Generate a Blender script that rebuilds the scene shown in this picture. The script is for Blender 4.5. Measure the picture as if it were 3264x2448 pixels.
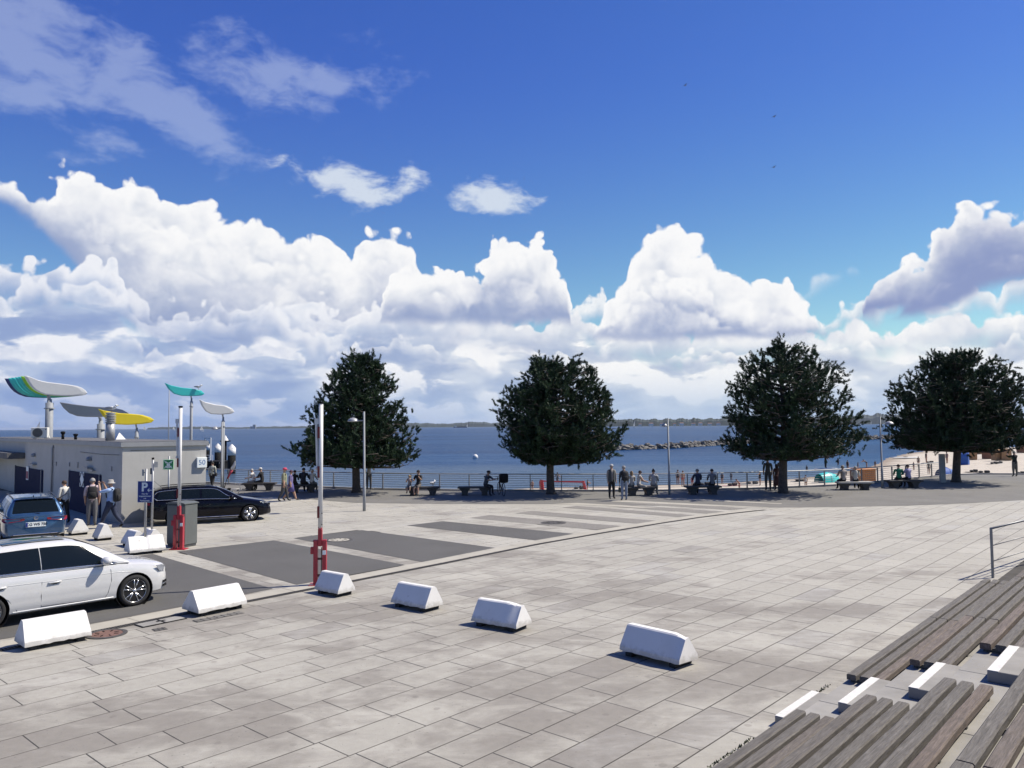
import bpy, bmesh, math, random
from mathutils import Vector, Matrix, Euler, noise as mnoise

# ------------------------------------------------------------------ scene, camera
SC = bpy.context.scene
for o in list(bpy.data.objects): bpy.data.objects.remove(o)
COL = SC.collection
CAM_H = 3.8
FPX = 2500.0                     # focal length in photograph pixels (3264 wide)
PITCH = math.atan((1358 - 1224) / FPX)
ROLL = 0.0075
_F = Vector((0, math.cos(PITCH), math.sin(PITCH)))
_R0 = Vector((1, 0, 0)); _U0 = _R0.cross(_F)
_U = _U0 * math.cos(ROLL) + _R0 * math.sin(ROLL)
_R = _R0 * math.cos(ROLL) - _U0 * math.sin(ROLL)
CAM_P = Vector((0, 0, CAM_H))
cam_d = bpy.data.cameras.new('camera'); cam = bpy.data.objects.new('camera', cam_d); COL.objects.link(cam)
cam_d.sensor_width = 36; cam_d.lens = 36 * FPX / 3264
cam_d.clip_start = 0.05; cam_d.clip_end = 60000
cam.matrix_world = Matrix(((_R.x, _U.x, -_F.x, 0), (_R.y, _U.y, -_F.y, 0), (_R.z, _U.z, -_F.z, CAM_H), (0, 0, 0, 1)))
SC.camera = cam

def ray(px, py):
    return (_F * FPX + _R * (px - 1632) + _U * (1224 - py)).normalized()
def G(px, py, z=0.0):            # survey: where the sight line of a photo point meets height z
    d = ray(px, py); t = (z - CAM_H) / d.z
    return CAM_P + d * t
def A(px, py, Y):                # ... or the distance Y
    d = ray(px, py); return CAM_P + d * (Y / d.y)
def azel(px, py):
    d = ray(px, py); return math.atan2(d.x, d.y), math.asin(d.z)

# ------------------------------------------------------------------ light
SUN_AZ = math.radians(76)        # clockwise from +Y
SUN_EL = math.radians(50)
sun_dir = Vector((math.sin(SUN_AZ) * math.cos(SUN_EL), math.cos(SUN_AZ) * math.cos(SUN_EL), math.sin(SUN_EL)))
sd = bpy.data.lights.new('sun', 'SUN'); sd.energy = 4.9; sd.angle = math.radians(0.53); sd.color = (1.0, 0.925, 0.8)
sun = bpy.data.objects.new('sun', sd); COL.objects.link(sun)
sun.rotation_euler = (-sun_dir).to_track_quat('-Z', 'Y').to_euler()
SC.view_settings.view_transform = 'Standard'; SC.view_settings.look = 'None'
SC.view_settings.exposure = 0.45; SC.view_settings.gamma = 1; SC.view_settings.use_curve_mapping = False

# ------------------------------------------------------------------ node expression helper
class NT:
    def __init__(s, tree): s.t = tree
    def n(s, typ, **kw):
        nd = s.t.nodes.new(typ)
        for k, v in kw.items(): setattr(nd, k, v)
        return nd
    def put(s, sock, v):
        if isinstance(v, S): s.t.links.new(v.k, sock)
        elif v is not None:
            try: sock.default_value = v
            except Exception: sock.default_value = (v[0], v[1], v[2], 1.0) if hasattr(v, '__len__') else v
    def math(s, op, a, b=None, c=None):
        nd = s.n('ShaderNodeMath', operation=op)
        s.put(nd.inputs[0], a)
        if b is not None: s.put(nd.inputs[1], b)
        if c is not None: s.put(nd.inputs[2], c)
        return S(s, nd.outputs[0])
    def vec(s, x, y, z=0.0):
        nd = s.n('ShaderNodeCombineXYZ')
        for i, v in enumerate((x, y, z)): s.put(nd.inputs[i], v)
        return S(s, nd.outputs[0])
    def vmath(s, op, a, b=None):
        nd = s.n('ShaderNodeVectorMath', operation=op)
        s.put(nd.inputs[0], a)
        if b is not None: s.put(nd.inputs[1], b)
        return S(s, nd.outputs['Value' if op in ('LENGTH', 'DOT_PRODUCT', 'DISTANCE') else 'Vector'])
    def sep(s, v):
        nd = s.n('ShaderNodeSeparateXYZ'); s.put(nd.inputs[0], v)
        return [S(s, o) for o in nd.outputs]
    def noise(s, v, scale, detail=4, rough=0.5, lac=2.0, dist=0.0, dim='3D', out=0):
        nd = s.n('ShaderNodeTexNoise', noise_dimensions=dim)
        s.put(nd.inputs['Vector'], v); s.put(nd.inputs['Scale'], scale)
        nd.inputs['Detail'].default_value = detail; nd.inputs['Roughness'].default_value = rough
        nd.inputs['Lacunarity'].default_value = lac; nd.inputs['Distortion'].default_value = dist
        return S(s, nd.outputs[out])
    def vor(s, v, scale, feature='F1', detail=0, rough=0.5, rnd=1.0, dim='2D', out='Distance', smooth=None):
        nd = s.n('ShaderNodeTexVoronoi', voronoi_dimensions=dim, feature=feature)
        s.put(nd.inputs['Vector'], v); s.put(nd.inputs['Scale'], scale)
        if 'Detail' in nd.inputs: nd.inputs['Detail'].default_value = detail; nd.inputs['Roughness'].default_value = rough
        nd.inputs['Randomness'].default_value = rnd
        if smooth is not None: nd.inputs['Smoothness'].default_value = smooth
        return S(s, nd.outputs[out])
    def mr(s, v, a, b, c=0.0, d=1.0, smooth=True):
        nd = s.n('ShaderNodeMapRange', interpolation_type='SMOOTHSTEP' if smooth else 'LINEAR')
        for i, x in enumerate((v, a, b, c, d)): s.put(nd.inputs[i], x)
        return S(s, nd.outputs[0])
    def mix(s, f, a, b, blend='MIX'):
        nd = s.n('ShaderNodeMix', data_type='RGBA', blend_type=blend)
        s.put(nd.inputs[0], f)
        for i, v in ((6, a), (7, b)):
            if isinstance(v, S): s.put(nd.inputs[i], v)
            else: nd.inputs[i].default_value = (v[0], v[1], v[2], 1)
        return S(s, nd.outputs[2])
    def ramp(s, f, stops, interp='LINEAR'):
        nd = s.n('ShaderNodeValToRGB'); s.put(nd.inputs[0], f)
        cr = nd.color_ramp; cr.interpolation = interp
        while len(cr.elements) < len(stops): cr.elements.new(0.5)
        for e, (p, c) in zip(cr.elements, stops):
            e.position = p; e.color = (c[0], c[1], c[2], 1) if hasattr(c, '__len__') else (c, c, c, 1)
        return S(s, nd.outputs[0])
    def curve(s, x, pts):        # x in 0..1, pts list of (x, y) with y in 0..1
        nd = s.n('ShaderNodeFloatCurve'); s.put(nd.inputs['Value'], x)
        c = nd.mapping.curves[0]
        while len(c.points) < len(pts): c.points.new(0.5, 0.5)
        for p, (a, b) in zip(c.points, pts): p.location = (a, b); p.handle_type = 'AUTO_CLAMPED'
        nd.mapping.use_clip = False; nd.mapping.update()
        return S(s, nd.outputs[0])
class S:
    def __init__(s, nt, k): s.nt = nt; s.k = k
    def __add__(s, o): return s.nt.math('ADD', s, o)
    __radd__ = __add__
    def __sub__(s, o): return s.nt.math('SUBTRACT', s, o)
    def __rsub__(s, o): return s.nt.math('SUBTRACT', o, s)
    def __mul__(s, o): return s.nt.math('MULTIPLY', s, o)
    __rmul__ = __mul__
    def __truediv__(s, o): return s.nt.math('DIVIDE', s, o)
    def mn(s, o): return s.nt.math('MINIMUM', s, o)
    def mx(s, o): return s.nt.math('MAXIMUM', s, o)
    def pw(s, o): return s.nt.math('POWER', s, o)
def lin(*c):                     # 8-bit display values -> scene values
    return tuple(((v / 255) / 12.92 if v / 255 <= 0.04045 else ((v / 255 + 0.055) / 1.055) ** 2.4) for v in c)

# ------------------------------------------------------------------ world: daylight sky with cumulus
def build_world():
    w = bpy.data.worlds.new('World'); SC.world = w; w.use_nodes = True
    w.cycles.sampling_method = 'NONE'
    t = w.node_tree; t.nodes.clear(); e = NT(t)
    tc = e.n('ShaderNodeTexCoord'); d = e.vmath('NORMALIZE', S(e, tc.outputs['Generated']))
    x, y, z = e.sep(d)
    az = e.math('ARCTAN2', x, y); el = e.math('ARCSINE', z)
    sky = e.n('ShaderNodeTexSky', sky_type='NISHITA'); sky.sun_disc = False
    sky.sun_elevation = SUN_EL; sky.sun_rotation = SUN_AZ; sky.air_density = 1.0; sky.dust_density = 0.2; sky.ozone_density = 4.0
    EXPO = 2 ** -0.45
    hs = e.n('ShaderNodeHueSaturation'); t.links.new(sky.outputs[0], hs.inputs['Color'])
    hs.inputs['Saturation'].default_value = 1.22; hs.inputs['Value'].default_value = 1.2 * 0.11 / 0.08 * EXPO; hs.inputs['Hue'].default_value = 0.516
    K = 0.08                                   # background strength
    tint = e.mix(e.mr(el, 0.12, 0.46), (0.92, 0.99, 0.9), (0.73, 0.79, 1.06))
    tint = e.mix(e.mr(az, -0.5, 0.5), tint, e.mix(1.0, tint, (1.0, 1.04, 0.9), 'MULTIPLY'))
    col = e.mix(1.0, S(e, hs.outputs[0]), tint, 'MULTIPLY')
    def c8(*c, k=1.0): return tuple(v * EXPO / K * k for v in lin(*c))
    p = e.vec(az, el, 0)
    u = (az + 0.7) / 1.4
    def crv(pts, sc=0.8):                      # photo outline -> elevation over azimuth
        q = []
        for (px, py) in pts:
            a, b = azel(px * 3264 / 2212, py * 3264 / 2212); q.append(((a + 0.7) / 1.4, b / sc))
        return e.curve(u, q) * sc
    # shared billow fields: four shifted copies, so stacked puffs do not repeat
    def madd(a, m, c):
        nd = e.n('ShaderNodeVectorMath', operation='MULTIPLY_ADD')
        e.put(nd.inputs[0], a); nd.inputs[1].default_value = m; e.put(nd.inputs[2], c)
        return S(e, nd.outputs[0])
    wob = e.noise(p, 18, 1, 0.55, out=1, dim='2D')
    pw = madd(wob, (0.02, 0.016, 0.0), p)
    EDG = []; FN = []
    for k, sh in enumerate(((0, 0, 0), (3.71, 1.37, 0), (7.13, 5.21, 0))):
        q = pw if k == 0 else e.vmath('ADD', pw, sh)
        bk = e.vor(q, 21 + 3 * k, 'F1', 2.0, 0.5); fk = e.noise(q, 12 + 2 * k, 7 if k == 0 else 5, 0.6, dim='2D') - 0.5
        EDG.append((0.46 - bk) * 0.036 + fk * 0.038); FN.append(fk)
    fn = FN[0]
    WHITE = c8(250, 250, 251); GREY = c8(152, 167, 203); MID = c8(206, 213, 227)
    def puff(col, top, base, k=0, amp=1.0, s0=0.007, bsoft=0.02, depth=0.06, wh=WHITE, md=MID, gr=GREY, h0=0.0, h1=0.42, opac=1.0, hh=None):
        """one bank of cumulus: bright crown, grey-blue flat foot"""
        dt = top - el + EDG[k].mn(0.011) * amp
        den = e.mr(dt, 0.0, s0) * e.mr(el - base + FN[k] * 0.03, 0.0, bsoft)
        if opac != 1.0: den = den * opac
        c = e.mix(e.mr(dt + EDG[(k + 1) % 3] * 0.8, 0.0, depth), wh, md)
        h = (el - base) / ((top - base).mx(0.03)) if hh is None else hh
        c = e.mix(e.mr(h + FN[(k + 2) % 3] * 0.8, h0, h1), gr, c)
        return e.mix(den, col, c)
    def stack(col, top, base, qs, **kw):
        hgt = top - base
        h = (el - base) / hgt.mx(0.03)
        for i, (q, k) in enumerate(qs):
            tp = top if q == 1.0 else base + hgt * q
            if i: kw = dict(kw, s0=0.014)
            col = puff(col, tp, base, k, hh=h, **kw)
        return col
    # high thin cloud
    st = e.n('ShaderNodeMapping'); st.inputs['Rotation'].default_value = (0, 0, 0.3); st.inputs['Scale'].default_value = (1.0, 2.2, 1)
    e.put(st.inputs[0], pw); w1 = e.noise(S(e, st.outputs[0]), 13, 6, 0.6, dim='2D')
    def wisps(col, blobs, c, k, nz):
        m = None
        for (px, py, rx, ry, rot, a) in blobs:
            ca, ce = azel(px * 3264 / 2212, py * 3264 / 2212)
            mp = e.n('ShaderNodeMapping', vector_type='TEXTURE')
            mp.inputs['Location'].default_value = (ca + 0.011, ce + 0.009, 0); mp.inputs['Rotation'].default_value = (0, 0, rot)
            mp.inputs['Scale'].default_value = (rx / 1694, ry / 1694, 1); e.put(mp.inputs[0], pw)
            v = (1.0 - e.vmath('LENGTH', S(e, mp.outputs[0]))) * a
            m = v if m is None else m.mx(v)
        den = e.mr(m + (w1 - 0.5) * nz + fn * 0.6, 0.0, 0.75) * k
        return e.mix(den, col, c)
    col = wisps(col, [(30, 110, 330, 130, -0.25, 0.95), (330, 205, 250, 90, -0.45, 0.9), (450, 285, 110, 45, -0.5, 0.75), (600, 165, 250, 75, 0.06, 0.75)], c8(190, 203, 233), 0.42, 2.0)
    col = wisps(col, [(750, 395, 130, 42, -0.1, 0.75), (900, 386, 90, 36, 0.0, 0.6), (1060, 425, 140, 42, -0.12, 0.85)], c8(226, 234, 242), 0.8, 2.6)
    # big bank on the left
    topA = crv([(-200, 330), (0, 378), (60, 388), (115, 380), (135, 358), (200, 352), (290, 358), (345, 384), (400, 414), (470, 444), (560, 456), (640, 478), (700, 508), (740, 524), (770, 504), (835, 480), (880, 500), (905, 545), (940, 600), (1000, 640), (1100, 660), (1230, 690), (1330, 760), (1500, 800), (2400, 820)])
    baseA = crv([(-200, 395), (0, 448), (60, 480), (120, 540), (165, 580), (220, 640), (300, 720), (400, 770), (700, 780), (1000, 800), (2400, 880)])
    col = stack(col, topA, baseA, ((1.0, 0), (0.8, 1), (0.6, 2)), depth=0.065, h0=0.0, h1=0.8)
    topC2 = crv([(0, 900), (1690, 820), (1725, 640), (1735, 600), (1760, 572), (1800, 560), (1850, 556), (1866, 580), (1880, 640), (1900, 720), (2300, 850)])
    baseC2 = crv([(0, 640), (1700, 690), (1750, 660), (1860, 605), (2300, 600)])
    col = puff(col, topC2, baseC2, 1, amp=0.6, s0=0.014, bsoft=0.04, opac=0.85, h0=-0.9, h1=-0.2)
    # rows of small far cumulus, lower and lower
    a1 = e.noise(e.vec(az, 0.3, 0), 7, 3, 0.6, dim='2D') - 0.5; a2 = e.noise(e.vec(az, 7.3, 0), 11, 3, 0.6, dim='2D') - 0.5; a3 = e.noise(e.vec(az, 3.9, 0), 9, 3, 0.6, dim='2D') - 0.5
    topE = crv([(-200, 540), (0, 546), (70, 552), (235, 558), (275, 610), (330, 650), (560, 650), (830, 655), (1100, 675), (1215, 668), (1250, 648), (1272, 655), (1300, 690), (1400, 692), (1600, 694), (1780, 682), (1870, 686), (2000, 680), (2140, 655), (2400, 640)])
    sideW = e.mr(az, -0.45, 0.2)
    G1 = e.mix(sideW, c8(146, 166, 208), c8(176, 190, 215)); M1 = e.mix(sideW, c8(188, 202, 227), c8(222, 228, 236)); W1 = e.mix(sideW, c8(238, 240, 247), c8(250, 250, 250))
    kw = dict(gr=G1, md=M1, wh=W1)
    z0 = topE - topE
    col = puff(col, topE, topE - 0.075 + a1 * 0.03, 0, depth=0.04, h0=0.1, h1=0.9, bsoft=0.05, s0=0.006, **kw)
    bx = e.vec(az, el * 2.7, 0)
    bxw = madd(wob, (0.03, 0.05, 0.0), bx)
    h2 = e.noise(bxw, 10, 5, 0.55, dim='2D'); h3 = e.noise(e.vmath('ADD', bxw, (0.012, 0.055, 0)), 10, 3, 0.55, dim='2D')
    v = h2 - 0.5 + EDG[1] * 1.2
    cE = e.mix(e.mr(v, -0.2, 0.1), G1, M1)
    cE = e.mix(e.mr((h2 - h3) * 1.5 + v * 0.9 + sideW * 0.06, 0.03, 0.3), cE, W1)
    col = e.mix(e.mr(topE - el - 0.028 + FN[2] * 0.06, 0.0, 0.03), col, cE)
    for lv, aa, k, am, hg in ((0.152, a2, 1, 0.13, 0.042), (0.1, a3, 2, 0.1, 0.03)):
        tp = aa * am + lv
        col = puff(col, tp, tp - hg - FN[(k + 1) % 3] * 0.05, k, amp=0.7, depth=0.03, h0=-0.1, h1=0.85, bsoft=0.03, s0=0.006, opac=0.85, **kw)
    topB = crv([(0, 900), (1240, 800), (1270, 720), (1298, 670), (1318, 640), (1342, 600), (1358, 560), (1360, 528), (1390, 500), (1440, 480), (1490, 494), (1532, 522), (1556, 572), (1600, 568), (1624, 600), (1690, 586), (1724, 622), (1762, 652), (1782, 690), (1805, 740), (1850, 800), (2300, 850)])
    baseB = crv([(0, 742), (1200, 742), (1400, 740), (1700, 734), (2300, 724)])
    col = stack(col, topB, baseB, ((1.0, 0), (0.66, 2), (0.46, 1)), depth=0.08, h0=0.05, h1=0.5)
    topC = crv([(0, 900), (1830, 790), (1862, 670), (1876, 590), (1905, 566), (1950, 550), (2004, 530), (2018, 480), (2045, 444), (2095, 420), (2150, 414), (2212, 420), (2400, 440)])
    baseC = crv([(0, 700), (1840, 700), (1950, 694), (2040, 680), (2120, 645), (2212, 618), (2400, 600)])
    col = stack(col, topC, baseC, ((1.0, 1), (0.5, 0)), depth=0.035, h0=0.2, h1=0.85, gr=c8(142, 156, 198))
    # front row of cumulus with flat grey feet
    topF = crv([(0, 900), (790, 760), (822, 655), (838, 605), (868, 578), (930, 562), (1000, 568), (1040, 558), (1056, 524), (1085, 502), (1125, 500), (1168, 512), (1200, 546), (1226, 580), (1232, 630), (1244, 700), (1300, 780), (2400, 850)])
    baseF = crv([(0, 668), (2400, 660)])
    col = stack(col, topF, baseF, ((1.0, 2), (0.6, 0)), depth=0.06, h0=0.08, h1=0.75)
    # thin veil of air near the horizon
    hz = e.mr(el, 0.0, 0.085, 1.0, 0.0)
    hcol = e.mix(e.mr(az, -0.6, 0.3), c8(136, 162, 212), c8(176, 198, 226))
    col = e.mix(hz * 0.78, col, hcol)
    bg = e.n('ShaderNodeBackground'); e.put(bg.inputs[0], col); bg.inputs[1].default_value = K
    ow = e.n('ShaderNodeOutputWorld'); t.links.new(bg.outputs[0], ow.inputs[0])
build_world()

# ------------------------------------------------------------------ helpers: meshes, objects, materials
import numpy as np
RND = random.Random(7)
def lerp(a, b, t): return a + (b - a) * t
def obj(name, me, mat=None, parent=None, smooth=False, loc=None, rotz=None):
    o = bpy.data.objects.new(name, me); COL.objects.link(o)
    if mat is not None:
        for m in (mat if isinstance(mat, (list, tuple)) else [mat]): me.materials.append(m)
    if smooth and len(me.polygons): me.polygons.foreach_set('use_smooth', [True] * len(me.polygons))
    if parent is not None: o.parent = parent
    if loc is not None: o.location = loc
    if rotz is not None: o.rotation_euler = (0, 0, rotz)
    return o
def tag(o, label=None, cat=None, group=None, kind=None):
    if label: o['label'] = label
    if cat: o['category'] = cat
    if group: o['group'] = group
    if kind: o['kind'] = kind
    return o
def thing(name, label, cat, loc=(0, 0, 0), rotz=0.0, group=None):
    o = bpy.data.objects.new(name, None); COL.objects.link(o)
    o.location = loc; o.rotation_euler = (0, 0, rotz); o.empty_display_size = 0.2
    return tag(o, label, cat, group)
def copy_tree(o, parent=None):
    c = o.copy(); COL.objects.link(c); c.parent = parent
    for ch in o.children: copy_tree(ch, c)
    return c

class MB:
    """collects shapes into one mesh"""
    def __init__(s): s.v = []; s.f = []; s.m = []; s.cm = 0; s.M = None
    def add(s, vs, fs):
        k = len(s.v)
        s.v += [tuple(s.M @ Vector(p)) for p in vs] if s.M is not None else [tuple(p) for p in vs]
        s.f += [tuple(i + k for i in f) for f in fs]; s.m += [s.cm] * len(fs)
        return s
    def box(s, c, d, rz=0.0, R=None):
        x, y, z = d[0] / 2, d[1] / 2, d[2] / 2
        vs = [Vector(p) for p in ((-x, -y, -z), (x, -y, -z), (x, y, -z), (-x, y, -z), (-x, -y, z), (x, -y, z), (x, y, z), (-x, y, z))]
        if R is None and rz: R = Matrix.Rotation(rz, 3, 'Z')
        if R is not None: vs = [R @ p for p in vs]
        c = Vector(c)
        return s.add([p + c for p in vs], [(0, 3, 2, 1), (4, 5, 6, 7), (0, 1, 5, 4), (1, 2, 6, 5), (2, 3, 7, 6), (3, 0, 4, 7)])
    def bbox(s, c, d, b=0.01, rz=0.0, R=None):      # box with chamfered edges
        x, y, z = d[0] / 2, d[1] / 2, d[2] / 2; vs = []
        for sx in (-1, 1):
            for sy in (-1, 1):
                for sz in (-1, 1):
                    vs += [(sx * (x - b), sy * (y - b), sz * z), (sx * (x - b), sy * y, sz * (z - b)), (sx * x, sy * (y - b), sz * (z - b))]
        if R is None: R = Matrix.Rotation(rz, 3, 'Z')
        c = Vector(c); pts = [R @ Vector(p) + c for p in vs]
        def I(sx, sy, sz, k): return ((sx * 4 + sy * 2 + sz) * 3) + k
        F = []
        for sz in (0, 1): F.append([I(0, 0, sz, 0), I(1, 0, sz, 0), I(1, 1, sz, 0), I(0, 1, sz, 0)])
        for sy in (0, 1): F.append([I(0, sy, 0, 1), I(1, sy, 0, 1), I(1, sy, 1, 1), I(0, sy, 1, 1)])
        for sx in (0, 1): F.append([I(sx, 0, 0, 2), I(sx, 1, 0, 2), I(sx, 1, 1, 2), I(sx, 0, 1, 2)])
        for a in (0, 1):
            for b2 in (0, 1):
                F.append([I(0, a, b2, 0), I(1, a, b2, 0), I(1, a, b2, 1), I(0, a, b2, 1)])
                F.append([I(a, 0, b2, 0), I(a, 1, b2, 0), I(a, 1, b2, 2), I(a, 0, b2, 2)])
                F.append([I(a, b2, 0, 1), I(a, b2, 1, 1), I(a, b2, 1, 2), I(a, b2, 0, 2)])
        for a in (0, 1):
            for b2 in (0, 1):
                for c2 in (0, 1): F.append([I(a, b2, c2, 0), I(a, b2, c2, 1), I(a, b2, c2, 2)])
        return s.add(pts, F)
    def prism(s, poly, z0, z1):                      # poly in xy
        n = len(poly)
        vs = [(p[0], p[1], z0) for p in poly] + [(p[0], p[1], z1) for p in poly]
        fs = [tuple(range(n))[::-1], tuple(range(n, 2 * n))] + [(i, (i + 1) % n, n + (i + 1) % n, n + i) for i in range(n)]
        return s.add(vs, fs)
    def plate(s, poly, d):                           # poly: 3-D outline, thickness vector d
        n = len(poly); d = Vector(d); P = [Vector(p) for p in poly]
        return s.add(P + [p + d for p in P], [tuple(range(n))[::-1], tuple(range(n, 2 * n))] + [(i, (i + 1) % n, n + (i + 1) % n, n + i) for i in range(n)])
    def tube(s, pts, r, n=8, cap=True, sy=1.0):
        P = [Vector(p) for p in pts]; rr = r if hasattr(r, '__len__') else [r] * len(P)
        vs = []; fs = []; up = None
        for i, p in enumerate(P):
            t = (P[min(i + 1, len(P) - 1)] - P[max(i - 1, 0)])
            t = t.normalized() if t.length > 1e-9 else Vector((0, 0, 1))
            if up is None: up = Vector((0, 0, 1)) if abs(t.z) < 0.9 else Vector((1, 0, 0))
            a = t.cross(up).normalized(); b = a.cross(t).normalized(); up = b
            for k in range(n):
                th = 2 * math.pi * k / n
                vs.append(p + a * (math.cos(th) * rr[i]) + b * (math.sin(th) * rr[i] * sy))
        for i in range(len(P) - 1):
            for k in range(n):
                fs.append((i * n + k, i * n + (k + 1) % n, (i + 1) * n + (k + 1) % n, (i + 1) * n + k))
        if cap: fs.append(tuple(range(n))[::-1]); fs.append(tuple(range((len(P) - 1) * n, len(P) * n)))
        return s.add(vs, fs)
    def lathe(s, prof, n=16, c=(0, 0, 0), axis='Z', closed=False):  # prof: (r, h)
        vs = []; fs = []
        for (r, h) in prof:
            for k in range(n):
                th = 2 * math.pi * k / n; x, y = r * math.cos(th), r * math.sin(th)
                p = (x, y, h) if axis == 'Z' else ((h, x, y) if axis == 'X' else (x, h, y))
                vs.append((p[0] + c[0], p[1] + c[1], p[2] + c[2]))
        for i in range(len(prof) - 1):
            for k in range(n): fs.append((i * n + k, i * n + (k + 1) % n, (i + 1) * n + (k + 1) % n, (i + 1) * n + k))
        if closed:
            i, j = len(prof) - 1, 0
            for k in range(n): fs.append((i * n + k, i * n + (k + 1) % n, j * n + (k + 1) % n, j * n + k))
        else: fs.append(tuple(range(n))[::-1]); fs.append(tuple(range((len(prof) - 1) * n, len(prof) * n)))
        return s.add(vs, fs)
    def ball(s, c, r, n=10, m=6, jit=0.0, rnd=None):
        r = r if hasattr(r, '__len__') else (r, r, r); vs = []; fs = []
        for i in range(m + 1):
            ph = math.pi * i / m
            for k in range(n):
                th = 2 * math.pi * k / n; j = 1 + (rnd.uniform(-jit, jit) if rnd else 0)
                vs.append((c[0] + r[0] * math.sin(ph) * math.cos(th) * j, c[1] + r[1] * math.sin(ph) * math.sin(th) * j, c[2] + r[2] * math.cos(ph) * j))
        for i in range(m):
            for k in range(n): fs.append((i * n + k, (i + 1) * n + k, (i + 1) * n + (k + 1) % n, i * n + (k + 1) % n))
        return s.add(vs, fs)
    def mesh(s, name='m'):
        me = bpy.data.meshes.new(name); me.from_pydata(s.v, [], s.f)
        if any(s.m): me.polygons.foreach_set('material_index', s.m)
        me.update(); return me
    def build(s, name, mat, parent=None, smooth=False, loc=None, rotz=None, fix=True):
        me = s.mesh(name)
        if fix:
            bm = bmesh.new(); bm.from_mesh(me); bmesh.ops.recalc_face_normals(bm, faces=bm.faces); bm.to_mesh(me); bm.free()
        return obj(name, me, mat, parent, smooth, loc, rotz)
def sharp(o, ang=35):                                # smooth faces, hard edges kept
    me = o.data; me.polygons.foreach_set('use_smooth', [True] * len(me.polygons))
    bm = bmesh.new(); bm.from_mesh(me); bmesh.ops.remove_doubles(bm, verts=bm.verts, dist=0.0004)
    for ed in bm.edges:
        if len(ed.link_faces) == 2 and ed.calc_face_angle(0) > math.radians(ang): ed.smooth = False
    bm.to_mesh(me); bm.free(); return o
def tex_text(name, body, size, mat, parent, M, depth=0.002, align='CENTER', bold=0.0):
    cu = bpy.data.curves.new(name, 'FONT'); cu.body = body; cu.size = size; cu.extrude = depth; cu.offset = bold
    cu.align_x = align; cu.align_y = 'CENTER'
    o = bpy.data.objects.new(name, cu); COL.objects.link(o)
    dg = bpy.context.evaluated_depsgraph_get(); me = bpy.data.meshes.new_from_object(o.evaluated_get(dg))
    bpy.data.objects.remove(o); me.transform(M)
    return obj(name, me, mat, parent)

# ---- materials
def new_mat(name):
    m = bpy.data.materials.new(name); m.use_nodes = True; t = m.node_tree; t.nodes.clear(); e = NT(t)
    b = e.n('ShaderNodeBsdfPrincipled'); o = e.n('ShaderNodeOutputMaterial'); t.links.new(b.outputs[0], o.inputs[0])
    return m, e, b
def pos(e, rot=0.0, sc=(1, 1, 1)):
    g = e.n('ShaderNodeNewGeometry'); mp = e.n('ShaderNodeMapping')
    mp.inputs['Rotation'].default_value = (0, 0, rot); mp.inputs['Scale'].default_value = sc
    e.t.links.new(g.outputs['Position'], mp.inputs[0]); return S(e, mp.outputs[0])
def opos(e, sc=(1, 1, 1)):
    g = e.n('ShaderNodeTexCoord'); mp = e.n('ShaderNodeMapping'); mp.inputs['Scale'].default_value = sc
    e.t.links.new(g.outputs['Object'], mp.inputs[0]); return S(e, mp.outputs[0])
def bump(e, b, h, strength=0.3, dist=0.01):
    n = e.n('ShaderNodeBump'); n.inputs['Strength'].default_value = strength; n.inputs['Distance'].default_value = dist
    e.put(n.inputs['Height'], h); e.t.links.new(n.outputs[0], b.inputs['Normal'])
def pm(name, c, rough=0.6, metal=0.0, var=0.12, vs=6.0, bs=0.0, bsc=60.0, coat=0.0, obj_space=True, spec=None):
    m, e, b = new_mat(name)
    p = opos(e) if obj_space else pos(e)
    if var > 0:
        n = e.noise(p, vs, 4, 0.6)
        k = e.mr(n, 0.3, 0.7, 1 - var, 1 + var * 0.6, False)
        mx = e.mix(1.0, c, e.vec(k, k, k), 'MULTIPLY'); e.put(b.inputs['Base Color'], mx)
    else: b.inputs['Base Color'].default_value = (*c, 1)
    b.inputs['Roughness'].default_value = rough; b.inputs['Metallic'].default_value = metal
    if coat: b.inputs['Coat Weight'].default_value = coat; b.inputs['Coat Roughness'].default_value = 0.03
    if spec is not None: b.inputs['Specular IOR Level'].default_value = spec
    if bs: bump(e, b, e.noise(p, bsc, 3, 0.6), bs, 0.01)
    return m
UA = math.radians(48.3)                              # paving direction
U2 = Vector((math.cos(UA), math.sin(UA), 0)); V2 = Vector((math.sin(UA), -math.cos(UA), 0))
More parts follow.
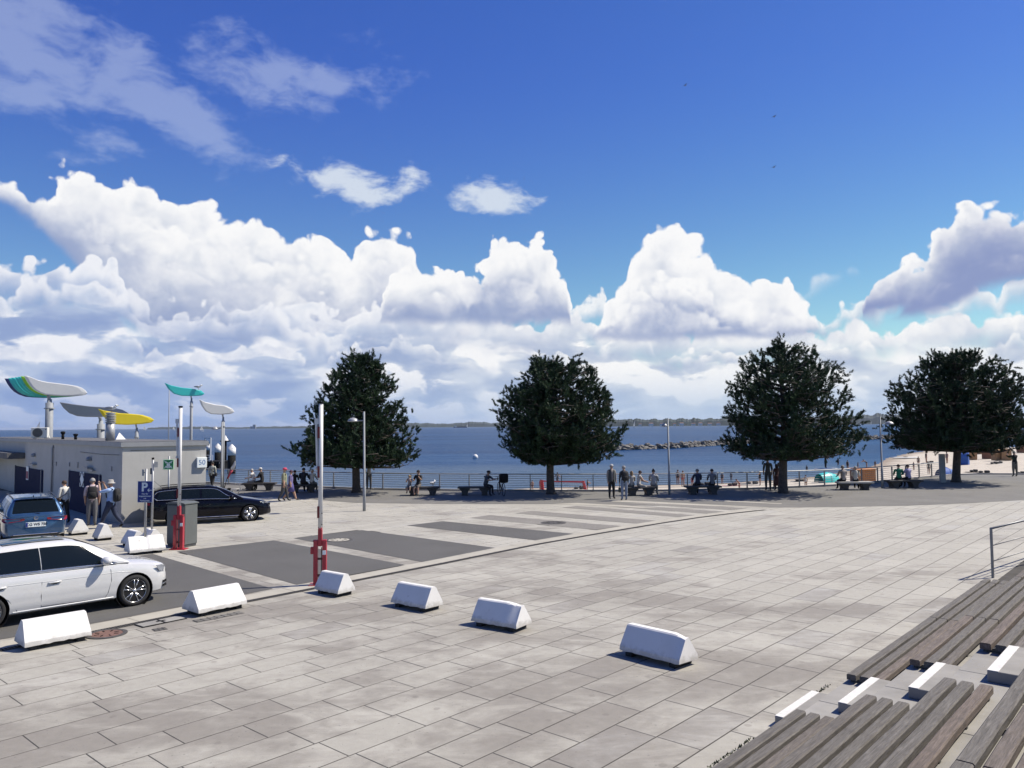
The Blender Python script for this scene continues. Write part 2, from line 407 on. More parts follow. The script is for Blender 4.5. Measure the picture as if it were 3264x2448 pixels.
def m_slab():
    m, e, b = new_mat('paving_concrete')
    oi = e.n('ShaderNodeObjectInfo'); at = e.n('ShaderNodeAttribute', attribute_name='rnd')
    r = e.math('FRACT', S(e, oi.outputs['Random']) + S(e, at.outputs['Fac']))
    p = pos(e); pr = pos(e, -UA, (0.55, 1.0, 1.0))
    blot = e.noise(pr, 0.33, 5, 0.62, dist=0.4); blot2 = e.noise(pr, 1.6, 6, 0.68, dist=0.6); fine = e.noise(p, 60, 3, 0.7); mid = e.noise(p, 7, 4, 0.6)
    x, y, z = e.sep(p)
    near = e.mr(e.vmath('LENGTH', e.vec(x + 3.0, y - 9.0, 0)), 6.0, 24.0, 0.16, -0.03)
    st = e.mr(blot + near + (blot2 - 0.5) * 0.7 + (r - 0.5) * 0.18, 0.46, 0.8)
    c = e.mix(r, (0.345, 0.329, 0.284), (0.412, 0.394, 0.342))
    c = e.mix(e.mr(r, 0.86, 1.0) * 0.55, c, (0.32, 0.315, 0.3))
    c = e.mix(st * 0.85, c, (0.2, 0.183, 0.158))
    c = e.mix(e.mr(blot2, 0.6, 0.8) * 0.25, c, (0.26, 0.235, 0.195))
    k = e.mr(fine + (mid - 0.5) * 0.8, 0.3, 0.75, 0.88, 1.07, False)
    c = e.mix(1.0, c, e.vec(k, k, k), 'MULTIPLY')
    gum = e.vor(p, 2.3, 'F1', dim='2D'); gum2 = e.vor(p, 0.9, 'F1', dim='2D')
    c = e.mix(e.mr(gum, 0.035, 0.02) * 0.5, c, (0.12, 0.11, 0.1)); c = e.mix(e.mr(gum2 + (mid - 0.5) * 0.05, 0.05, 0.03) * 0.35, c, (0.14, 0.125, 0.11))
    e.put(b.inputs['Base Color'], c); b.inputs['Roughness'].default_value = 0.82
    bump(e, b, fine, 0.12, 0.004); return m
def m_asphalt(name, c, speck, scale=130, var=0.15):
    m, e, b = new_mat(name); p = pos(e)
    n = e.noise(p, scale, 2, 0.7); g = e.noise(p, 0.5, 5, 0.6); v = e.vor(p, scale * 0.8, 'F1', dim='3D')
    k = e.mr(g, 0.3, 0.7, 1 - var, 1 + var, False)
    cc = e.mix(1.0, e.mix(e.mr(n, 0.45, 0.75), c, speck), e.vec(k, k, k), 'MULTIPLY')
    e.put(b.inputs['Base Color'], cc); b.inputs['Roughness'].default_value = 0.9
    bump(e, b, v, 0.25, 0.004); return m
def m_wood():
    m, e, b = new_mat('weathered_timber'); oi = e.n('ShaderNodeObjectInfo'); rn = S(e, oi.outputs['Random'])
    o = opos(e, (1.0, 14, 14)); of = e.vec(rn * 37.0, rn * 11.0, rn * 5.0); o = e.vmath('ADD', o, of)
    w = e.noise(o, 2.2, 6, 0.65, dist=1.6); f = e.noise(o, 9, 4, 0.7); sp = e.noise(opos(e), 4.5, 4, 0.6)
    c = e.ramp(w, [(0.25, (0.05, 0.044, 0.038)), (0.5, (0.105, 0.096, 0.085)), (0.75, (0.17, 0.158, 0.142))])
    c = e.mix(e.mr(rn, 0.4, 1.0) * 0.5, c, e.mix(1.0, c, (1.3, 0.98, 0.86), 'MULTIPLY'))
    c = e.mix(e.mr(sp, 0.55, 0.8) * 0.7, c, (0.065, 0.058, 0.053))
    k = e.mr(f, 0.3, 0.7, 0.78, 1.18, False); c = e.mix(1.0, c, e.vec(k, k, k), 'MULTIPLY')
    e.put(b.inputs['Base Color'], c); b.inputs['Roughness'].default_value = 0.8
    bump(e, b, w + f * 0.4, 0.45, 0.006); return m
def m_whiteblock(name='white_painted_concrete', dirt=0.5):
    m, e, b = new_mat(name); p = pos(e)
    a = e.noise(p, 9, 6, 0.7); f = e.noise(p, 45, 4, 0.7); s = e.noise(p, 2.5, 4, 0.6)
    c = e.mix(e.mr(s, 0.35, 0.75) * 0.4, (0.7, 0.69, 0.665), (0.6, 0.585, 0.555))
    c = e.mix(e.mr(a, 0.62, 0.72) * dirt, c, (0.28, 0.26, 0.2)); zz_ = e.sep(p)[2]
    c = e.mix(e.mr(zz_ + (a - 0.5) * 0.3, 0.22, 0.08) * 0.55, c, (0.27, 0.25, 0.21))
    c = e.mix(e.mr(f, 0.7, 0.8) * 0.5 * dirt, c, (0.2, 0.19, 0.17))
    e.put(b.inputs['Base Color'], c); b.inputs['Roughness'].default_value = 0.75
    bump(e, b, f + a, 0.25, 0.006); return m
def m_water():
    m, e, b = new_mat('sea_water'); p = pos(e)
    x, y, z = e.sep(p)
    big = e.noise(e.vec(x * 0.35, y, 0), 0.012, 4, 0.6); sm = e.noise(e.vec(x * 0.3, y, 0), 0.05, 4, 0.6)
    shallow = e.mr(y - x * 0.12 + (sm - 0.5) * 36 + (big - 0.5) * 40, 128, 96)
    deep = e.mix(e.mr(big, 0.35, 0.65), (0.004, 0.03, 0.092), (0.013, 0.058, 0.145))
    c = e.mix(shallow * 0.9, deep, (0.06, 0.098, 0.15))
    e.put(b.inputs['Base Color'], c); b.inputs['Roughness'].default_value = 0.3; b.inputs['IOR'].default_value = 1.33; b.inputs['Specular IOR Level'].default_value = 0.05
    w1 = e.noise(e.vec(x * 0.6, y, 0), 0.55, 4, 0.6); w2 = e.noise(e.vec(x * 0.5, y * 1.1, 0), 2.1, 3, 0.6); w3 = e.noise(e.vec(x * 0.25, y, 0), 0.06, 3, 0.5)
    bump(e, b, w1 * 1.0 + w2 * 0.35 + w3 * 2.2, 1.0, 0.42)
    return m
def m_sand():
    m, e, b = new_mat('beach_sand'); p = pos(e); x, y, z = e.sep(p)
    n = e.noise(p, 0.6, 6, 0.65); f = e.noise(p, 5, 5, 0.7)
    c = e.mix(e.mr(n, 0.3, 0.7), (0.42, 0.37, 0.3), (0.5, 0.45, 0.375))
    c = e.mix(e.mr(z, -1.86, -1.99), c, (0.25, 0.2, 0.15))
    e.put(b.inputs['Base Color'], c); b.inputs['Roughness'].default_value = 0.95
    bump(e, b, f, 0.8, 0.06); return m
def m_needles(name, c0, c1):
    m, e, b = new_mat(name); p = pos(e); at = e.n('ShaderNodeAttribute', attribute_name='rnd')
    n = e.noise(p, 1.6, 3, 0.6)
    c = e.mix(e.mr(n, 0.35, 0.65), c0, c1); k = S(e, at.outputs['Fac']) * 0.7 + 0.65
    c = e.mix(1.0, c, e.vec(k, k, k), 'MULTIPLY')
    e.put(b.inputs['Base Color'], c); b.inputs['Roughness'].default_value = 0.6; b.inputs['Specular IOR Level'].default_value = 0.25
    return m
def m_paint(name, c, flake=0.0, rough=0.22, coat=1.0):
    m, e, b = new_mat(name); b.inputs['Base Color'].default_value = (*c, 1)
    b.inputs['Roughness'].default_value = rough; b.inputs['Metallic'].default_value = flake
    b.inputs['Coat Weight'].default_value = coat; b.inputs['Coat Roughness'].default_value = 0.02; b.inputs['Specular IOR Level'].default_value = 0.5 * coat
    dn = e.noise(opos(e), 3.0, 5, 0.7); r = e.mr(dn, 0.3, 0.8, rough * 0.8, rough * 1.6, False); e.put(b.inputs['Roughness'], r)
    return m
def m_plaster():
    m, e, b = new_mat('grey_plaster'); p = pos(e); x, y, z = e.sep(p)
    n = e.noise(p, 1.0, 4, 0.6); st = e.noise(e.vec(x * 6, y * 6, z * 0.5), 1.3, 4, 0.65); f = e.noise(p, 110, 2, 0.6)
    c = e.mix(e.mr(n, 0.3, 0.7), (0.42, 0.41, 0.38), (0.46, 0.45, 0.42))
    c = e.mix(e.mr(st, 0.56, 0.75) * e.mr(z, 1.2, 3.0, 0.1, 0.45), c, (0.27, 0.26, 0.24))
    c = e.mix(e.mr(z + (n - 0.5) * 0.4, 0.35, 0.05) * 0.5, c, (0.24, 0.225, 0.2))
    e.put(b.inputs['Base Color'], c); b.inputs['Roughness'].default_value = 0.9; bump(e, b, f, 0.1, 0.004); return m
MAT = {}
def mk():
    M = MAT
    M['slab'] = m_slab(); M['joint'] = pm('joint_dirt', (0.06, 0.055, 0.048), 0.95, var=0.3, vs=3, obj_space=False)
    M['asphalt'] = m_asphalt('dark_asphalt', (0.082, 0.08, 0.076), (0.12, 0.117, 0.11), 120, 0.1)
    M['aggregate'] = m_asphalt('exposed_aggregate', (0.17, 0.16, 0.143), (0.31, 0.295, 0.265), 26, 0.08)
    M['promenade'] = m_asphalt('grey_promenade_asphalt', (0.14, 0.135, 0.123), (0.18, 0.174, 0.16), 90, 0.13)
    M['lightband'] = pm('light_concrete_band', (0.38, 0.358, 0.302), 0.85, var=0.12, vs=1.2, bs=0.1, obj_space=False)
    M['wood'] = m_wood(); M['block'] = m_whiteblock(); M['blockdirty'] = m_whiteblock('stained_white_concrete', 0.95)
    M['rubber'] = pm('black_rubber', (0.018, 0.018, 0.019), 0.8, var=0.2)
    M['conc'] = pm('step_concrete', (0.27, 0.26, 0.24), 0.85, var=0.22, vs=1.6, bs=0.15, obj_space=False)
    M['quay'] = pm('quay_concrete', (0.3, 0.29, 0.28), 0.9, var=0.25, vs=0.8, obj_space=False)
    M['nosing'] = pm('white_nosing_paint', (0.64, 0.63, 0.6), 0.7, var=0.16, vs=14, bs=0.15, obj_space=False)
    M['water'] = m_water(); M['sand'] = m_sand()
    M['bark'] = pm('pine_bark', (0.085, 0.07, 0.06), 0.95, var=0.4, vs=9, bs=0.8, bsc=14, obj_space=False)
    M['needle'] = m_needles('pine_needles', (0.018, 0.037, 0.02), (0.038, 0.07, 0.03))
    M['steel'] = pm('galvanised_steel', (0.36, 0.365, 0.37), 0.5, 0.35, var=0.15, vs=5)
    M['railsteel'] = pm('weathered_rail_steel', (0.22, 0.225, 0.23), 0.5, 0.55, var=0.2, vs=5)
    M['darksteel'] = pm('dark_steel', (0.1, 0.1, 0.1), 0.5, 0.5, var=0.2)
    M['lampgrey'] = pm('grey_lamp_paint', (0.27, 0.285, 0.3), 0.6, 0.0, var=0.1, spec=0.3)
    M['plaster'] = m_plaster()
    M['fascia'] = pm('grey_zinc_fascia', (0.3, 0.305, 0.31), 0.5, 0.3, var=0.1)
    M['roof'] = pm('roof_membrane', (0.12, 0.12, 0.125), 0.9, var=0.25, vs=1)
    M['doorblue'] = pm('dark_blue_door_paint', (0.01, 0.015, 0.05), 0.75, var=0.1, spec=0.1)
    M['black'] = pm('matt_black', (0.01, 0.01, 0.011), 0.8, var=0.1, spec=0.15)
    M['white'] = pm('white_paint', (0.66, 0.65, 0.63), 0.5, var=0.06)
    M['offwhite'] = pm('off_white_plastic', (0.66, 0.65, 0.6), 0.5, var=0.08)
    M['red'] = pm('barrier_red_paint', (0.36, 0.012, 0.03), 0.4, var=0.15, coat=0.3)
    M['darkred'] = pm('dark_red_reflector', (0.16, 0.01, 0.014), 0.4, var=0.1)
    M['signblue'] = pm('sign_blue', (0.012, 0.03, 0.2), 0.4, var=0.05)
    M['signgreen'] = pm('sign_green', (0.012, 0.2, 0.06), 0.4, var=0.05)
    M['signwhite'] = pm('sign_white', (0.78, 0.82, 0.8), 0.5, var=0.03)
    M['signpale'] = pm('sign_pale_green', (0.55, 0.85, 0.5), 0.5, var=0.03)
    M['cabinet'] = pm('grey_green_cabinet', (0.115, 0.125, 0.12), 0.55, var=0.1, vs=2)
    M['turq'] = pm('turquoise_paint', (0.035, 0.5, 0.47), 0.4, var=0.04, coat=0.3); M['lime'] = pm('lime_paint', (0.27, 0.56, 0.035), 0.4, var=0.04, coat=0.3)
    M['navy'] = pm('navy_paint_and_shade', (0.012, 0.03, 0.13), 0.4, var=0.05, coat=0.3); M['yellow'] = pm('yellow_paint', (0.72, 0.56, 0.006), 0.4, var=0.04, coat=0.3)
    M['wingwhite'] = pm('white_wing_paint', (0.64, 0.64, 0.62), 0.4, var=0.03, coat=0.3); M['winggrey'] = pm('grey_wing_paint', (0.3, 0.31, 0.34), 0.45, var=0.04)
    M['iron'] = pm('cast_iron', (0.09, 0.085, 0.08), 0.7, 0.3, var=0.3, vs=20, bs=0.6, bsc=60); M['rust'] = pm('rusty_iron', (0.17, 0.095, 0.075), 0.8, 0.1, var=0.35, vs=12, bs=0.5)
    M['glass'] = pm('dark_car_glass', (0.006, 0.009, 0.01), 0.03, var=0.0, spec=0.35)
    M['tyre'] = pm('tyre_rubber', (0.016, 0.016, 0.017), 0.85, var=0.2, vs=20)
    M['alloy'] = pm('polished_alloy', (0.62, 0.62, 0.63), 0.25, 0.85, var=0.03); M['rimdark'] = pm('black_rim', (0.02, 0.02, 0.021), 0.35, 0.3, var=0.05)
    M['chrome'] = pm('chrome', (0.75, 0.75, 0.76), 0.12, 1.0, var=0.0)
    M['tail'] = pm('red_tail_light', (0.22, 0.006, 0.012), 0.15, var=0.05, coat=0.8); M['lampglass'] = pm('headlight_glass', (0.3, 0.32, 0.36), 0.08, 0.3, var=0.3, vs=14, coat=1.0)
    M['carwhite'] = m_paint('white_car_paint', (0.56, 0.56, 0.555)); M['carblue'] = m_paint('blue_car_paint', (0.03, 0.08, 0.17), 0.5, 0.3); M['carblack'] = m_paint('black_car_paint', (0.004, 0.004, 0.008), 0.0, 0.12, 0.25)
    M['plastic'] = pm('black_plastic', (0.02, 0.02, 0.021), 0.6, var=0.1)
    M['stone'] = pm('breakwater_stone', (0.16, 0.152, 0.14), 0.9, var=0.6, vs=0.7, bs=0.5, bsc=3, obj_space=False)
    M['forest'] = pm('far_woodland', (0.035, 0.05, 0.045), 0.95, var=0.4, vs=0.02, obj_space=False); M['field'] = pm('far_fields', (0.11, 0.14, 0.08), 0.95, var=0.3, vs=0.01, obj_space=False)
    M['roofred'] = pm('red_roof_tiles', (0.13, 0.07, 0.055), 0.8, var=0.2)
    M['wicker'] = pm('wicker', (0.36, 0.21, 0.1), 0.8, var=0.3, vs=40); M['wickerdark'] = pm('brown_wicker', (0.2, 0.1, 0.06), 0.8, var=0.3, vs=40)
    M['tentblue'] = pm('blue_fabric', (0.03, 0.1, 0.35), 0.7, var=0.15); M['orange'] = pm('orange_board', (0.42, 0.19, 0.07), 0.7, var=0.15)
    M['grass'] = pm('joint_weed', (0.06, 0.075, 0.03), 0.9, var=0.3)
    M['feather'] = pm('gull_feathers', (0.75, 0.75, 0.74), 0.8, var=0.05); M['feathergrey'] = pm('gull_grey', (0.3, 0.31, 0.33), 0.8, var=0.05)
    M['skin'] = pm('skin', (0.44, 0.27, 0.19), 0.55, var=0.08, vs=10)
mk()
def m_sail():
    m, e, b = new_mat('sail_cloth'); b.inputs['Base Color'].default_value = (0.7, 0.7, 0.68, 1); b.inputs['Roughness'].default_value = 0.8
    tr = e.n('ShaderNodeBsdfTranslucent'); tr.inputs[0].default_value = (0.7, 0.7, 0.68, 1); mx = e.n('ShaderNodeMixShader'); mx.inputs[0].default_value = 0.55
    out = [n for n in e.t.nodes if n.type == 'OUTPUT_MATERIAL'][0]
    e.t.links.new(b.outputs[0], mx.inputs[1]); e.t.links.new(tr.outputs[0], mx.inputs[2]); e.t.links.new(mx.outputs[0], out.inputs[0]); return m
MAT['sail'] = m_sail()

# ------------------------------------------------------------------ the setting: ground, promenade, sea, beach
RAILPX = [(754, 1545), (859, 1548), (1047, 1556), (1193, 1561), (1440, 1564.5), (1621, 1566), (1812, 1567), (2109, 1566), (2307, 1562), (2402, 1560), (2580, 1553), (2661, 1550), (2790, 1539), (2917, 1527), (3031, 1516)]
RAIL = [G(x, y) for x, y in RAILPX]
# promenade edge: just outside the railing, running on to both sides
EDGE = [Vector((-150, 125, 0)), Vector((-60, 78, 0)), Vector((-30, 60.5, 0))] + [p + Vector((0, 0.35, 0)) for p in RAIL] + [G(3120, 1512.5) + Vector((0, 0.3, 0)), G(3264, 1513) + Vector((0, 0.3, 0)), Vector((60, 59, 0)), Vector((160, 50, 0))]
def sheet(name, polys, mat, kind='structure', z=None, parent=None):
    v = []; f = []
    for p in polys:
        k = len(v); v += [(q[0], q[1], q[2] if z is None else z) for q in p]; f.append(tuple(range(k, k + len(p))))
    me = bpy.data.meshes.new(name); me.from_pydata(v, [], f)
    bm = bmesh.new(); bm.from_mesh(me); bmesh.ops.triangulate(bm, faces=bm.faces); bmesh.ops.recalc_face_normals(bm, faces=bm.faces)
    if sum(fc.normal.z for fc in bm.faces) < 0: bmesh.ops.reverse_faces(bm, faces=bm.faces)
    bm.to_mesh(me); bm.free()
    o = obj(name, me, mat, parent)
    if parent is None: tag(o, kind=kind)
    return o
strips = []
for a, b in zip(EDGE[:-1], EDGE[1:]): strips.append([(a.x, -80, 0), (b.x, -80, 0), (b.x, b.y, 0), (a.x, a.y, 0)])
ground = sheet('ground', strips, MAT['joint'], z=-0.0025)
wall_mb = MB()
for a, b in zip(EDGE[:-1], EDGE[1:]): wall_mb.add([(a.x, a.y, -0.016), (b.x, b.y, -0.016), (b.x, b.y, -4), (a.x, a.y, -4)], [(0, 1, 2, 3)])
tag(wall_mb.build('quay_wall', MAT['quay']), kind='structure')
kerb = MB()
for a, b in zip(EDGE[:-1], EDGE[1:]):
    d = (b - a); n = Vector((d.y, -d.x, 0)).normalized(); L = d.length
    if L > 40: continue
    c = (a + b) / 2 + n * 0.12
    kerb.box((c.x, c.y, 0.04), (L, 0.24, 0.1), math.atan2(d.y, d.x))
tag(kerb.build('quay_kerb', MAT['quay']), kind='structure')

# promenade surface
NEARPX = [(-300, 1562), (300, 1567), (600, 1573), (850, 1583), (995, 1592), (1130, 1603), (1400, 1606.5), (1800, 1607), (2100, 1612), (2453, 1618), (2700, 1616), (2893, 1612), (3100, 1603.5), (3264, 1594), (3500, 1578)]
NEAR = [G(x, y) for x, y in NEARPX]
poly = [(p.x, p.y, 0.006) for p in NEAR] + [(70, 40, 0.006), (70, 57.6, 0.006)] + [(p.x, p.y - 0.3, 0.006) for p in EDGE[2:-2][::-1]]
promenade = sheet('promenade', [poly], MAT['promenade'])
BAYS = [([(485, 1766), (870, 1877), (526, 1944), (315, 1984), (0, 2039), (-500, 2135), (-700, 2000), (-330, 1905), (120, 1820)], 'asphalt'),
        ([(564, 1758), (873, 1723), (1291, 1801), (946, 1864)], 'asphalt'), ([(936, 1716), (1153, 1690), (1581, 1747), (1348, 1792)], 'asphalt'),
        ([(1297, 1675), (1411.6, 1661.7), (1829, 1702), (1711, 1723)], 'asphalt'), ([(1497, 1651), (1561, 1642), (1979, 1677.5), (1899, 1689)], 'aggregate'),
        ([(1641, 1636), (1697, 1629), (2105, 1661), (2034.5, 1670)], 'aggregate'), ([(1793, 1617.6), (1840, 1613), (2225.5, 1643.5), (2170, 1649)], 'aggregate'),
        ([(1899, 1610.5), (1952, 1606.8), (2319.6, 1631.7), (2269.6, 1639)], 'aggregate'), ([(2000, 1605), (2050, 1602), (2381, 1620.5), (2328, 1626)], 'aggregate')]
for b, m in BAYS: sheet('asphalt_bay' if m == 'asphalt' else 'aggregate_bay', [[G(x, y) for x, y in b]], MAT[m], z=0.007)
for b in ([(1925, 1597.5), (1975, 1594.5), (2300, 1610.5), (2453, 1618), (2446, 1619), (2280, 1614)], [(2120, 1589.6), (2135, 1588.6), (2330, 1596.5), (2493, 1605.2), (2490, 1607), (2320, 1599)], [(1760, 1606.8), (1840, 1603.4), (1990, 1611.5), (2100, 1618.5), (2040, 1619), (1900, 1611)]):
    sheet('light_paving_stripe', [[G(x, y) for x, y in b]], MAT['lightband'], z=0.0085)
sheet('side_yard', [[(-14.5, 33.5, 0), (-16, 26, 0), (-60, 26, 0), (-70, 70, 0), (-40, 60, 0), (-21, 53, 0), (-16.5, 44, 0)]], MAT['lightband'], z=0.003)
# slot drain along the curve
DRPX = [(-260, 2127), (0, 2074), (293, 2017), (559, 1963), (789, 1918), (1004, 1876), (1125, 1853), (1402, 1798.7), (1711, 1736), (1928, 1698), (2105, 1668.7), (2222, 1651), (2316, 1639), (2446, 1624.6)]
DR = [G(x, y) for x, y in DRPX]
def resample(P, step):
    out = [P[0].copy()]; acc = 0
    for a, b in zip(P[:-1], P[1:]):
        L = (b - a).length; t = step - acc
        while t <= L: out.append(a + (b - a) * (t / L)); t += step
        acc = (acc + L) % step
    return out
DRS = resample(DR, 0.5)
dm = MB(); gm = MB()
for a, b in zip(DRS[:-1], DRS[1:]):
    d = (b - a).normalized(); n = Vector((-d.y, d.x, 0))
    dm.add([a - n * 0.075 + Vector((0, 0, 0.008)), b - n * 0.075 + Vector((0, 0, 0.008)), b + n * 0.075 + Vector((0, 0, 0.008)), a + n * 0.075 + Vector((0, 0, 0.008))], [(0, 1, 2, 3)])
drain = tag(dm.build('slot_drain', MAT['black']), kind='structure')
for a, b in zip(DRS[:60], DRS[1:61]):
    d = (b - a); n = Vector((-d.y, d.x, 0)).normalized(); rz = math.atan2(d.y, d.x)
    for k in range(10):
        c = a + d * ((k + 0.5) / 10); gm.box((c.x, c.y, 0.012), (0.022, 0.13, 0.006), rz)
    for s in (-1, 1): c = (a + b) / 2 + n * 0.07 * s; gm.box((c.x, c.y, 0.012), (0.5, 0.012, 0.008), rz)
tag(gm.build('grate_bars', MAT['iron'], drain), kind='stuff')

# paving slabs: rows along U2, 0.6 m wide
def inpoly(x, y, P):
    c = False; j = len(P) - 1
    for i in range(len(P)):
        if (P[i][1] > y) != (P[j][1] > y) and x < (P[j][0] - P[i][0]) * (y - P[i][1]) / (P[j][1] - P[i][1]) + P[i][0]: c = not c
        j = i
    return c
STAND_V0 = -3.82
def proj(p):
    d = Vector(p) - CAM_P; w = d.dot(_F)
    return (1632 + FPX * d.dot(_R) / w, 1224 - FPX * d.dot(_U) / w) if w > 0.1 else None
NP = [(p.x, p.y) for p in NEAR]
promP = [(p[0], p[1]) for p in poly]
bayP = [[(lambda q: (q.x, q.y))(G(x, y)) for x, y in b] for b, m in BAYS]
def slab_mesh(L, W=0.58, h=0.012, b=0.0012):
    m = MB(); x, y = L / 2, W / 2
    m.add([(-x, -y, -h), (x, -y, -h), (x, y, -h), (-x, y, -h), (-x, -y, -b), (x, -y, -b), (x, y, -b), (-x, y, -b), (-x + b, -y + b, 0), (x - b, -y + b, 0), (x - b, y - b, 0), (-x + b, y - b, 0)],
          [(0, 1, 5, 4), (1, 2, 6, 5), (2, 3, 7, 6), (3, 0, 4, 7), (4, 5, 9, 8), (5, 6, 10, 9), (6, 7, 11, 10), (7, 4, 8, 11), (8, 9, 10, 11)])
    return m
LENS = [0.9, 1.2, 1.2, 1.2, 1.35, 1.5]
slabs = []; rs = random.Random(11); W0 = 0.6
for r in range(-80, 60):
    vv = -4.02 + r * W0 - 0.3
    uu = -30 + rs.uniform(0, 1.2)
    while uu < 75:
        L = rs.choice(LENS); uc = uu + L / 2; uu += L
        c = U2 * uc + V2 * vv
        if c.y < 4 or vv > STAND_V0 - 0.2 and uc < 26: continue
        q = proj((c.x, c.y, 0))
        if q is None or not (-260 < q[0] < 3520 and q[1] < 2640): continue
        if inpoly(c.x, c.y - 1.3, promP) and inpoly(c.x, c.y, promP) or c.y > 52: continue
        if any(inpoly(c.x, c.y, B) and inpoly(*(c + U2 * 0.6).xy, B) and inpoly(*(c - U2 * 0.6).xy, B) for B in bayP): continue
        if c.y > 33 and not any(True for _ in (0,) if c.y < 44): continue
        w = (Vector((c.x, c.y, 0)) - CAM_P).length
        vis = 0 <= q[0] <= 3264 and q[1] <= 2448
        slabs.append((L * (3.8 / w) / w ** 2 * (1 if vis else 0.2), L, c, rs.uniform(-0.0006, 0.0008)))
slabs.sort(key=lambda t: -t[0])
plaza = tag(bpy.data.objects.new('plaza_paving', None), kind='structure'); COL.objects.link(plaza)
sm = {L: slab_mesh(L - 0.015).mesh('paving_slab') for L in set(LENS)}
for me in sm.values(): me.materials.append(MAT['slab'])
for (k, L, c, dz) in slabs[:300]:
    o = bpy.data.objects.new('paving_slab', sm[L]); COL.objects.link(o); o.parent = plaza
    o.location = (c.x, c.y, dz); o.rotation_euler = (0, 0, UA)
fm = MB(); rv = []
for (k, L, c, dz) in slabs[300:]:
    fm.M = Matrix.Translation((c.x, c.y, dz)) @ Matrix.Rotation(UA, 4, 'Z'); s0 = slab_mesh(L - 0.015); n0 = len(fm.v)
    fm.add(s0.v, s0.f); rv += [rs.random()] * (len(fm.v) - n0)
fo = fm.build('paving_slab_field', MAT['slab'], plaza, fix=False); tag(fo, kind='stuff')
at = fo.data.attributes.new('rnd', 'FLOAT', 'POINT'); at.data.foreach_set('value', rv)
# light strips beside the drain and between the bays
def band(name, px, w, mat, z):
    P = [G(x, y) for x, y in px]; m = MB(); P = resample(P, 1.2)
    for a, b in zip(P[:-1], P[1:]):
        d = (b - a).normalized(); n = Vector((-d.y, d.x, 0)); e1 = d * 0.006
        m.add([a + e1 + Vector((0, 0, z)), b - e1 + Vector((0, 0, z)), b - e1 + n * w + Vector((0, 0, z)), a + e1 + n * w + Vector((0, 0, z))], [(0, 1, 2, 3)])
    return tag(m.build(name, mat), kind='structure')
band('drain_kerb_band', DRPX, 0.62, MAT['lightband'], 0.0075)

# weeds in the joints by the stand
gw = MB(); rg = random.Random(3)
for k in range(420):
    uc = rg.uniform(5.5, 12.5); c = U2 * uc + V2 * (-4.32 + rg.gauss(0, 0.012))
    if math.sin(uc * 5.1) + math.sin(uc * 2.3 + 1) < -0.2: continue
    h = rg.uniform(0.01, 0.035); a = rg.uniform(0, 6.28); d = Vector((math.cos(a), math.sin(a), 0)) * 0.012
    gw.add([c + d, c - d, c + Vector((rg.uniform(-0.02, 0.02), rg.uniform(-0.02, 0.02), h))], [(0, 1, 2)])
tag(gw.build('joint_weeds', MAT['grass'], fix=False), 'dry weeds growing in the paving joint before the stand', 'weeds', kind='stuff')

# sea
SEA = -2.0
tag(sheet('sea', [[(-45000, 20, 0), (45000, 20, 0), (45000, 45000, 0), (-45000, 45000, 0)]], MAT['water'], z=SEA), kind='structure')
# beach
WLPX = [(1380, 1569), (1550, 1561), (1800, 1553), (2000, 1548), (2200, 1543), (2400, 1535), (2600, 1520), (2742, 1494), (2791, 1482), (2824, 1462), (2873, 1449), (2934, 1439), (3000, 1432), (3264, 1424), (3700, 1417)]
WL = [G(x, y, SEA) for x, y in WLPX]
LANDP = [(p.x, p.y) for p in WL] + [(WL[-1].x + 150, WL[-1].y), (WL[-1].x + 150, 40), (WL[0].x, 40)]
def wl_dist(x, y):
    best = 1e9
    for a, b in zip(WL[:-1], WL[1:]):
        ax, ay, dx, dy = a.x, a.y, b.x - a.x, b.y - a.y
        t = max(0, min(1, ((x - ax) * dx + (y - ay) * dy) / (dx * dx + dy * dy)))
        best = min(best, math.hypot(x - ax - t * dx, y - ay - t * dy))
    return best if inpoly(x, y, LANDP) else -best
def sand_z(x, y):
    s = wl_dist(x, y)
    z = SEA + 0.034 * s if s > 0 else SEA + 0.06 * s
    return min(z, -0.1) + 0.05 * mnoise.noise(Vector((x * 0.35, y * 0.35, 0)))
def edge_y(x):
    for a, b in zip(EDGE[:-1], EDGE[1:]):
        if a.x <= x <= b.x: return lerp(a.y, b.y, (x - a.x) / (b.x - a.x))
    return 50
xs = [WL[0].x - 25 + i * 1.6 for i in range(130)]; rows = 58
vb = []; fb = []
for i, x in enumerate(xs):
    y0 = edge_y(x) - 0.2
    for j in range(rows):
        t = j / (rows - 1); y = y0 + (t ** 1.8) * 190
        vb.append((x, y, sand_z(x, y)))
for i in range(len(xs) - 1):
    for j in range(rows - 1): fb.append((i * rows + j, (i + 1) * rows + j, (i + 1) * rows + j + 1, i * rows + j + 1))
me = bpy.data.meshes.new('beach'); me.from_pydata(vb, [], fb); tag(obj('beach', me, MAT['sand'], smooth=True), kind='structure')

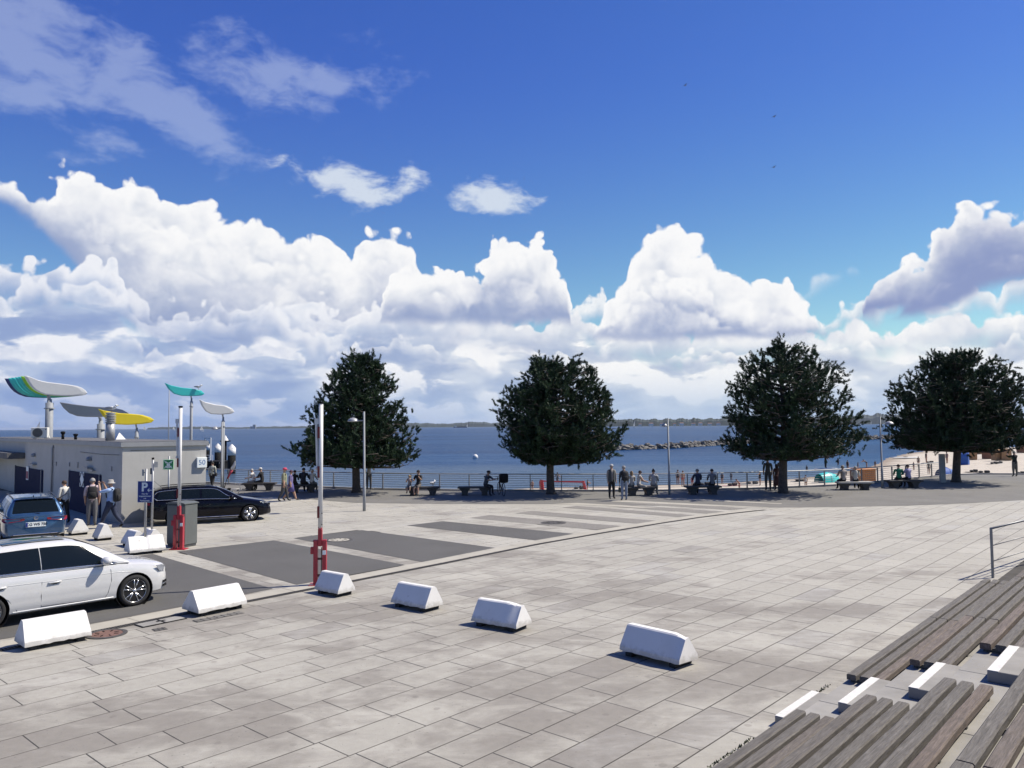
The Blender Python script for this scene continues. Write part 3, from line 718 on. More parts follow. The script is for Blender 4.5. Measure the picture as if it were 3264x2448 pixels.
# far shores
def shore(name, px, dist, mat, seed, depth, tree=True):
    """px: list of (x, top_y, waterline_y); a bank with an uneven wooded top"""
    rr = random.Random(seed); m = MB(); pts = []
    x0, x1 = px[0][0], px[-1][0]; n = max(8, int((x1 - x0) / 2.2)); prev = None; jit = 0.5
    for i in range(n + 1):
        x = lerp(x0, x1, i / n)
        for (a, b) in zip(px[:-1], px[1:]):
            if a[0] <= x <= b[0]: t = (x - a[0]) / max(1e-6, b[0] - a[0]); ty = lerp(a[1], b[1], t); break
        hor = 1358 - (x - 1632) * ROLL
        Y = dist; p = A(x, hor, Y); top = CAM_H + (hor - ty) / FPX * Y
        top = max(top, 2.0); jit = 0.7 * (jit if i else 0.5) + 0.3 * rr.random(); h = top * (0.72 + 0.45 * jit + 0.08 * math.sin(i * 0.31 + seed))
        prof = [(0, SEA - 0.5), (depth * 0.02, SEA + 1.5), (depth * 0.05, h * 0.62), (depth * 0.1 + rr.uniform(0, depth * 0.06), h), (depth * 0.6, h * 0.96 + rr.uniform(-1, 1.5)), (depth, h * 0.5)]
        k = len(m.v); m.v += [(p.x * (1 + dy / Y), Y + dy, z) for dy, z in prof]; c = len(prof)
        if prev is not None:
            for q in range(c - 1): m.f.append((prev + q, k + q, k + q + 1, prev + q + 1)); m.m.append(0)
        prev = k
    return tag(m.build(name, mat, fix=False), kind='structure')
shore('far_shore', [(470, 1364, 0), (500, 1361, 0), (620, 1359, 0), (760, 1361.5, 0), (900, 1358.5, 0), (1040, 1358.5, 0), (1150, 1353, 0), (1290, 1347, 0), (1420, 1350, 0), (1500, 1344, 0), (1600, 1347, 0), (1700, 1346, 0)], 6500, MAT['forest'], 1, 900)
shore('wooded_shore', [(1640, 1352, 0), (1720, 1345, 0), (1900, 1339, 0), (1965, 1336, 0), (2030, 1333, 0), (2100, 1336, 0), (2180, 1332, 0), (2260, 1334, 0), (2330, 1330, 0), (2420, 1331, 0), (2520, 1333, 0), (2640, 1330, 0), (2700, 1331, 0)], 3600, MAT['forest'], 2, 500)
shore('wooded_hills', [(2560, 1345, 0), (2620, 1330, 0), (2690, 1324, 0), (2760, 1319.5, 0), (2860, 1319, 0), (2960, 1322, 0), (3100, 1325, 0), (3264, 1330, 0), (3500, 1332, 0)], 5200, MAT['forest'], 5, 800)

# ------------------------------------------------------------------ stand with timber seats
def build_stand():
    H, BH, D = 0.345, 0.12, 0.79
    st = thing('seating_stand', 'tiered concrete seating stand with weathered timber slats on the right', 'seating stand')
    R = Matrix.Rotation(UA, 3, 'Z')
    def P(u, v, z): return U2 * u + V2 * v + Vector((0, 0, z))
    for k in range(1, 6):
        v0 = STAND_V0 + D * (k - 1); z1 = H * k; u0, u1 = (4.0, 19.6) if k == 1 else (4.0, 32.0)
        # each tier in cast units with open joints
        u = u0
        while u < u1 - 0.3:
            L = min(2.0, u1 - u); m = MB(); dv = D + (0.9 if k == 5 else 0.02)
            m.bbox(P(u + L / 2, v0 + dv / 2, z1 / 2 - 0.05), (L - 0.008, dv, z1 + 0.1), 0.006, R=R); m.build('tier_unit', MAT['conc'], st); u += L
    for k in range(0, 4):                               # steps in the aisle
        v0 = STAND_V0 - 0.46 + D * k; z0 = H * k
        m = MB(); m.bbox(P(10.36, v0 + 0.228, z0 + BH / 2 + 0.001), (1.235, 0.45, BH), 0.006, R=R); s = m.build('aisle_step', MAT['conc'], st)
        m = MB(); m.box(P(10.36, v0 + 0.055, z0 + BH + 0.003), (1.225, 0.105, 0.004), R=R); m.build('white_nosing', MAT['nosing'], s)
    rs = random.Random(5); cache = {}
    def slat(u0, u1, v, z, w=0.12, h=0.075):
        L = u1 - u0; key = (round(L, 2), rs.randrange(3))
        if key not in cache:
            m = MB(); n = max(2, int(L / 0.5)); jr = random.Random(hash(key) & 0xffff)
            b = 0.012; ring = [(-w / 2 + b, h / 2), (w / 2 - b, h / 2), (w / 2, h / 2 - b), (w / 2, -h / 2), (-w / 2, -h / 2), (-w / 2, h / 2 - b)]
            vs = []; fs = []
            for i in range(n + 1):
                x = -L / 2 + L * i / n; jy = jr.uniform(-0.003, 0.003); jz = jr.uniform(-0.002, 0.002)
                if i in (0, n): x += jr.uniform(-0.006, 0.006)
                vs += [(x, y + jy, z_ + jz) for y, z_ in ring]
            for i in range(n):
                for q in range(6): fs.append((i * 6 + q, i * 6 + (q + 1) % 6, (i + 1) * 6 + (q + 1) % 6, (i + 1) * 6 + q))
            fs += [tuple(range(6))[::-1], tuple(range(n * 6, n * 6 + 6))]
            m.add(vs, fs); me = m.mesh('timber_slat')
            bm = bmesh.new(); bm.from_mesh(me); bmesh.ops.recalc_face_normals(bm, faces=bm.faces); bm.to_mesh(me); bm.free()
            me.materials.append(MAT['wood']); cache[key] = me
        o = bpy.data.objects.new('timber_slat', cache[key]); COL.objects.link(o); o.parent = st
        o.location = P((u0 + u1) / 2, v, z); o.rotation_euler = (rs.uniform(-0.012, 0.012), 0, UA + rs.uniform(-0.0012, 0.0012))
        return o
    for k in range(1, 6):
        v0 = STAND_V0 + 0.035 + D * (k - 1); zf = H * k
        spans = [(4.6, 9.2), (10.92, 15.0), (15.02, 18.95), (18.98, 19.42)] if k == 1 else [(4.4, 6.1), (6.12, 9.2), (10.92, 13.9), (13.92, 18.0), (18.02, 22.0), (22.02, 26.0), (26.02, 30.0)]
        for (a, b) in spans:
            for i in range(3): slat(a, b, v0 + 0.06 + i * 0.166, zf + 0.082)
            n = max(2, int((b - a) / 0.9) + 1)
            for q in range(n):
                m = MB(); uu = lerp(a + 0.12, b - 0.12, q / (n - 1)); m.box(P(uu, v0 + 0.23, zf + 0.022), (0.05, 0.42, 0.044), R=R); m.build('slat_bearer', MAT['darksteel'], st)
build_stand()
# hand rail beyond the stand
def hand_rail():
    b = G(3165, 1842); d = Vector((math.cos(math.radians(40)), math.sin(math.radians(40)), 0))
    t = thing('hand_rail', 'grey steel hand rail with two lower bars beyond the seating stand', 'hand rail', b)
    m = MB()
    for i in range(3): p = d * (2.6 * i); m.box(p + Vector((0, 0, 0.6)), (0.05, 0.05, 1.2), math.radians(40)); m.build('post', MAT['railsteel'], t); m = MB()
    for z, r in ((1.2, 0.028), (0.78, 0.013), (0.4, 0.013)):
        m = MB(); m.tube([d * -0.02 + Vector((0, 0, z)), d * 5.3 + Vector((0, 0, z))], r, 8); m.build('top_rail' if z > 1 else 'lower_rail', MAT['railsteel'], t, True)
hand_rail()

# ------------------------------------------------------------------ promenade railing
def promenade_railing():
    P = [Vector((-27, 58.2, 0)), Vector((-22.5, 55.4, 0))] + RAIL
    pts = resample(P, 1.82)
    t = thing('promenade_railing', 'long grey steel railing with horizontal bars along the sea front', 'railing')
    pm_ = MB(); pm_.box((0, 0, 0.43), (0.05, 0.075, 0.86)); pm_.box((0, -0.03, 0.01), (0.14, 0.16, 0.02))
    me = pm_.mesh('post'); me.materials.append(MAT['railsteel'])
    for i, p in enumerate(pts):
        a = pts[max(i - 1, 0)]; b = pts[min(i + 1, len(pts) - 1)]
        o = bpy.data.objects.new('post', me); COL.objects.link(o); o.parent = t; o.location = p + Vector((0, 0, 0.09)); o.rotation_euler = (0, 0, math.atan2(b.y - a.y, b.x - a.x))
    for k in range(7):
        m = MB(); z = 0.17 + k * 0.128
        m.tube([p + Vector((0, 0, z + 0.06)) for p in pts], 0.033 if k == 6 else 0.011, 8)
        m.build('hand_bar' if k == 6 else 'cross_bar', MAT['steel'] if k == 6 else MAT['railsteel'], t, True)
promenade_railing()

# ------------------------------------------------------------------ benches
bench_spots = [(772, 872, 1565, 0.08, 'grey slab bench nearest the red and white beach flag', 0), (921, 1003, 1571, 0.35, 'dark slab bench left of the first pine, three people on it', 0),
               (1295, 1399, 1580, -0.03, 'dark slab bench with a gull on its right end', 0), (1460, 1566, 1580, 0.0, 'dark slab bench beside the parked bicycle', 0), (1998, 2090, 1581, 0.1, 'dark slab bench behind the two standing men', 0),
               (2187, 2301, 1577.5, 0.02, 'dark slab bench between lamp post and third pine', 0), (2675, 2787, 1563, -0.05, 'slab bench with pale weathered top right of the third pine', 1), (2832, 2946, 1557, 0.05, 'dark slab bench left of the fourth pine', 0)]
MAT['bench'] = pm('dark_bench_timber', (0.05, 0.046, 0.043), 0.7, var=0.3, vs=8); MAT['benchpale'] = pm('pale_bench_timber', (0.36, 0.35, 0.33), 0.75, var=0.2, vs=8)
BENCH = []
def bench(i):
    x0, x1, y, rz, lab, pale = bench_spots[i]; a = G(x0, y); b = G(x1, y); c = (a + b) / 2 + Vector((0, 0.3, 0)); L = (b - a).length * 1.02
    t = thing('bench', lab, 'bench', c, rz, 'benches along the promenade'); mt = MAT['benchpale' if pale else 'bench']
    for k in range(4):
        m = MB(); m.bbox((0, -0.27 + 0.18 * k, 0.43), (L, 0.168, 0.1), 0.015); m.build('seat_plank', mt, t)
    for s in (-1, 1):
        m = MB(); prof = [(-0.34, 0.38), (0.34, 0.38), (0.2, 0.24), (0.16, 0.1), (0.2, 0.0), (-0.2, 0.0), (-0.16, 0.1), (-0.2, 0.24)]
        xx = s * L * 0.29; m.plate([(xx + px * 0.9, -0.28, z) for px, z in prof], (0, 0.56, 0)); m.build('foot', MAT['bench'], t)
    BENCH.append((c, rz, L)); return t
for i in range(8): bench(i)

# ------------------------------------------------------------------ lamp posts
def lamp(px, base_y, top_y, head, lab, d=None, r=0.055):
    b = G(px, base_y) if d is None else A(px, base_y, d)
    if d is not None: b.z = 0
    hor = 1358 - (px - 1632) * ROLL; Hh = CAM_H + (hor - top_y) / FPX * b.y
    t = thing('lamp_post', lab, 'lamp post', b, 0, 'lamp posts on the plaza')
    m = MB(); m.tube([(0, 0, 0), (0, 0, 1.1), (0, 0, 1.12), (-0.02, 0, Hh)], [r * 1.25, r * 1.25, r, r * 0.78], 12); m.build('pole', MAT['lampgrey'], t, True)
    zh = Hh - 0.42
    dx = head
    m = MB(); m.tube([(0, 0, zh + 0.02), (dx * 0.45, 0, zh)], 0.025, 8); m.build('arm', MAT['lampgrey'], t, True)
    m = MB(); c = dx * 0.72
    prof = [(0.02, 0.15), (0.12, 0.13), (0.22, 0.08), (0.28, 0.0), (0.285, -0.03), (0.25, -0.035), (0.1, -0.045)]
    m.lathe([(rr * abs(dx) ** 0.5 * 1.05, z) for rr, z in prof], 18, (c, 0, zh)); m.build('lamp_head', MAT['steel'], t, True)
lamp(1161, 1629, 1312, -0.72, 'leaning grey lamp post with dome head before the first pine')
lamp(2134, 1577, 1333, -0.28, 'grey lamp post with dome head right of the two standing men')
lamp(2813, 1556, 1328, 0.72, 'grey lamp post with arm pointing right, left of the fourth pine')
lamp(706, 1562, 1345, -0.62, 'grey lamp post beside the white wing canopy and beach flag')

# ------------------------------------------------------------------ pines
def pine(px, base_y, prof, sc, off, lab, seed, dens=1.0, gap=0.0):
    """prof: (y, xl, xr) outline in a crop of the photo, sc/off crop scale and origin"""
    b = G(px, base_y); Y = b.y; rr = random.Random(seed); nr = np.random.RandomState(seed)
    hor = 1358 - (px - 1632) * ROLL
    def Z(yz): return CAM_H + (hor - (off[1] + yz * sc)) / FPX * Y
    def X(xz): return (off[0] + xz * sc - px) / FPX * Y
    prof2 = sorted([(Z(y), X(a), X(c)) for y, a, c in prof])
    zb, zt = prof2[0][0], prof2[-1][0]
    def env(z):
        for a, c in zip(prof2[:-1], prof2[1:]):
            if a[0] <= z <= c[0]:
                t = (z - a[0]) / max(1e-6, c[0] - a[0]); return lerp(a[1], c[1], t), lerp(a[2], c[2], t)
        return (prof2[0][1], prof2[0][2]) if z < zb else (prof2[-1][1], prof2[-1][2])
    def rad(z, th):
        l, r = env(z); m_ = (r - l) / 2; c = math.cos(th); w = 0.5 + 0.5 * c
        side = lerp(-l, r, w); return max(0.15, side * (0.5 + 0.5 * c * c) + m_ * 0.5 * (1 - c * c))
    t = thing('pine_tree', lab, 'pine tree', b, 0, 'pines along the promenade')
    tr = MB(); r0 = 0.2 * (zt / 7.5)
    axis = lambda z: Vector((0.06 * math.sin(z * 0.9 + seed) + X(off and (prof[0][1] + prof[0][2]) / 2) * (z / zt) ** 1.3, 0.05 * math.cos(z * 0.8), z))
    tr.tube([axis(z) for z in (0, 0.12, 0.4, 1.2, 2.2, zt * 0.4, zt * 0.6, zt * 0.8, zt * 0.97)], [r0 * 1.55, r0 * 1.25, r0 * 1.08, r0, r0 * 0.93, r0 * 0.72, r0 * 0.5, r0 * 0.28, 0.03], 12)
    tr.build('trunk', MAT['bark'], t, True)
    lb = MB(); clumps = []
    nl = int(104 * dens)
    for i in range(nl):
        f = (i + 0.5) / nl; ht = zb + 0.35 + (zt - zb - 0.8) * f ** 1.25; th = i * 2.39996 + rr.uniform(-0.35, 0.35)
        R_ = rad(ht, th) * (rr.uniform(0.88, 1.0) if rr.random() < 0.7 else rr.uniform(0.68, 0.85)); hb = max(zb + 0.2, ht - 0.2 * R_ - 0.15 - rr.uniform(0, 0.3)); p0 = axis(hb)
        p3 = Vector((math.cos(th) * R_, math.sin(th) * R_, ht)); p1 = p0.lerp(p3, 0.4) + Vector((0, 0, -0.03 * R_)); p2 = p0.lerp(p3, 0.75) + Vector((0, 0, -0.05 * R_))
        pts = [p0, p1, p2, p3]; lb.tube(pts, [0.055 + 0.018 * R_, 0.045, 0.03, 0.012], 5)
        n = 3 + int(R_ * 3.2)
        for q in range(n):
            s = 0.3 + 0.7 * (q + 0.5) / n if q < n - 1 else 1.0
            p = p0.lerp(p1, s / 0.4) if s < 0.4 else (p1.lerp(p2, (s - 0.4) / 0.35) if s < 0.75 else p2.lerp(p3, (s - 0.75) / 0.25))
            w = (0.12 + 0.3 * R_ * s) * 0.8; lat = Vector((-math.sin(th), math.cos(th), 0)) * (rr.choice((-1, 0, 1)) * w + rr.uniform(-0.1, 0.1))
            c = p + lat + Vector((0, 0, rr.uniform(-0.08, 0.3))); c.z = max(c.z, zb + 0.3 + rr.uniform(0, 0.4))
            rm = rad(c.z, math.atan2(c.y, c.x)); h_ = math.hypot(c.x, c.y)
            if h_ > rm: c.x *= rm / h_; c.y *= rm / h_
            if rr.random() < gap + 0.12 and s < 0.85: continue
            clumps.append((c, th, rr.uniform(0.26, 0.42))); 
            if lat.length > 0.3: lb.tube([p, c], [0.02, 0.008], 4)
    for k in range(9): clumps.append((axis(zt - 0.12 * k - 0.42) + Vector((rr.uniform(-0.12, 0.12) * k ** 0.5, rr.uniform(-0.1, 0.1) * k ** 0.5, 0)), 0, 0.2 + 0.02 * k))
    lb.build('limbs', MAT['bark'], t, True)
    # needle tufts: flat triangles, in shoots that stand up at the clump
    # each clump is a spray of upright shoots, each shoot a plume of needles
    nc = 5; nn = int(62 * dens)
    C0 = np.repeat(np.array([tuple(c) for c, _, _ in clumps]), nc, 0); TH = np.repeat(np.array([t_ for _, t_, _ in clumps]), nc); CR = np.repeat(np.array([r_ for _, _, r_ in clumps]), nc)
    m_ = len(C0); nrm = lambda x: x / (np.linalg.norm(x, axis=1)[:, None] + 1e-9)
    AX = nrm(np.stack([np.cos(TH) * 0.45, np.sin(TH) * 0.45, np.full(m_, 0.75)], 1) + nr.normal(size=(m_, 3)) * 0.5)
    ST = C0 + nr.normal(size=(m_, 3)) * (CR * 0.4)[:, None]; LN = CR * nr.uniform(0.8, 1.35, m_); SH = nr.uniform(0, 1, m_)
    AX, ST, LN = np.repeat(AX, nn, 0), np.repeat(ST, nn, 0), np.repeat(LN, nn); k_ = len(AX)
    rd = nr.normal(size=(k_, 3)); rd -= AX * np.sum(rd * AX, 1)[:, None]; rd = nrm(rd)
    base = ST + AX * (nr.uniform(0, 1, k_) * LN)[:, None] + rd * (0.03 * nr.uniform(0, 1, k_))[:, None]
    nd = nrm(AX * 0.8 + rd * nr.uniform(0.4, 0.95, k_)[:, None]); sd_ = nrm(np.cross(nd, nr.normal(size=(k_, 3)))) * 0.018
    V = np.stack([base - sd_, base + sd_, base + nd * nr.uniform(0.09, 0.135, k_)[:, None] + sd_ * 0.3], 1).reshape(-1, 3).astype(np.float32)
    Rn = np.repeat(SH, nn * 3).astype(np.float32); n = len(V)
    me = bpy.data.meshes.new('crown'); me.vertices.add(n); me.vertices.foreach_set('co', V.ravel()); me.loops.add(n); me.loops.foreach_set('vertex_index', np.arange(n, dtype=np.int32))
    me.polygons.add(n // 3); me.polygons.foreach_set('loop_start', np.arange(0, n, 3, dtype=np.int32)); me.polygons.foreach_set('loop_total', np.full(n // 3, 3, dtype=np.int32))
    at = me.attributes.new('rnd', 'FLOAT', 'POINT'); at.data.foreach_set('value', Rn); me.update(); me.validate()
    obj('crown', me, MAT['needle'], t)
    return n // 3
T1 = [(115, 790, 812), (180, 715, 890), (250, 665, 970), (340, 580, 1050), (450, 470, 1085), (540, 380, 1120), (600, 420, 1110), (650, 350, 1210), (700, 335, 1225), (800, 320, 1240), (870, 300, 1300), (910, 220, 1310), (970, 115, 1300), (1050, 160, 1290), (1110, 210, 1360), (1170, 290, 1330), (1215, 480, 1220), (1240, 620, 1150)]
T2 = [(155, 640, 720), (200, 600, 840), (300, 470, 1050), (400, 430, 1140), (470, 300, 1150), (540, 200, 1180), (600, 160, 1255), (720, 105, 1260), (800, 120, 1330), (900, 190, 1340), (1000, 235, 1320), (1080, 250, 1240), (1140, 320, 1120), (1185, 470, 960), (1215, 500, 700)]
T3 = [(115, 675, 700), (180, 640, 780), (250, 540, 980), (330, 380, 1060), (400, 350, 1190), (450, 310, 1240), (550, 235, 1280), (650, 270, 1275), (720, 265, 1220), (800, 205, 1340), (880, 205, 1350), (950, 330, 1360), (1040, 120, 1390), (1090, 150, 1380), (1130, 230, 1290), (1175, 350, 1130), (1205, 520, 950)]
T4 = [(90, 770, 890), (150, 590, 1000), (220, 525, 1130), (290, 540, 1270), (370, 420, 1365), (460, 240, 1395), (550, 230, 1440), (650, 225, 1450), (800, 200, 1460), (880, 150, 1470), (960, 210, 1450), (1020, 230, 1430), (1055, 420, 1300), (1085, 620, 1100)]
pine(1133, 1570, T1, 520 / 1540, (880, 1080), 'conical dark pine behind the right-hand barrier boom', 21)
pine(1756, 1575, T2, 500 / 1481, (1540, 1080), 'broad rounded dark pine right of the parked bicycle', 22)
pine(2501, 1572, T3, 540 / 1493, (2250, 1040), 'airy spreading pine with people standing at its trunk', 23, 0.86, 0.1)
pine(3052, 1537, T4, 484 / 1434, (2780, 1080), 'wide dark pine at the right edge beside the grey stele', 24, 1.1)

# ------------------------------------------------------------------ service building on the left
BC = G(386, 1671)                                     # near corner
BA = math.radians(42); E1 = Vector((math.cos(BA), math.sin(BA), 0)); E2 = Vector((-math.sin(BA), math.cos(BA), 0))
BW, BL, BH_ = 3.35, 34.0, 3.08                        # width of lit end, length of shaded side, wall height
def on_wall(px, py, n, off=0.0):                      # photo point -> (along, z) on the wall plane through BC with normal n
    d = ray(px, py); o = BC + n * off; t = (o - CAM_P).dot(n) / d.dot(n); p = CAM_P + d * t; return p
def building():
    t = thing('service_building', 'low flat-roofed grey plaster building at the left edge', 'building', BC, BA)
    # local: x along E1 (lit end), y along E2 (shaded side)
    m = MB(); m.box((BW / 2, BL / 2, BH_ / 2), (BW, BL, BH_)); m.build('wall', MAT['plaster'], t)
    m = MB(); m.box((BW / 2, BL / 2, BH_ + 0.09), (BW + 0.16, BL + 0.16, 0.18)); m.build('fascia', MAT['fascia'], t)
    m = MB(); m.box((BW / 2, BL / 2, BH_ + 0.19), (BW + 0.02, BL + 0.02, 0.02)); r = m.build('roof', MAT['roof'], t)
    nL = -E1                                          # normal of shaded side
    def L(px, py):
        p = on_wall(px, py, nL) - BC; return p.dot(E2), p.z
    def panel(name, px0, py0, px1, py1, dep, mat, par=t, z0=None):
        a, za = L(px0, py0); b, zb = L(px1, py1)
        lo = min(za, zb) if z0 is None else z0
        m = MB(); m.box((-dep / 2, (a + b) / 2, (max(za, zb) + lo) / 2), (dep, abs(a - b), max(za, zb) - lo)); return m.build(name, mat, par)
    # doors
    d1 = panel('door', 224, 1500, 321, 1672, 0.05, MAT['doorblue'], z0=0.02)
    a, z = L(252, 1527); m = MB(); s = 0.33
    for q in ((0.27, 0.05), (-0.27, 0.05)): pass
    a, z = L(266, 1528)
    m = MB(); m.box((-0.055, a, z), (0.012, 0.62, 0.62)); m.build('notice_sheet', MAT['doorblue'], d1)
    m = MB()
    for sy, sz in ((1, 1), (1, -1), (-1, 1), (-1, -1)):
        m.box((-0.066, a + sy * 0.25, z + sz * 0.31), (0.01, 0.2, 0.05)); m.box((-0.066, a + sy * 0.32, z + sz * 0.25), (0.01, 0.05, 0.17))
    m.box((-0.066, a, z), (0.01, 0.46, 0.46), R=Matrix.Rotation(math.pi / 4, 3, 'X')); m.build('diamond_notice', MAT['signwhite'], d1)
    m = MB(); a, z = L(228, 1578); m.tube([(-0.05, a, z), (-0.11, a, z), (-0.11, a - 0.12, z)], 0.014, 6); m.build('handle', MAT['steel'], d1)
    m = MB(); a, z = L(300, 1499); m.box((-0.1, a, z), (0.09, 0.5, 0.07)); m.build('door_closer', MAT['steel'], d1)
    m = MB(); a, z = L(288, 1494); m.box((-0.12, a, z + 0.04), (0.24, 0.9, 0.07)); m.build('door_hood', MAT['fascia'], t)
    d2 = panel('door', 52, 1485, 135, 1650, 0.05, MAT['doorblue'], z0=0.02)
    a, z = L(91, 1508); m = MB(); m.box((-0.06, a, z), (0.012, 0.62, 0.75)); m.build('poster', MAT['signwhite'], d2)
    m = MB(); m.box((-0.068, a, z - 0.1), (0.01, 0.52, 0.42)); m.build('poster_print', pm('red_print', (0.25, 0.03, 0.07), 0.6, var=0.3, vs=9), d2)
    m = MB(); a, z = L(110, 1482); m.box((-0.1, a, z + 0.05), (0.2, 1.1, 0.08)); m.build('door_hood', MAT['fascia'], t)
    panel('recess_shade_panel', -400, 1482, 50, 1650, 0.03, MAT['black'], z0=0.02)  # flat black panel on the solid wall; the recess's shade is its colour
    a, z = L(80, 1465); a2, z2 = L(-300, 1450)
    m = MB(); m.box((-0.45, (a + a2) / 2, 2.3), (0.9, abs(a2 - a), 0.34)); m.build('canopy', MAT['roof'], t)
    m = MB(); a, z = L(12, 1475); m.box((-0.93, a + 0.8, 2.06), (0.05, 2.3, 0.2)); m.build('canopy_sign', MAT['fascia'], t)
    for px, py in ((112, 1450), (290, 1462)):         # half-dome wall lights
        a, z = L(px, py); m = MB(); m.lathe([(0.02, 0.1), (0.1, 0.06), (0.14, -0.02), (0.13, -0.08), (0.05, -0.1)], 12, (-0.08, a, z)); m.build('wall_light', MAT['lampgrey'], t, True)
    for px, py, w, h in ((180, 1478, 0.1, 0.2), (223, 1480, 0.1, 0.2), (249, 1482, 0.14, 0.26), (357, 1494, 0.1, 0.2), (78, 1446, 0.12, 0.14)):
        a, z = L(px, py); m = MB(); m.bbox((-0.025, a, z), (0.05, w, h), 0.01); m.build('wall_vent', MAT['fascia'], t)
    # house number on the lit end (normal -E2)
    p = on_wall(641, 1474, -E2) - BC; x, z = p.dot(E1), p.z
    m = MB(); m.bbox((x, -0.06, z), (0.42, 0.1, 0.44), 0.012); s = m.build('number_sign', MAT['signwhite'], t)
    tex_text('number_text', '50', 0.3, pm('number_blue', (0.1, 0.2, 0.4), 0.5, var=0), s, Matrix.Translation((x, -0.112, z)) @ Matrix.Rotation(math.pi / 2, 4, 'X'))
    # frames, rain pipe, cable
    for (px0, py0, px1) in ((224, 1500, 321), (52, 1485, 135)):
        a, za = L(px0, py0); b, zb = L(px1, py0); lo, hi = min(a, b), max(a, b)
        for y_ in (lo - 0.03, hi + 0.03): m = MB(); m.box((-0.04, y_, za / 2 + 0.02), (0.075, 0.05, za + 0.04)); m.build('door_frame', MAT['fascia'], t)
    a, z = L(170, 1500); m = MB(); m.tube([(-0.07, a, 0.05), (-0.07, a, BH_ - 0.25), (0.0, a, BH_ - 0.1)], 0.045, 8); m.build('rain_pipe', MAT['fascia'], t, True)
    m = MB(); m.tube([(-0.012, 0.4, 2.75), (-0.012, 3.0, 2.72), (-0.012, 6.5, 2.75)], 0.012, 5); m.build('cable', MAT['darksteel'], t)
    m = MB(); m.tube([(0.3, -0.012, BH_ - 0.15), (BW - 0.25, -0.012, BH_ - 0.17)], 0.01, 5); m.build('cable', MAT['darksteel'], t)
    # roof equipment: on top of the roof
    return t
building()
RZ = 3.28                                             # roof height
def on_roof(px, py, z=RZ): return G(px, py, z)
def roof_things():
    c = BC + E2 * 8.0 + E1 * 0.75; 
    q = proj((c.x, c.y, RZ)); 
    # find spot under the photo column
    def spot(px, inset):                              # point on roof, inset from shaded side, under photo column px
        best = None
        for i in range(600):
            s = i * 0.055; p = BC + E2 * s + E1 * inset; qq = proj((p.x, p.y, RZ))
            if best is None or abs(qq[0] - px) < best[0]: best = (abs(qq[0] - px), p)
        return Vector((best[1].x, best[1].y, RZ - 0.02))
    p = spot(128, 0.7)
    t = thing('air_conditioner', 'white air conditioner unit with round grille on the flat roof', 'air conditioner', p, math.radians(14))
    m = MB(); m.bbox((0, 0, 0.36), (0.86, 0.36, 0.6), 0.02); m.build('casing', MAT['offwhite'], t)
    m = MB(); m.lathe([(0.26, 0.0), (0.26, 0.03), (0.06, 0.045), (0.02, 0.045)], 24, (-0.08, -0.215, 0.36), 'Y'); m.build('fan_grille', MAT['darksteel'], t)
    m = MB(); m.box((0.34, -0.184, 0.56), (0.07, 0.01, 0.05)); m.build('badge', MAT['black'], t)
    for s in (-1, 1): m = MB(); m.box((0.28 * s, 0, 0.03), (0.08, 0.36, 0.06)); m.build('foot', MAT['steel'], t)
    m = MB(); m.tube([(0.42, 0, 0.2), (0.5, -0.05, 0.15), (0.52, -0.1, 0.04), (0.6, -0.16, 0.03)], 0.02, 6); m.build('pipe', MAT['offwhite'], t, True)
    p = spot(351, 0.6)
    t = thing('ribbed_vent', 'tall steel flue with ribbed cowl on the flat roof', 'vent', p)
    m = MB(); m.lathe([(0.19, 0), (0.19, 0.82)], 20); m.build('flue', MAT['steel'], t, True)
    for k in range(5): m = MB(); m.lathe([(0.15, 0.82 + 0.075 * k), (0.225, 0.825 + 0.075 * k), (0.225, 0.855 + 0.075 * k), (0.15, 0.88 + 0.075 * k)], 20); m.build('cowl_ring', MAT['steel'], t)
    m = MB(); m.lathe([(0.15, 0.8), (0.15, 1.2), (0.2, 1.22), (0.2, 1.26), (0.02, 1.29)], 20); m.build('cap', MAT['steel'], t)
    gull('white gull standing on the ribbed flue', p + Vector((0.05, 0, 1.275)), 0.0, 'standing gulls')
    for px, h, r, lab in ((200, 0.42, 0.07, 'short black vent pipe beside the air conditioner'), (241, 0.3, 0.07, 'black vent pipe with flared hood left of the ribbed flue')):
        p = spot(px, 0.7); t = thing('vent_pipe', lab, 'vent pipe', p)
        m = MB(); m.lathe([(r, 0), (r, h * 0.7)], 12); m.build('pipe', MAT['black'], t, True)
        m = MB(); m.lathe([(r * 1.05, h * 0.68), (r * 1.6, h * 0.8), (r * 1.6, h), (r * 0.6, h + 0.02)], 12); m.build('hood', MAT['black'], t, True)
    p = spot(380, 1.6); t = thing('roof_light', 'small white pyramid roof light behind the flue', 'roof light', p)
    m = MB(); m.lathe([(0.33, 0), (0.3, 0.06), (0.02, 0.36)], 4); m.build('dome', MAT['white'], t)
    m = MB(); m.lathe([(0.36, 0), (0.36, 0.05)], 4); m.build('frame', MAT['steel'], t)
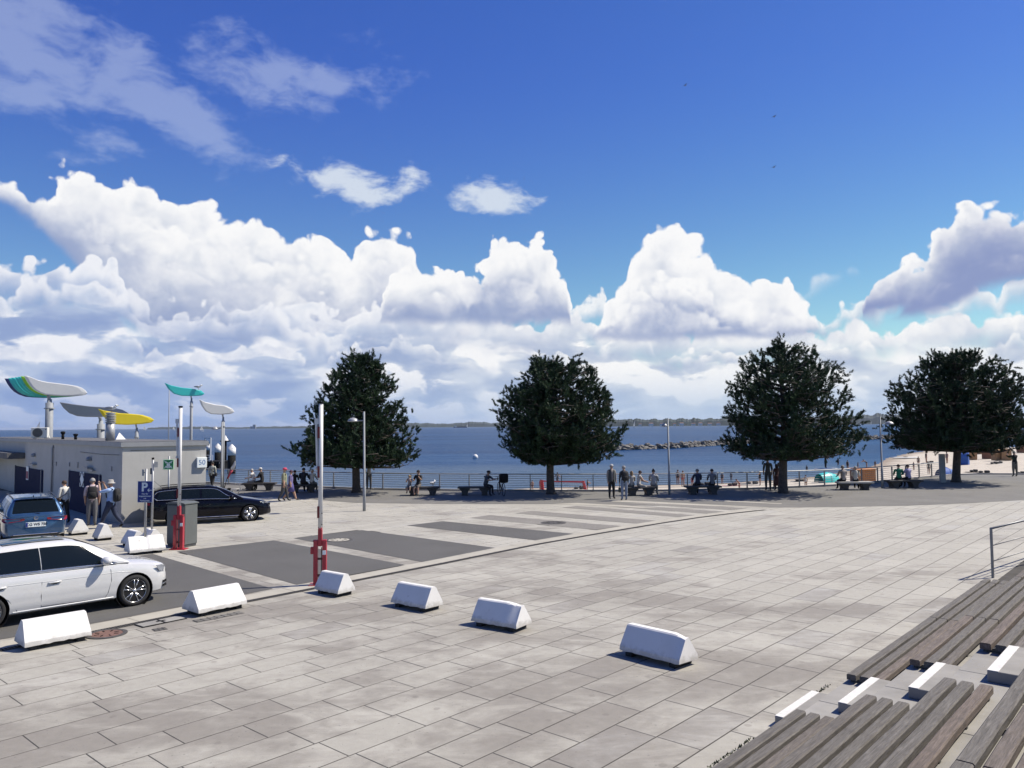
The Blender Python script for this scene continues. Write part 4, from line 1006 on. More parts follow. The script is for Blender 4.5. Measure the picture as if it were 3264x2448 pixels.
def gull(lab, p, rz, group, sc=1.0):
    t = thing('gull', lab, 'gull', p, rz, group); t.scale = (sc, sc, sc)
    m = MB(); m.ball((0, 0, 0.2), (0.2, 0.075, 0.075), 10, 6); m.ball((0.19, 0, 0.31), (0.065, 0.05, 0.055), 8, 5); m.tube([(0.12, 0, 0.22), (0.18, 0, 0.3)], [0.06, 0.045], 8); m.build('body', MAT['feather'], t, True)
    m = MB()
    for s in (-1, 1): m.ball((-0.09, 0.06 * s, 0.21), (0.2, 0.03, 0.06), 8, 5)
    m.build('wings', MAT['feathergrey'], t, True)
    m = MB(); m.tube([(0.24, 0, 0.31), (0.32, 0, 0.295)], [0.015, 0.004], 6); m.build('beak', MAT['yellow'], t)
    m = MB()
    for s in (-1, 1): m.tube([(0, 0.03 * s, 0.15), (0, 0.03 * s, 0.0), (0.05, 0.03 * s, 0.0)], 0.008, 5)
    m.build('legs', MAT['wicker'], t)
roof_things()

# ------------------------------------------------------------------ wing canopies on columns
def zz(pts, ox, oy, sc): return [(ox + x * sc, oy + y * sc) for x, y in pts]
def wing(outline, d, col, name_lab, colpx, r, extra=None, base_z=0.0, rz=0.0, post_top=None, k=0.6):
    """outline in photo px at distance d: a thick curved blade on a column"""
    cx = A(colpx[0], colpx[1], d)
    def hit(x, y): r = ray(x, y); tt = (d - k * cx.x) / (r.y - k * r.x); return CAM_P + r * tt      # meets the blade's plane
    P = [hit(x, y) for x, y in outline]
    b = Vector((cx.x, d + 0.25, base_z)); t = thing('wing_canopy', name_lab, 'canopy', b, 0, 'coloured wing canopies')
    def blade(dx, dy, mat):
        n = len(P); m = MB(); xs = [p.x for p in P]; x0, x1 = min(xs), max(xs)
        def bow(p, o): # gentle curvature in depth
            s = (p.x - x0) / (x1 - x0) - 0.5; return Vector((p.x - b.x + dx, p.y - b.y + dy + o, p.z - b.z))
        c = sum(P, Vector()) / n
        F = [bow(p, 0) for p in P] + [bow(p, 0.07) for p in P]; fi = [bow(c + (p - c) * 0.86, -0.035) for p in P]; bi = [bow(c + (p - c) * 0.86, 0.105) for p in P]
        m.add(F + fi + bi, [(i, (i + 1) % n, n + (i + 1) % n, n + i) for i in range(n)] + [(i, (i + 1) % n, 2 * n + (i + 1) % n, 2 * n + i) for i in range(n)] + [(n + i, n + (i + 1) % n, 3 * n + (i + 1) % n, 3 * n + i) for i in range(n)] + [tuple(range(2 * n, 3 * n)), tuple(range(3 * n, 4 * n))])
        return m.build('blade', mat, t)
    blade(0, 0, col)
    for (dx, dy, mt) in (extra or []): blade(dx, dy, mt)
    zt = cx.z - b.z
    m = MB(); m.tube([(0, 0, 0), (0, 0, zt - 0.35), (0, 0, zt - 0.34), (0, 0, zt - 0.12)], [r, r, r * 0.6, r * 0.6], 14); m.build('column', MAT['lampgrey'], t, True)
    m = MB(); m.lathe([(r * 0.7, zt - 0.75), (r * 1.35, zt - 0.74), (r * 1.35, zt - 0.68), (r * 0.7, zt - 0.67)], 14); m.build('collar', MAT['lampgrey'], t)
    m = MB(); m.tube([(0, 0, zt - 0.2), (0, -0.15, zt + 0.12)], r * 0.45, 8); m.build('bracket', MAT['lampgrey'], t)
    return t
s1 = 0.14467
o1 = zz([(525, 120), (590, 122), (680, 158), (780, 200), (900, 234), (1050, 262), (1300, 292), (1500, 316), (1680, 345), (1790, 385), (1865, 440), (1915, 500), (1870, 540), (1790, 560), (1650, 572), (1400, 572), (1180, 562), (1000, 545), (850, 492), (740, 425), (660, 345), (590, 245)], 0, 1180, s1)
wing(o1, 50, MAT['wingwhite'], 'large white wing canopy with green and turquoise blades stacked behind it', (151, 1266), 0.23, [(-0.55, 0.55, MAT['lime']), (-1.0, 1.0, MAT['turq']), (-1.45, 1.4, MAT['turq']), (-1.95, 1.8, MAT['turq']), (-2.4, 2.2, MAT['turq']), (-2.9, 2.6, MAT['navy'])])  # navy last blade: shadow side of the turquoise blades put into its colour
s2 = 0.36166
wing(zz([(525, 365), (580, 372), (640, 382), (800, 402), (1000, 413), (1080, 432), (1135, 462), (1100, 478), (1000, 490), (860, 496), (760, 495), (680, 488), (610, 462), (560, 418)], 0, 1150, s2), 53, MAT['winggrey'], 'plain grey wing canopy behind the yellow one', (316, 1335), 0.24, k=-0.35)
wing(zz([(865, 425), (920, 440), (1050, 462), (1160, 468), (1250, 476), (1320, 498), (1355, 522), (1330, 545), (1250, 558), (1120, 565), (1020, 560), (950, 530), (905, 485)], 0, 1150, s2), 48, MAT['yellow'], 'bright yellow wing canopy behind the ribbed flue', (430, 1357), 0.11)
wing(zz([(1450, 195), (1500, 215), (1600, 236), (1700, 246), (1770, 262), (1800, 290), (1775, 306), (1700, 311), (1600, 309), (1530, 290), (1480, 245)], 0, 1150, s2), 55, MAT['turq'], 'single turquoise wing canopy with a gull on it', (606, 1263), 0.1)
wing(zz([(1755, 340), (1800, 362), (1900, 386), (1990, 396), (2045, 422), (2063, 450), (2035, 468), (1950, 475), (1860, 470), (1810, 445), (1775, 395)], 0, 1150, s2), 49.2, MAT['wingwhite'], 'small white wing canopy beside the lamp post and beach flag', (707, 1323), 0.1)
p = A(1745 * s2, 1150 + 250 * s2, 55.1); gull('white gull standing on the turquoise wing canopy', p + Vector((0, 0.05, -0.03)), 0.0, 'standing gulls')
gull('gull standing on the end of a promenade bench', BENCH[2][0] + Vector((0.55, 0.0, 0.48)), 1.2, 'standing gulls')
# thin mast between the canopies
mp = A(537, 1402, 60); tm = thing('thin_mast', 'thin steel mast left of the turquoise wing canopy', 'mast', (mp.x, mp.y, 0))
m = MB(); m.tube([(0, 0, 0), (0, 0, A(536, 1240, 60).z)], [0.05, 0.03], 8); m.build('pole', MAT['lampgrey'], tm, True)
m = MB(); m.ball((0, 0, A(536, 1240, 60).z), 0.06, 8, 6); m.build('cap', MAT['lampgrey'], tm, True)

# ------------------------------------------------------------------ concrete blocks
def conc_block(bl, co, ri, lab, mat='block', z=0.085, chips=(), L=None, notch=None, h=0.40):
    """long lower edge bl-co seen by the viewer, end edge co-ri (photo points)"""
    a, b, c = G(*bl, z), G(*co, z), G(*ri, z)
    d = (b - a); d.z = 0; ln = d.length if L is None else L; d.normalize(); n = Vector((-d.y, d.x, 0))
    w = abs((c - b).dot(n)); w = min(max(w, 0.5), 0.64)
    mid = (a + b) / 2 + n * (w / 2); rz = math.atan2(d.y, d.x)
    t = thing('concrete_block', lab, 'concrete block', (mid.x, mid.y, 0), rz, 'white concrete blocks')
    rr = random.Random(int(bl[0])); hl, hw = ln / 2, w / 2; tw = 0.075; N = 14
    ring0 = [(-hw, 0.0), (-hw + 0.012, 0.07), (-tw, h - 0.02), (-tw + 0.025, h), (tw - 0.025, h), (tw, h - 0.02), (hw - 0.012, 0.07), (hw, 0.0)]
    m = MB(); vs = []; fs = []
    for i in range(N + 1):
        x = -hl + ln * i / N
        for (y, zq) in ring0:
            k = 1.0; dz = 0
            for (cx, cz, cr, amt) in chips:           # broken corners
                q = math.hypot((x - cx * hl), (zq - cz * h) * 1.2)
                if q < cr: k = 1 - amt * (1 - q / cr) * rr.uniform(0.5, 1.0); dz = -amt * 0.16 * (1 - q / cr) * rr.uniform(0.3, 1.0)
            if zq < 0.01: dz = rr.uniform(-0.008, 0.012)
            xx = x + (rr.uniform(-0.008, 0.008) if i in (0, N) else 0) + (0.03 * (1 if i == 0 else -1) * (zq / h) if i in (0, N) else 0)
            if notch is not None and abs(x) < 0.055 and zq > h - 0.03: dz -= 0.045
            vs.append((xx, y * k + rr.uniform(-0.003, 0.003), zq + dz + z))
    R_ = len(ring0)
    for i in range(N):
        for q in range(R_): fs.append((i * R_ + q, i * R_ + (q + 1) % R_, (i + 1) * R_ + (q + 1) % R_, (i + 1) * R_ + q))
    fs += [tuple(range(R_))[::-1], tuple(range(N * R_, (N + 1) * R_))]
    m.add(vs, fs); sharp(m.build('body', MAT[mat], t), 9)
    for s in (-1, 1):
        m = MB(); m.box((s * (hl - 0.16), 0, z / 2 + 0.004), (0.12, w * 0.86, z)); m.build('rubber_foot', MAT['rubber'], t)
    return t, mid, rz
conc_block((79, 2064), (293, 2025), (281, 1990), 'white concrete block nearest the bottom left corner, beside the white car', L=None)
conc_block((632, 1956), (788, 1924), (775, 1895), 'white concrete block in front of the white car bonnet, beside the slot drain')
conc_block((1001, 1878.5), (1077, 1894), (1133, 1882), 'white concrete block at the foot of the right red barrier')
conc_block((1245, 1920), (1357, 1942), (1408, 1926), 'undamaged white concrete block, second right of the red barrier')
conc_block((1501, 1980), (1646, 2005), (1694, 1986), 'white concrete block with crumbling top corner, third from the red barrier', chips=[(0.85, 1.0, 0.3, 0.35)])
conc_block((1974, 2071.6), (2166, 2121), (2218, 2097), 'scuffed white concrete block farthest right on the plaza', chips=[(0.95, 1.0, 0.2, 0.4)])
conc_block((205, 1694), (235, 1703), (275, 1692.6), 'white concrete block right behind the blue car', L=0.62, h=0.46)
conc_block((285, 1709.5), (320.6, 1720), (363, 1714), 'tilted chipped white block in the middle behind the blue car', L=0.62, chips=[(0.9, 0.6, 0.25, 0.25)], h=0.46)
conc_block((378, 1729), (420, 1741), (470, 1733), 'white concrete block half hidden behind the parking sign block', L=0.85, h=0.42)
_, bp2, bz2 = conc_block((440, 1718), (478, 1728), (500, 1722), 'white concrete block farthest back, carrying the thin second pole', L=0.7, h=0.36, notch=1)
_, bp1, bz1 = conc_block((412.5, 1763.5), (529, 1751.6), (521, 1732), 'stained white concrete block carrying the blue parking sign', 'blockdirty', notch=1, h=0.44)

# ------------------------------------------------------------------ signs
def parking_sign():
    p = Vector((bp1.x, bp1.y, 0)); t = thing('parking_sign', 'blue parking sign with white P and arrow on a steel pole', 'sign', p)
    Y = p.y
    def z(py): return A(460, py, Y).z
    m = MB(); m.tube([(0, 0, 0.42), (0.0, 0, z(1494))], 0.036, 12); m.build('pole', MAT['steel'], t, True)
    w = 48 / FPX * Y; h = z(1533) - z(1601); cz = (z(1533) + z(1601)) / 2; yy = -0.05
    R = Matrix.Rotation(math.pi / 2, 4, 'X')
    m = MB(); m.bbox((0, yy, cz), (w, 0.02, h), 0.006); pl = m.build('panel', MAT['signblue'], t)
    m = MB(); hw, hh, b = w / 2 - 0.008, h / 2 - 0.008, 0.008
    for (cx, c2, sx, sz) in ((0, hh, 2 * hw, b), (0, -hh, 2 * hw, b), (hw, 0, b, 2 * hh), (-hw, 0, b, 2 * hh)): m.box((cx, yy - 0.0115, cz + c2), (sx, 0.003, sz))
    m.build('border', MAT['signwhite'], pl)
    tex_text('letter', 'P', h * 0.56, MAT['signwhite'], pl, Matrix.Translation((-0.02, yy - 0.012, cz + h * 0.2)) @ R, bold=0.012)
    m = MB(); ax, az = w * 0.32, cz + h * 0.07; m.box((ax, yy - 0.012, az), (0.13, 0.004, 0.018))
    m.box((ax - 0.045, yy - 0.012, az + 0.022), (0.07, 0.004, 0.018), R=Matrix.Rotation(-0.78, 3, 'Y')); m.box((ax - 0.045, yy - 0.012, az - 0.022), (0.07, 0.004, 0.018), R=Matrix.Rotation(0.78, 3, 'Y'))
    m.build('arrow', MAT['signwhite'], pl)
    for k, (s, sz) in enumerate((('Nur für', 0.062), ('Liegeplatznutzer', 0.056), ('mit', 0.056), ('Parkausweis', 0.06))):
        tex_text('line_of_text', s, sz, MAT['signwhite'], pl, Matrix.Translation((0, yy - 0.012, cz - h * (0.1 + 0.105 * k))) @ R, bold=0.0008)
    m = MB(); m.box((-0.09, -0.02, z(1506)), (0.05, 0.03, 0.2)); m.box((-0.05, -0.02, z(1506)), (0.05, 0.02, 0.03)); m.build('pole_clip', MAT['steel'], t)
parking_sign()
def thin_pole():
    p = Vector((bp2.x, bp2.y, 0)); t = thing('sign_pole', 'thin grey pole with small side plate behind the parking sign', 'sign pole', p); Y = p.y
    zt = A(471, 1462, Y).z
    m = MB(); m.tube([(0, 0, 0.3), (0, 0, zt)], 0.036, 10); m.build('pole', MAT['steel'], t, True)
    m = MB(); m.lathe([(0.042, zt - 0.03), (0.042, zt + 0.03), (0.01, zt + 0.04)], 10); m.build('cap', MAT['black'], t)
    m = MB(); m.box((0.1, 0.0, zt - 0.2), (0.12, 0.015, 0.19), 0.5); m.build('side_plate', MAT['steel'], t)
    m = MB(); m.box((-0.06, 0, zt - 0.42), (0.05, 0.03, 0.2)); m.build('clip', MAT['darksteel'], t)
thin_pole()
def assembly_sign():
    Y = BC.y - 0.2; c = A(539, 1480.5, Y); p = Vector((c.x, Y, 0)); t = thing('assembly_point_sign', 'green assembly point sign on a pole before the grey wall', 'sign', p)
    zt = A(539, 1454, Y).z; m = MB(); m.tube([(0, 0, 0), (0, 0, zt)], 0.035, 10); m.build('pole', MAT['steel'], t, True)
    w = 34 / FPX * Y; y0 = -0.05; cz = c.z
    m = MB(); m.bbox((0, y0, cz), (w, 0.02, w * 0.95), 0.005); pl = m.build('panel', MAT['signpale'], t)
    m = MB(); m.box((0, y0 - 0.012, cz), (w * 0.88, 0.004, w * 0.83)); m.build('green_field', MAT['signgreen'], pl)
    m = MB(); a = w * 0.3
    for sx in (-1, 1):
        for sz in (-1, 1):
            k = (sx * sz > 0); r = Matrix.Rotation(0.785 if k else -0.785, 3, 'Y')
            m.box((sx * a, y0 - 0.016, cz + sz * a * 0.93), (0.09, 0.004, 0.022), R=Matrix.Rotation(-0.785 * sx * sz, 3, 'Y'))
            m.box((sx * (a - 0.03) - 0.0, y0 - 0.016, cz + sz * (a * 0.93 - 0.052)), (0.065, 0.004, 0.02)); m.box((sx * (a - 0.052), y0 - 0.0165, cz + sz * (a * 0.93 - 0.03)), (0.02, 0.004, 0.065))
    m.build('arrows', MAT['signwhite'], pl)
    m = MB()
    for dx, s in ((-0.045, 1.0), (0.045, 1.0), (0.0, 0.85)):
        m.box((dx, y0 - 0.017, cz - 0.01), (0.035, 0.004, 0.11 * s)); m.box((dx - 0.01, y0 - 0.017, cz - 0.1), (0.014, 0.004, 0.09)); m.box((dx + 0.01, y0 - 0.0175, cz - 0.1), (0.014, 0.004, 0.09))
        m.lathe([(0.0175, -0.002), (0.0175, 0.002)], 10, (dx, y0 - 0.017, cz + 0.075 * s), 'Y')
    m.build('people_symbol', MAT['signwhite'], pl)
assembly_sign()

# ------------------------------------------------------------------ grey cabinet
cp = G(552, 1746); tcab = thing('switch_cabinet', 'grey green electrical cabinet behind the left red barrier', 'cabinet', cp + Vector((0, 0.1, 0)), math.radians(-24))
m = MB(); m.bbox((0, 0.3, 0.72), (0.78, 0.56, 1.3), 0.03); m.build('body', MAT['cabinet'], tcab)
m = MB(); m.bbox((0, 0.3, 0.04), (0.72, 0.5, 0.08), 0.01); m.build('plinth', MAT['darksteel'], tcab)
m = MB(); m.plate([(-0.41, 0, 1.371), (0.41, 0, 1.371), (0.41, 0, 1.4), (0.2, 0, 1.44), (-0.2, 0, 1.44), (-0.41, 0, 1.4)], (0, 0.6, 0)); m.build('lid', MAT['cabinet'], tcab)
m = MB(); m.bbox((0, 0.012, 0.72), (0.7, 0.02, 1.2), 0.005); dcab = m.build('door', MAT['cabinet'], tcab)
m = MB(); m.tube([(-0.405, 0.2, 0.62), (-0.43, 0.2, 0.64), (-0.43, 0.2, 0.8), (-0.405, 0.2, 0.82)], 0.012, 6); m.build('handle', MAT['steel'], tcab)

# ------------------------------------------------------------------ red barriers with raised booms
def barrier(px, by, ty, lab, rz):
    p = G(px, by); t = thing('boom_barrier', lab, 'barrier', p, rz, 'red and white boom barriers'); hor = 1358 - (px - 1632) * ROLL
    H = CAM_H + (hor - ty) / FPX * p.y
    for s in (-1, 1):
        m = MB(); m.bbox((s * 0.105, 0, 0.545), (0.1, 0.14, 1.07), 0.008); m.build('upright', MAT['red'], t)
    m = MB(); m.box((0, 0, 0.012), (0.5, 0.34, 0.024)); m.build('base_plate', MAT['red'], t)
    m = MB(); m.box((0, 0.02, 0.22), (0.14, 0.02, 0.06)); m.box((0, 0.02, 0.62), (0.14, 0.02, 0.05)); m.tube([(0.03, 0, 0.24), (0.03, 0, 0.9)], 0.012, 6); m.build('linkage', MAT['rust'], t)
    m = MB(); m.bbox((-0.19, 0, 0.83), (0.07, 0.12, 0.17), 0.008); m.build('lock_box', MAT['red'], t)
    m = MB(); m.bbox((0, 0, 1.14), (0.1, 0.12, 0.42), 0.01); m.bbox((0, 0, 1.34), (0.09, 0.1, 0.1), 0.01); m.build('boom_socket', MAT['red'], t)
    m = MB(); m.tube([(-0.17, 0, 1.05), (0.17, 0, 1.05)], 0.025, 10); m.build('pivot', MAT['darksteel'], t)
    m = MB(); m.bbox((0.105, -0.076, 0.78), (0.08, 0.012, 0.1), 0.002); m.build('rating_plate', MAT['signwhite'], t)
    b = MB(); b.tube([(0, 0, 1.36), (0, 0, H - 0.02)], 0.054, 14); bo = b.build('boom', MAT['white'], t, True)
    m = MB(); m.lathe([(0.066, H - 0.03), (0.066, H + 0.015), (0.02, H + 0.02)], 14); m.build('end_cap', MAT['black'], bo)
    for k, z in enumerate((1.75, 2.72, 3.68)):
        if z + 0.15 < H: m = MB(); m.box((-0.045, -0.035, z), (0.05, 0.05, 0.28)); m.build('reflective_strip', MAT['darkred'], bo)
    for z in (1.45, 1.72): m = MB(); m.ball((0.045, -0.045, z), 0.014, 6, 4); m.build('bolt', MAT['black'], bo)
    # pendulum leg folded along the boom
    m = MB(); zt = H - 0.46; m.box((-0.1, 0, zt), (0.1, 0.06, 0.14)); m.tube([(-0.11, 0, zt), (-0.09, 0, zt - 0.9), (-0.085, 0, zt - 1.12)], [0.03, 0.026, 0.022], 8); m.ball((-0.1, 0, zt - 1.15), 0.04, 8, 6); m.build('pendulum_leg', MAT['white'], bo)
barrier(569, 1751, 1296, 'left red boom barrier beside the grey cabinet, boom raised', 0.0)
barrier(1020, 1864, 1283, 'right red boom barrier behind the small white block, boom raised', 0.1)

# ------------------------------------------------------------------ manholes and covers
def manhole(px, py, w, lab, mat, inner):
    c = G(px, py); r = w / 2 / FPX * (c - CAM_P).length; t = thing('manhole_cover', lab, 'manhole cover', (c.x, c.y, 0.0))
    m = MB(); m.lathe([(r, 0.004), (r, 0.016), (r * 0.78, 0.017), (r * 0.78, 0.008)], 32); m.build('ring', MAT['iron'], t)
    m = MB(); m.lathe([(r * 0.76, 0.006), (r * 0.76, 0.016), (r * 0.72, 0.018), (0.01, 0.018)], 32); l = m.build('lid', MAT[inner], t)
    for k in range(8): m = MB(); a = k * math.pi / 4; m.box((math.cos(a) * r * 0.5, math.sin(a) * r * 0.5, 0.02), (r * 0.22, r * 0.06, 0.008), a); m.build('lid_slot', MAT['black'], l)
manhole(1080, 1722, 84, 'round manhole with pale concrete lid in the asphalt behind the barrier', 'iron', 'lightband')
manhole(1764, 1667, 80, 'dark iron manhole in the far striped paving', 'iron', 'iron')
manhole(340, 2022, 104, 'rusty red manhole beside the front left concrete block', 'iron', 'rust')
def cover(px0, py0, px1, py1, wid, lab, cobble=False):
    a, b = G(px0, py0), G(px1, py1); d = b - a; c = (a + b) / 2; rz = math.atan2(d.y, d.x); L = d.length
    t = thing('cover_plate' if not cobble else 'cobble_patch', lab, 'cover' if not cobble else 'paving patch', (c.x, c.y, 0), rz)
    if cobble:
        m = MB(); m.box((0, 0, 0.003), (L, wid, 0.006)); m.build('bed', MAT['iron'], t); rr = random.Random(int(px0)); n = max(3, int(L / 0.13)); q = max(2, int(wid / 0.12))
        for i in range(n):
            for j in range(q): m = MB(); m.bbox((-L / 2 + (i + 0.5) * L / n, -wid / 2 + (j + 0.5) * wid / q, 0.006), (L / n - 0.025, wid / q - 0.025, 0.014 + rr.uniform(0, 0.006)), 0.004, rr.uniform(-0.1, 0.1)); m.build('cobble', MAT['stone'], t)
    else:
        m = MB(); m.box((0, 0, 0.006), (L, wid, 0.01)); m.build('frame', MAT['black'], t)
        for s in (-1, 1): m = MB(); m.bbox((s * L / 4, 0, 0.012), (L / 2 - 0.05, wid - 0.07, 0.012), 0.003); m.build('plate', MAT['conc'], t)
        m = MB(); m.box((0, 0, 0.02), (0.18, 0.06, 0.004)); m.build('grip', MAT['black'], t)
cover(440, 1997, 582, 1968, 0.36, 'flat concrete cover plate with black frame beside the slot drain')
cover(488, 2010, 530, 2003, 0.2, 'small patch of cobbles in front of the cover plate', True)
cover(620, 1982, 770, 1952, 0.22, 'long patch of cobbles under the second concrete block', True)

# ------------------------------------------------------------------ cars
def interp(T, x):
    if x <= T[0][0]: return T[0][1]
    for a, b in zip(T[:-1], T[1:]):
        if x <= b[0]:
            t = (x - a[0]) / (b[0] - a[0]); return lerp(a[1], b[1], t)
    return T[-1][1]
def sm_interp(T, x):                                 # smooth through the knots
    n = len(T)
    if x <= T[0][0]: return T[0][1]
    if x >= T[-1][0]: return T[-1][1]
    for i in range(n - 1):
        if x <= T[i + 1][0]:
            x0, y0 = T[i]; x1, y1 = T[i + 1]; h = x1 - x0; t = (x - x0) / h
            m0 = (T[i + 1][1] - T[i - 1][1]) / (T[i + 1][0] - T[i - 1][0]) if i > 0 else (y1 - y0) / h
            m1 = (T[i + 2][1] - y0) / (T[i + 2][0] - x0) if i < n - 2 else (y1 - y0) / h
            return (2 * t ** 3 - 3 * t ** 2 + 1) * y0 + (t ** 3 - 2 * t ** 2 + t) * h * m0 + (-2 * t ** 3 + 3 * t ** 2) * y1 + (t ** 3 - t ** 2) * h * m1
def car(name, label, loc, rz, paint, spec, group='cars parked left of the plaza'):
    """x forward, y to the car's left; spec holds the outline tables"""
    t = thing(name, label, 'car', loc, rz, group); sc = spec.get('scale', 1.0); t.scale = (sc, sc, sc)
    L, W = spec['L'], spec['W']; deck, roofT, wplan = spec['deck'], spec['roof'], spec['plan']
    WB0, WB1, WR = spec['rear_axle'], spec['front_axle'], spec['wheel_r']
    x0, x1 = -L / 2, L / 2; N = 56
    def hw(x): return sm_interp(wplan, x) * W / 2
    # lower body
    def ring(x):
        w = hw(x); d = sm_interp(deck, x); u = interp(spec['under'], x); mid = 0.5 * (u + d)
        pts = [(0, u), (w * 0.8, u), (w * 0.955, u + 0.05), (w * 0.985, u + 0.16), (w, u + (d - u) * 0.5), (w * 0.992, u + (d - u) * 0.66), (w * 0.975, d - 0.13), (w * 0.945, d - 0.045), (w * 0.86, d - 0.004), (w * 0.5, d + 0.018), (0, d + 0.026)]
        return pts
    def fine_ring(x):                                # ring with the flank split into small steps
        r = ring(x); out = [r[0], r[1]]
        for (p, q) in zip(r[1:7], r[2:8]):
            n = 3
            for k in range(1, n + 1): out.append((lerp(p[0], q[0], k / n), lerp(p[1], q[1], k / n)))
        return out + r[8:]
    N = 120; xs = [lerp(x0, x1, i / N) for i in range(N + 1)]
    rings = []
    for x in xs:
        r = fine_ring(x); rings.append([[x, y, z] for y, z in r] + [[x, -y, z] for y, z in r[-2:0:-1]])
    full = len(rings[0]); Ra = WR + 0.05; inside = {}
    for i, rg in enumerate(rings):
        for q, (x, y, z) in enumerate(rg):
            for ax in (WB0, WB1):
                if abs(y) > W / 2 * 0.74 and math.hypot(x - ax, z - WR) < Ra: inside[(i, q)] = ax
    m = MB(); fs = []; touch = {}
    for i in range(N):
        for q in range(full):
            c4 = [(i, q), (i, (q + 1) % full), (i + 1, (q + 1) % full), (i + 1, q)]
            ins = [c for c in c4 if c in inside]
            if ins:
                for c in c4:
                    if c not in inside: touch[c] = inside[ins[0]]
            else: fs.append(tuple(c[0] * full + c[1] for c in c4))
    for (i, q), ax in touch.items():                 # pull the rim of the opening onto a circle
        x, y, z = rings[i][q]
        if abs(y) < W / 2 * 0.8: continue
        dx, dz = x - ax, z - WR; l = math.hypot(dx, dz)
        if l > 1e-4 and z > interp(spec['under'], x) + 0.02: rings[i][q] = [ax + dx * Ra / l, y, WR + dz * Ra / l]
    fs += [tuple(range(full))[::-1], tuple(range(N * full, (N + 1) * full))]
    m.add([tuple(p) for rg in rings for p in rg], fs); body = m.build('body', paint, t, True); sharp(body, 42)
    # greenhouse
    gx0, gx1 = roofT[0][0], roofT[-1][0]; M_ = 44
    def gh(x):
        zb = sm_interp(deck, x) - 0.02; zr = max(sm_interp(roofT, x), zb + 0.012); wb = hw(x) * 0.935
        k = min(1.0, (zr - zb) / 0.5); return zb, zr, wb, wb - spec.get('tumble', 0.2) * k
    def side(x, f):                                  # outer surface of the side between waist (0) and roof rail (1)
        zb, zr, wb, wr = gh(x); zt = zr - 0.055 * min(1, (zr - zb) / 0.4)
        bulge = 0.018 * math.sin(math.pi * f); return wb + (wr - wb) * f ** 1.15 + bulge, zb + (zt - zb) * f
    m = MB(); vs = []; fs = []
    gxs = [lerp(gx0, gx1, i / M_) for i in range(M_ + 1)]
    for x in gxs:
        zb, zr, wb, wr = gh(x); r = [side(x, f) for f in (0, 0.25, 0.5, 0.75, 1.0)]; ys, zs = r[-1]
        r += [(ys * 0.93, zr - 0.022 * min(1, (zr - zb) / 0.4)), (ys * 0.6, zr - 0.004), (0, zr)]
        vs += [(x, y, z) for y, z in r] + [(x, -y, z) for y, z in r[-2::-1]]; full = len(r) * 2 - 1
    for i in range(M_):
        for q in range(full - 1): fs.append((i * full + q, i * full + q + 1, (i + 1) * full + q + 1, (i + 1) * full + q))
    fs += [tuple(range(full)), tuple(range(M_ * full, (M_ + 1) * full))]
    m.add(vs, fs); gho = m.build('cabin', paint, t, True); sharp(gho, 40)
    # glass: side windows follow the cabin side
    for s in (1, -1):
        for (a, b, f0, f1, sl0, sl1) in spec['windows']:
            m = MB(); nx, nf = 14, 6; vs = []; fs = []
            for i in range(nx + 1):
                for j in range(nf + 1):
                    f = lerp(f0, f1, j / nf); xa = a + sl0 * (j / nf); xb = b + sl1 * (j / nf); x = lerp(xa, xb, i / nx)
                    x = min(max(x, gx0 + 0.02), gx1 - 0.02); y, z = side(x, f); vs.append((x, s * (y + 0.006), z))
            for i in range(nx):
                for j in range(nf): fs.append((i * (nf + 1) + j, (i + 1) * (nf + 1) + j, (i + 1) * (nf + 1) + j + 1, i * (nf + 1) + j + 1))
            m.add(vs, fs); m.build('side_window', MAT['glass'], t, True, fix=False)
        # trim round the glass
        m = MB(); pts = []
        for i in range(25):
            x = lerp(spec['trim'][0], spec['trim'][1], i / 24); y, z = side(x, spec['windows'][0][2] - 0.03); pts.append((x, s * (y + 0.008), z))
        m.tube(pts, 0.011, 5); m.build('window_trim', MAT[spec.get('trim_mat', 'plastic')], t, True)
    # front and rear screens
    def screen(a, b, name, inset=0.1):
        m = MB(); vs = []; fs = []; n = 26; nq = 12
        for i in range(n + 1):
            x = lerp(a, b, i / n); zb, zr, wb, wr = gh(x); yw = side(x, 1.0)[0] * 0.93
            for q in range(nq + 1): y = lerp(-yw, yw, q / nq) * (1 - inset); vs.append((x, y, zr + 0.012 - 0.02 * (abs(y) / max(yw, 0.1)) ** 3))
        for i in range(n):
            for q in range(nq): fs.append((i * (nq + 1) + q, (i + 1) * (nq + 1) + q, (i + 1) * (nq + 1) + q + 1, i * (nq + 1) + q + 1))
        m.add(vs, fs); return m.build(name, MAT['glass'], t, True, fix=False)
    screen(spec['wind'][0], spec['wind'][1], 'windscreen', 0.06); rw = screen(spec['rearw'][0], spec['rearw'][1], 'rear_window', 0.05)
    if 'sunroof' in spec: screen(spec['sunroof'][0], spec['sunroof'][1], 'glass_roof', 0.16)
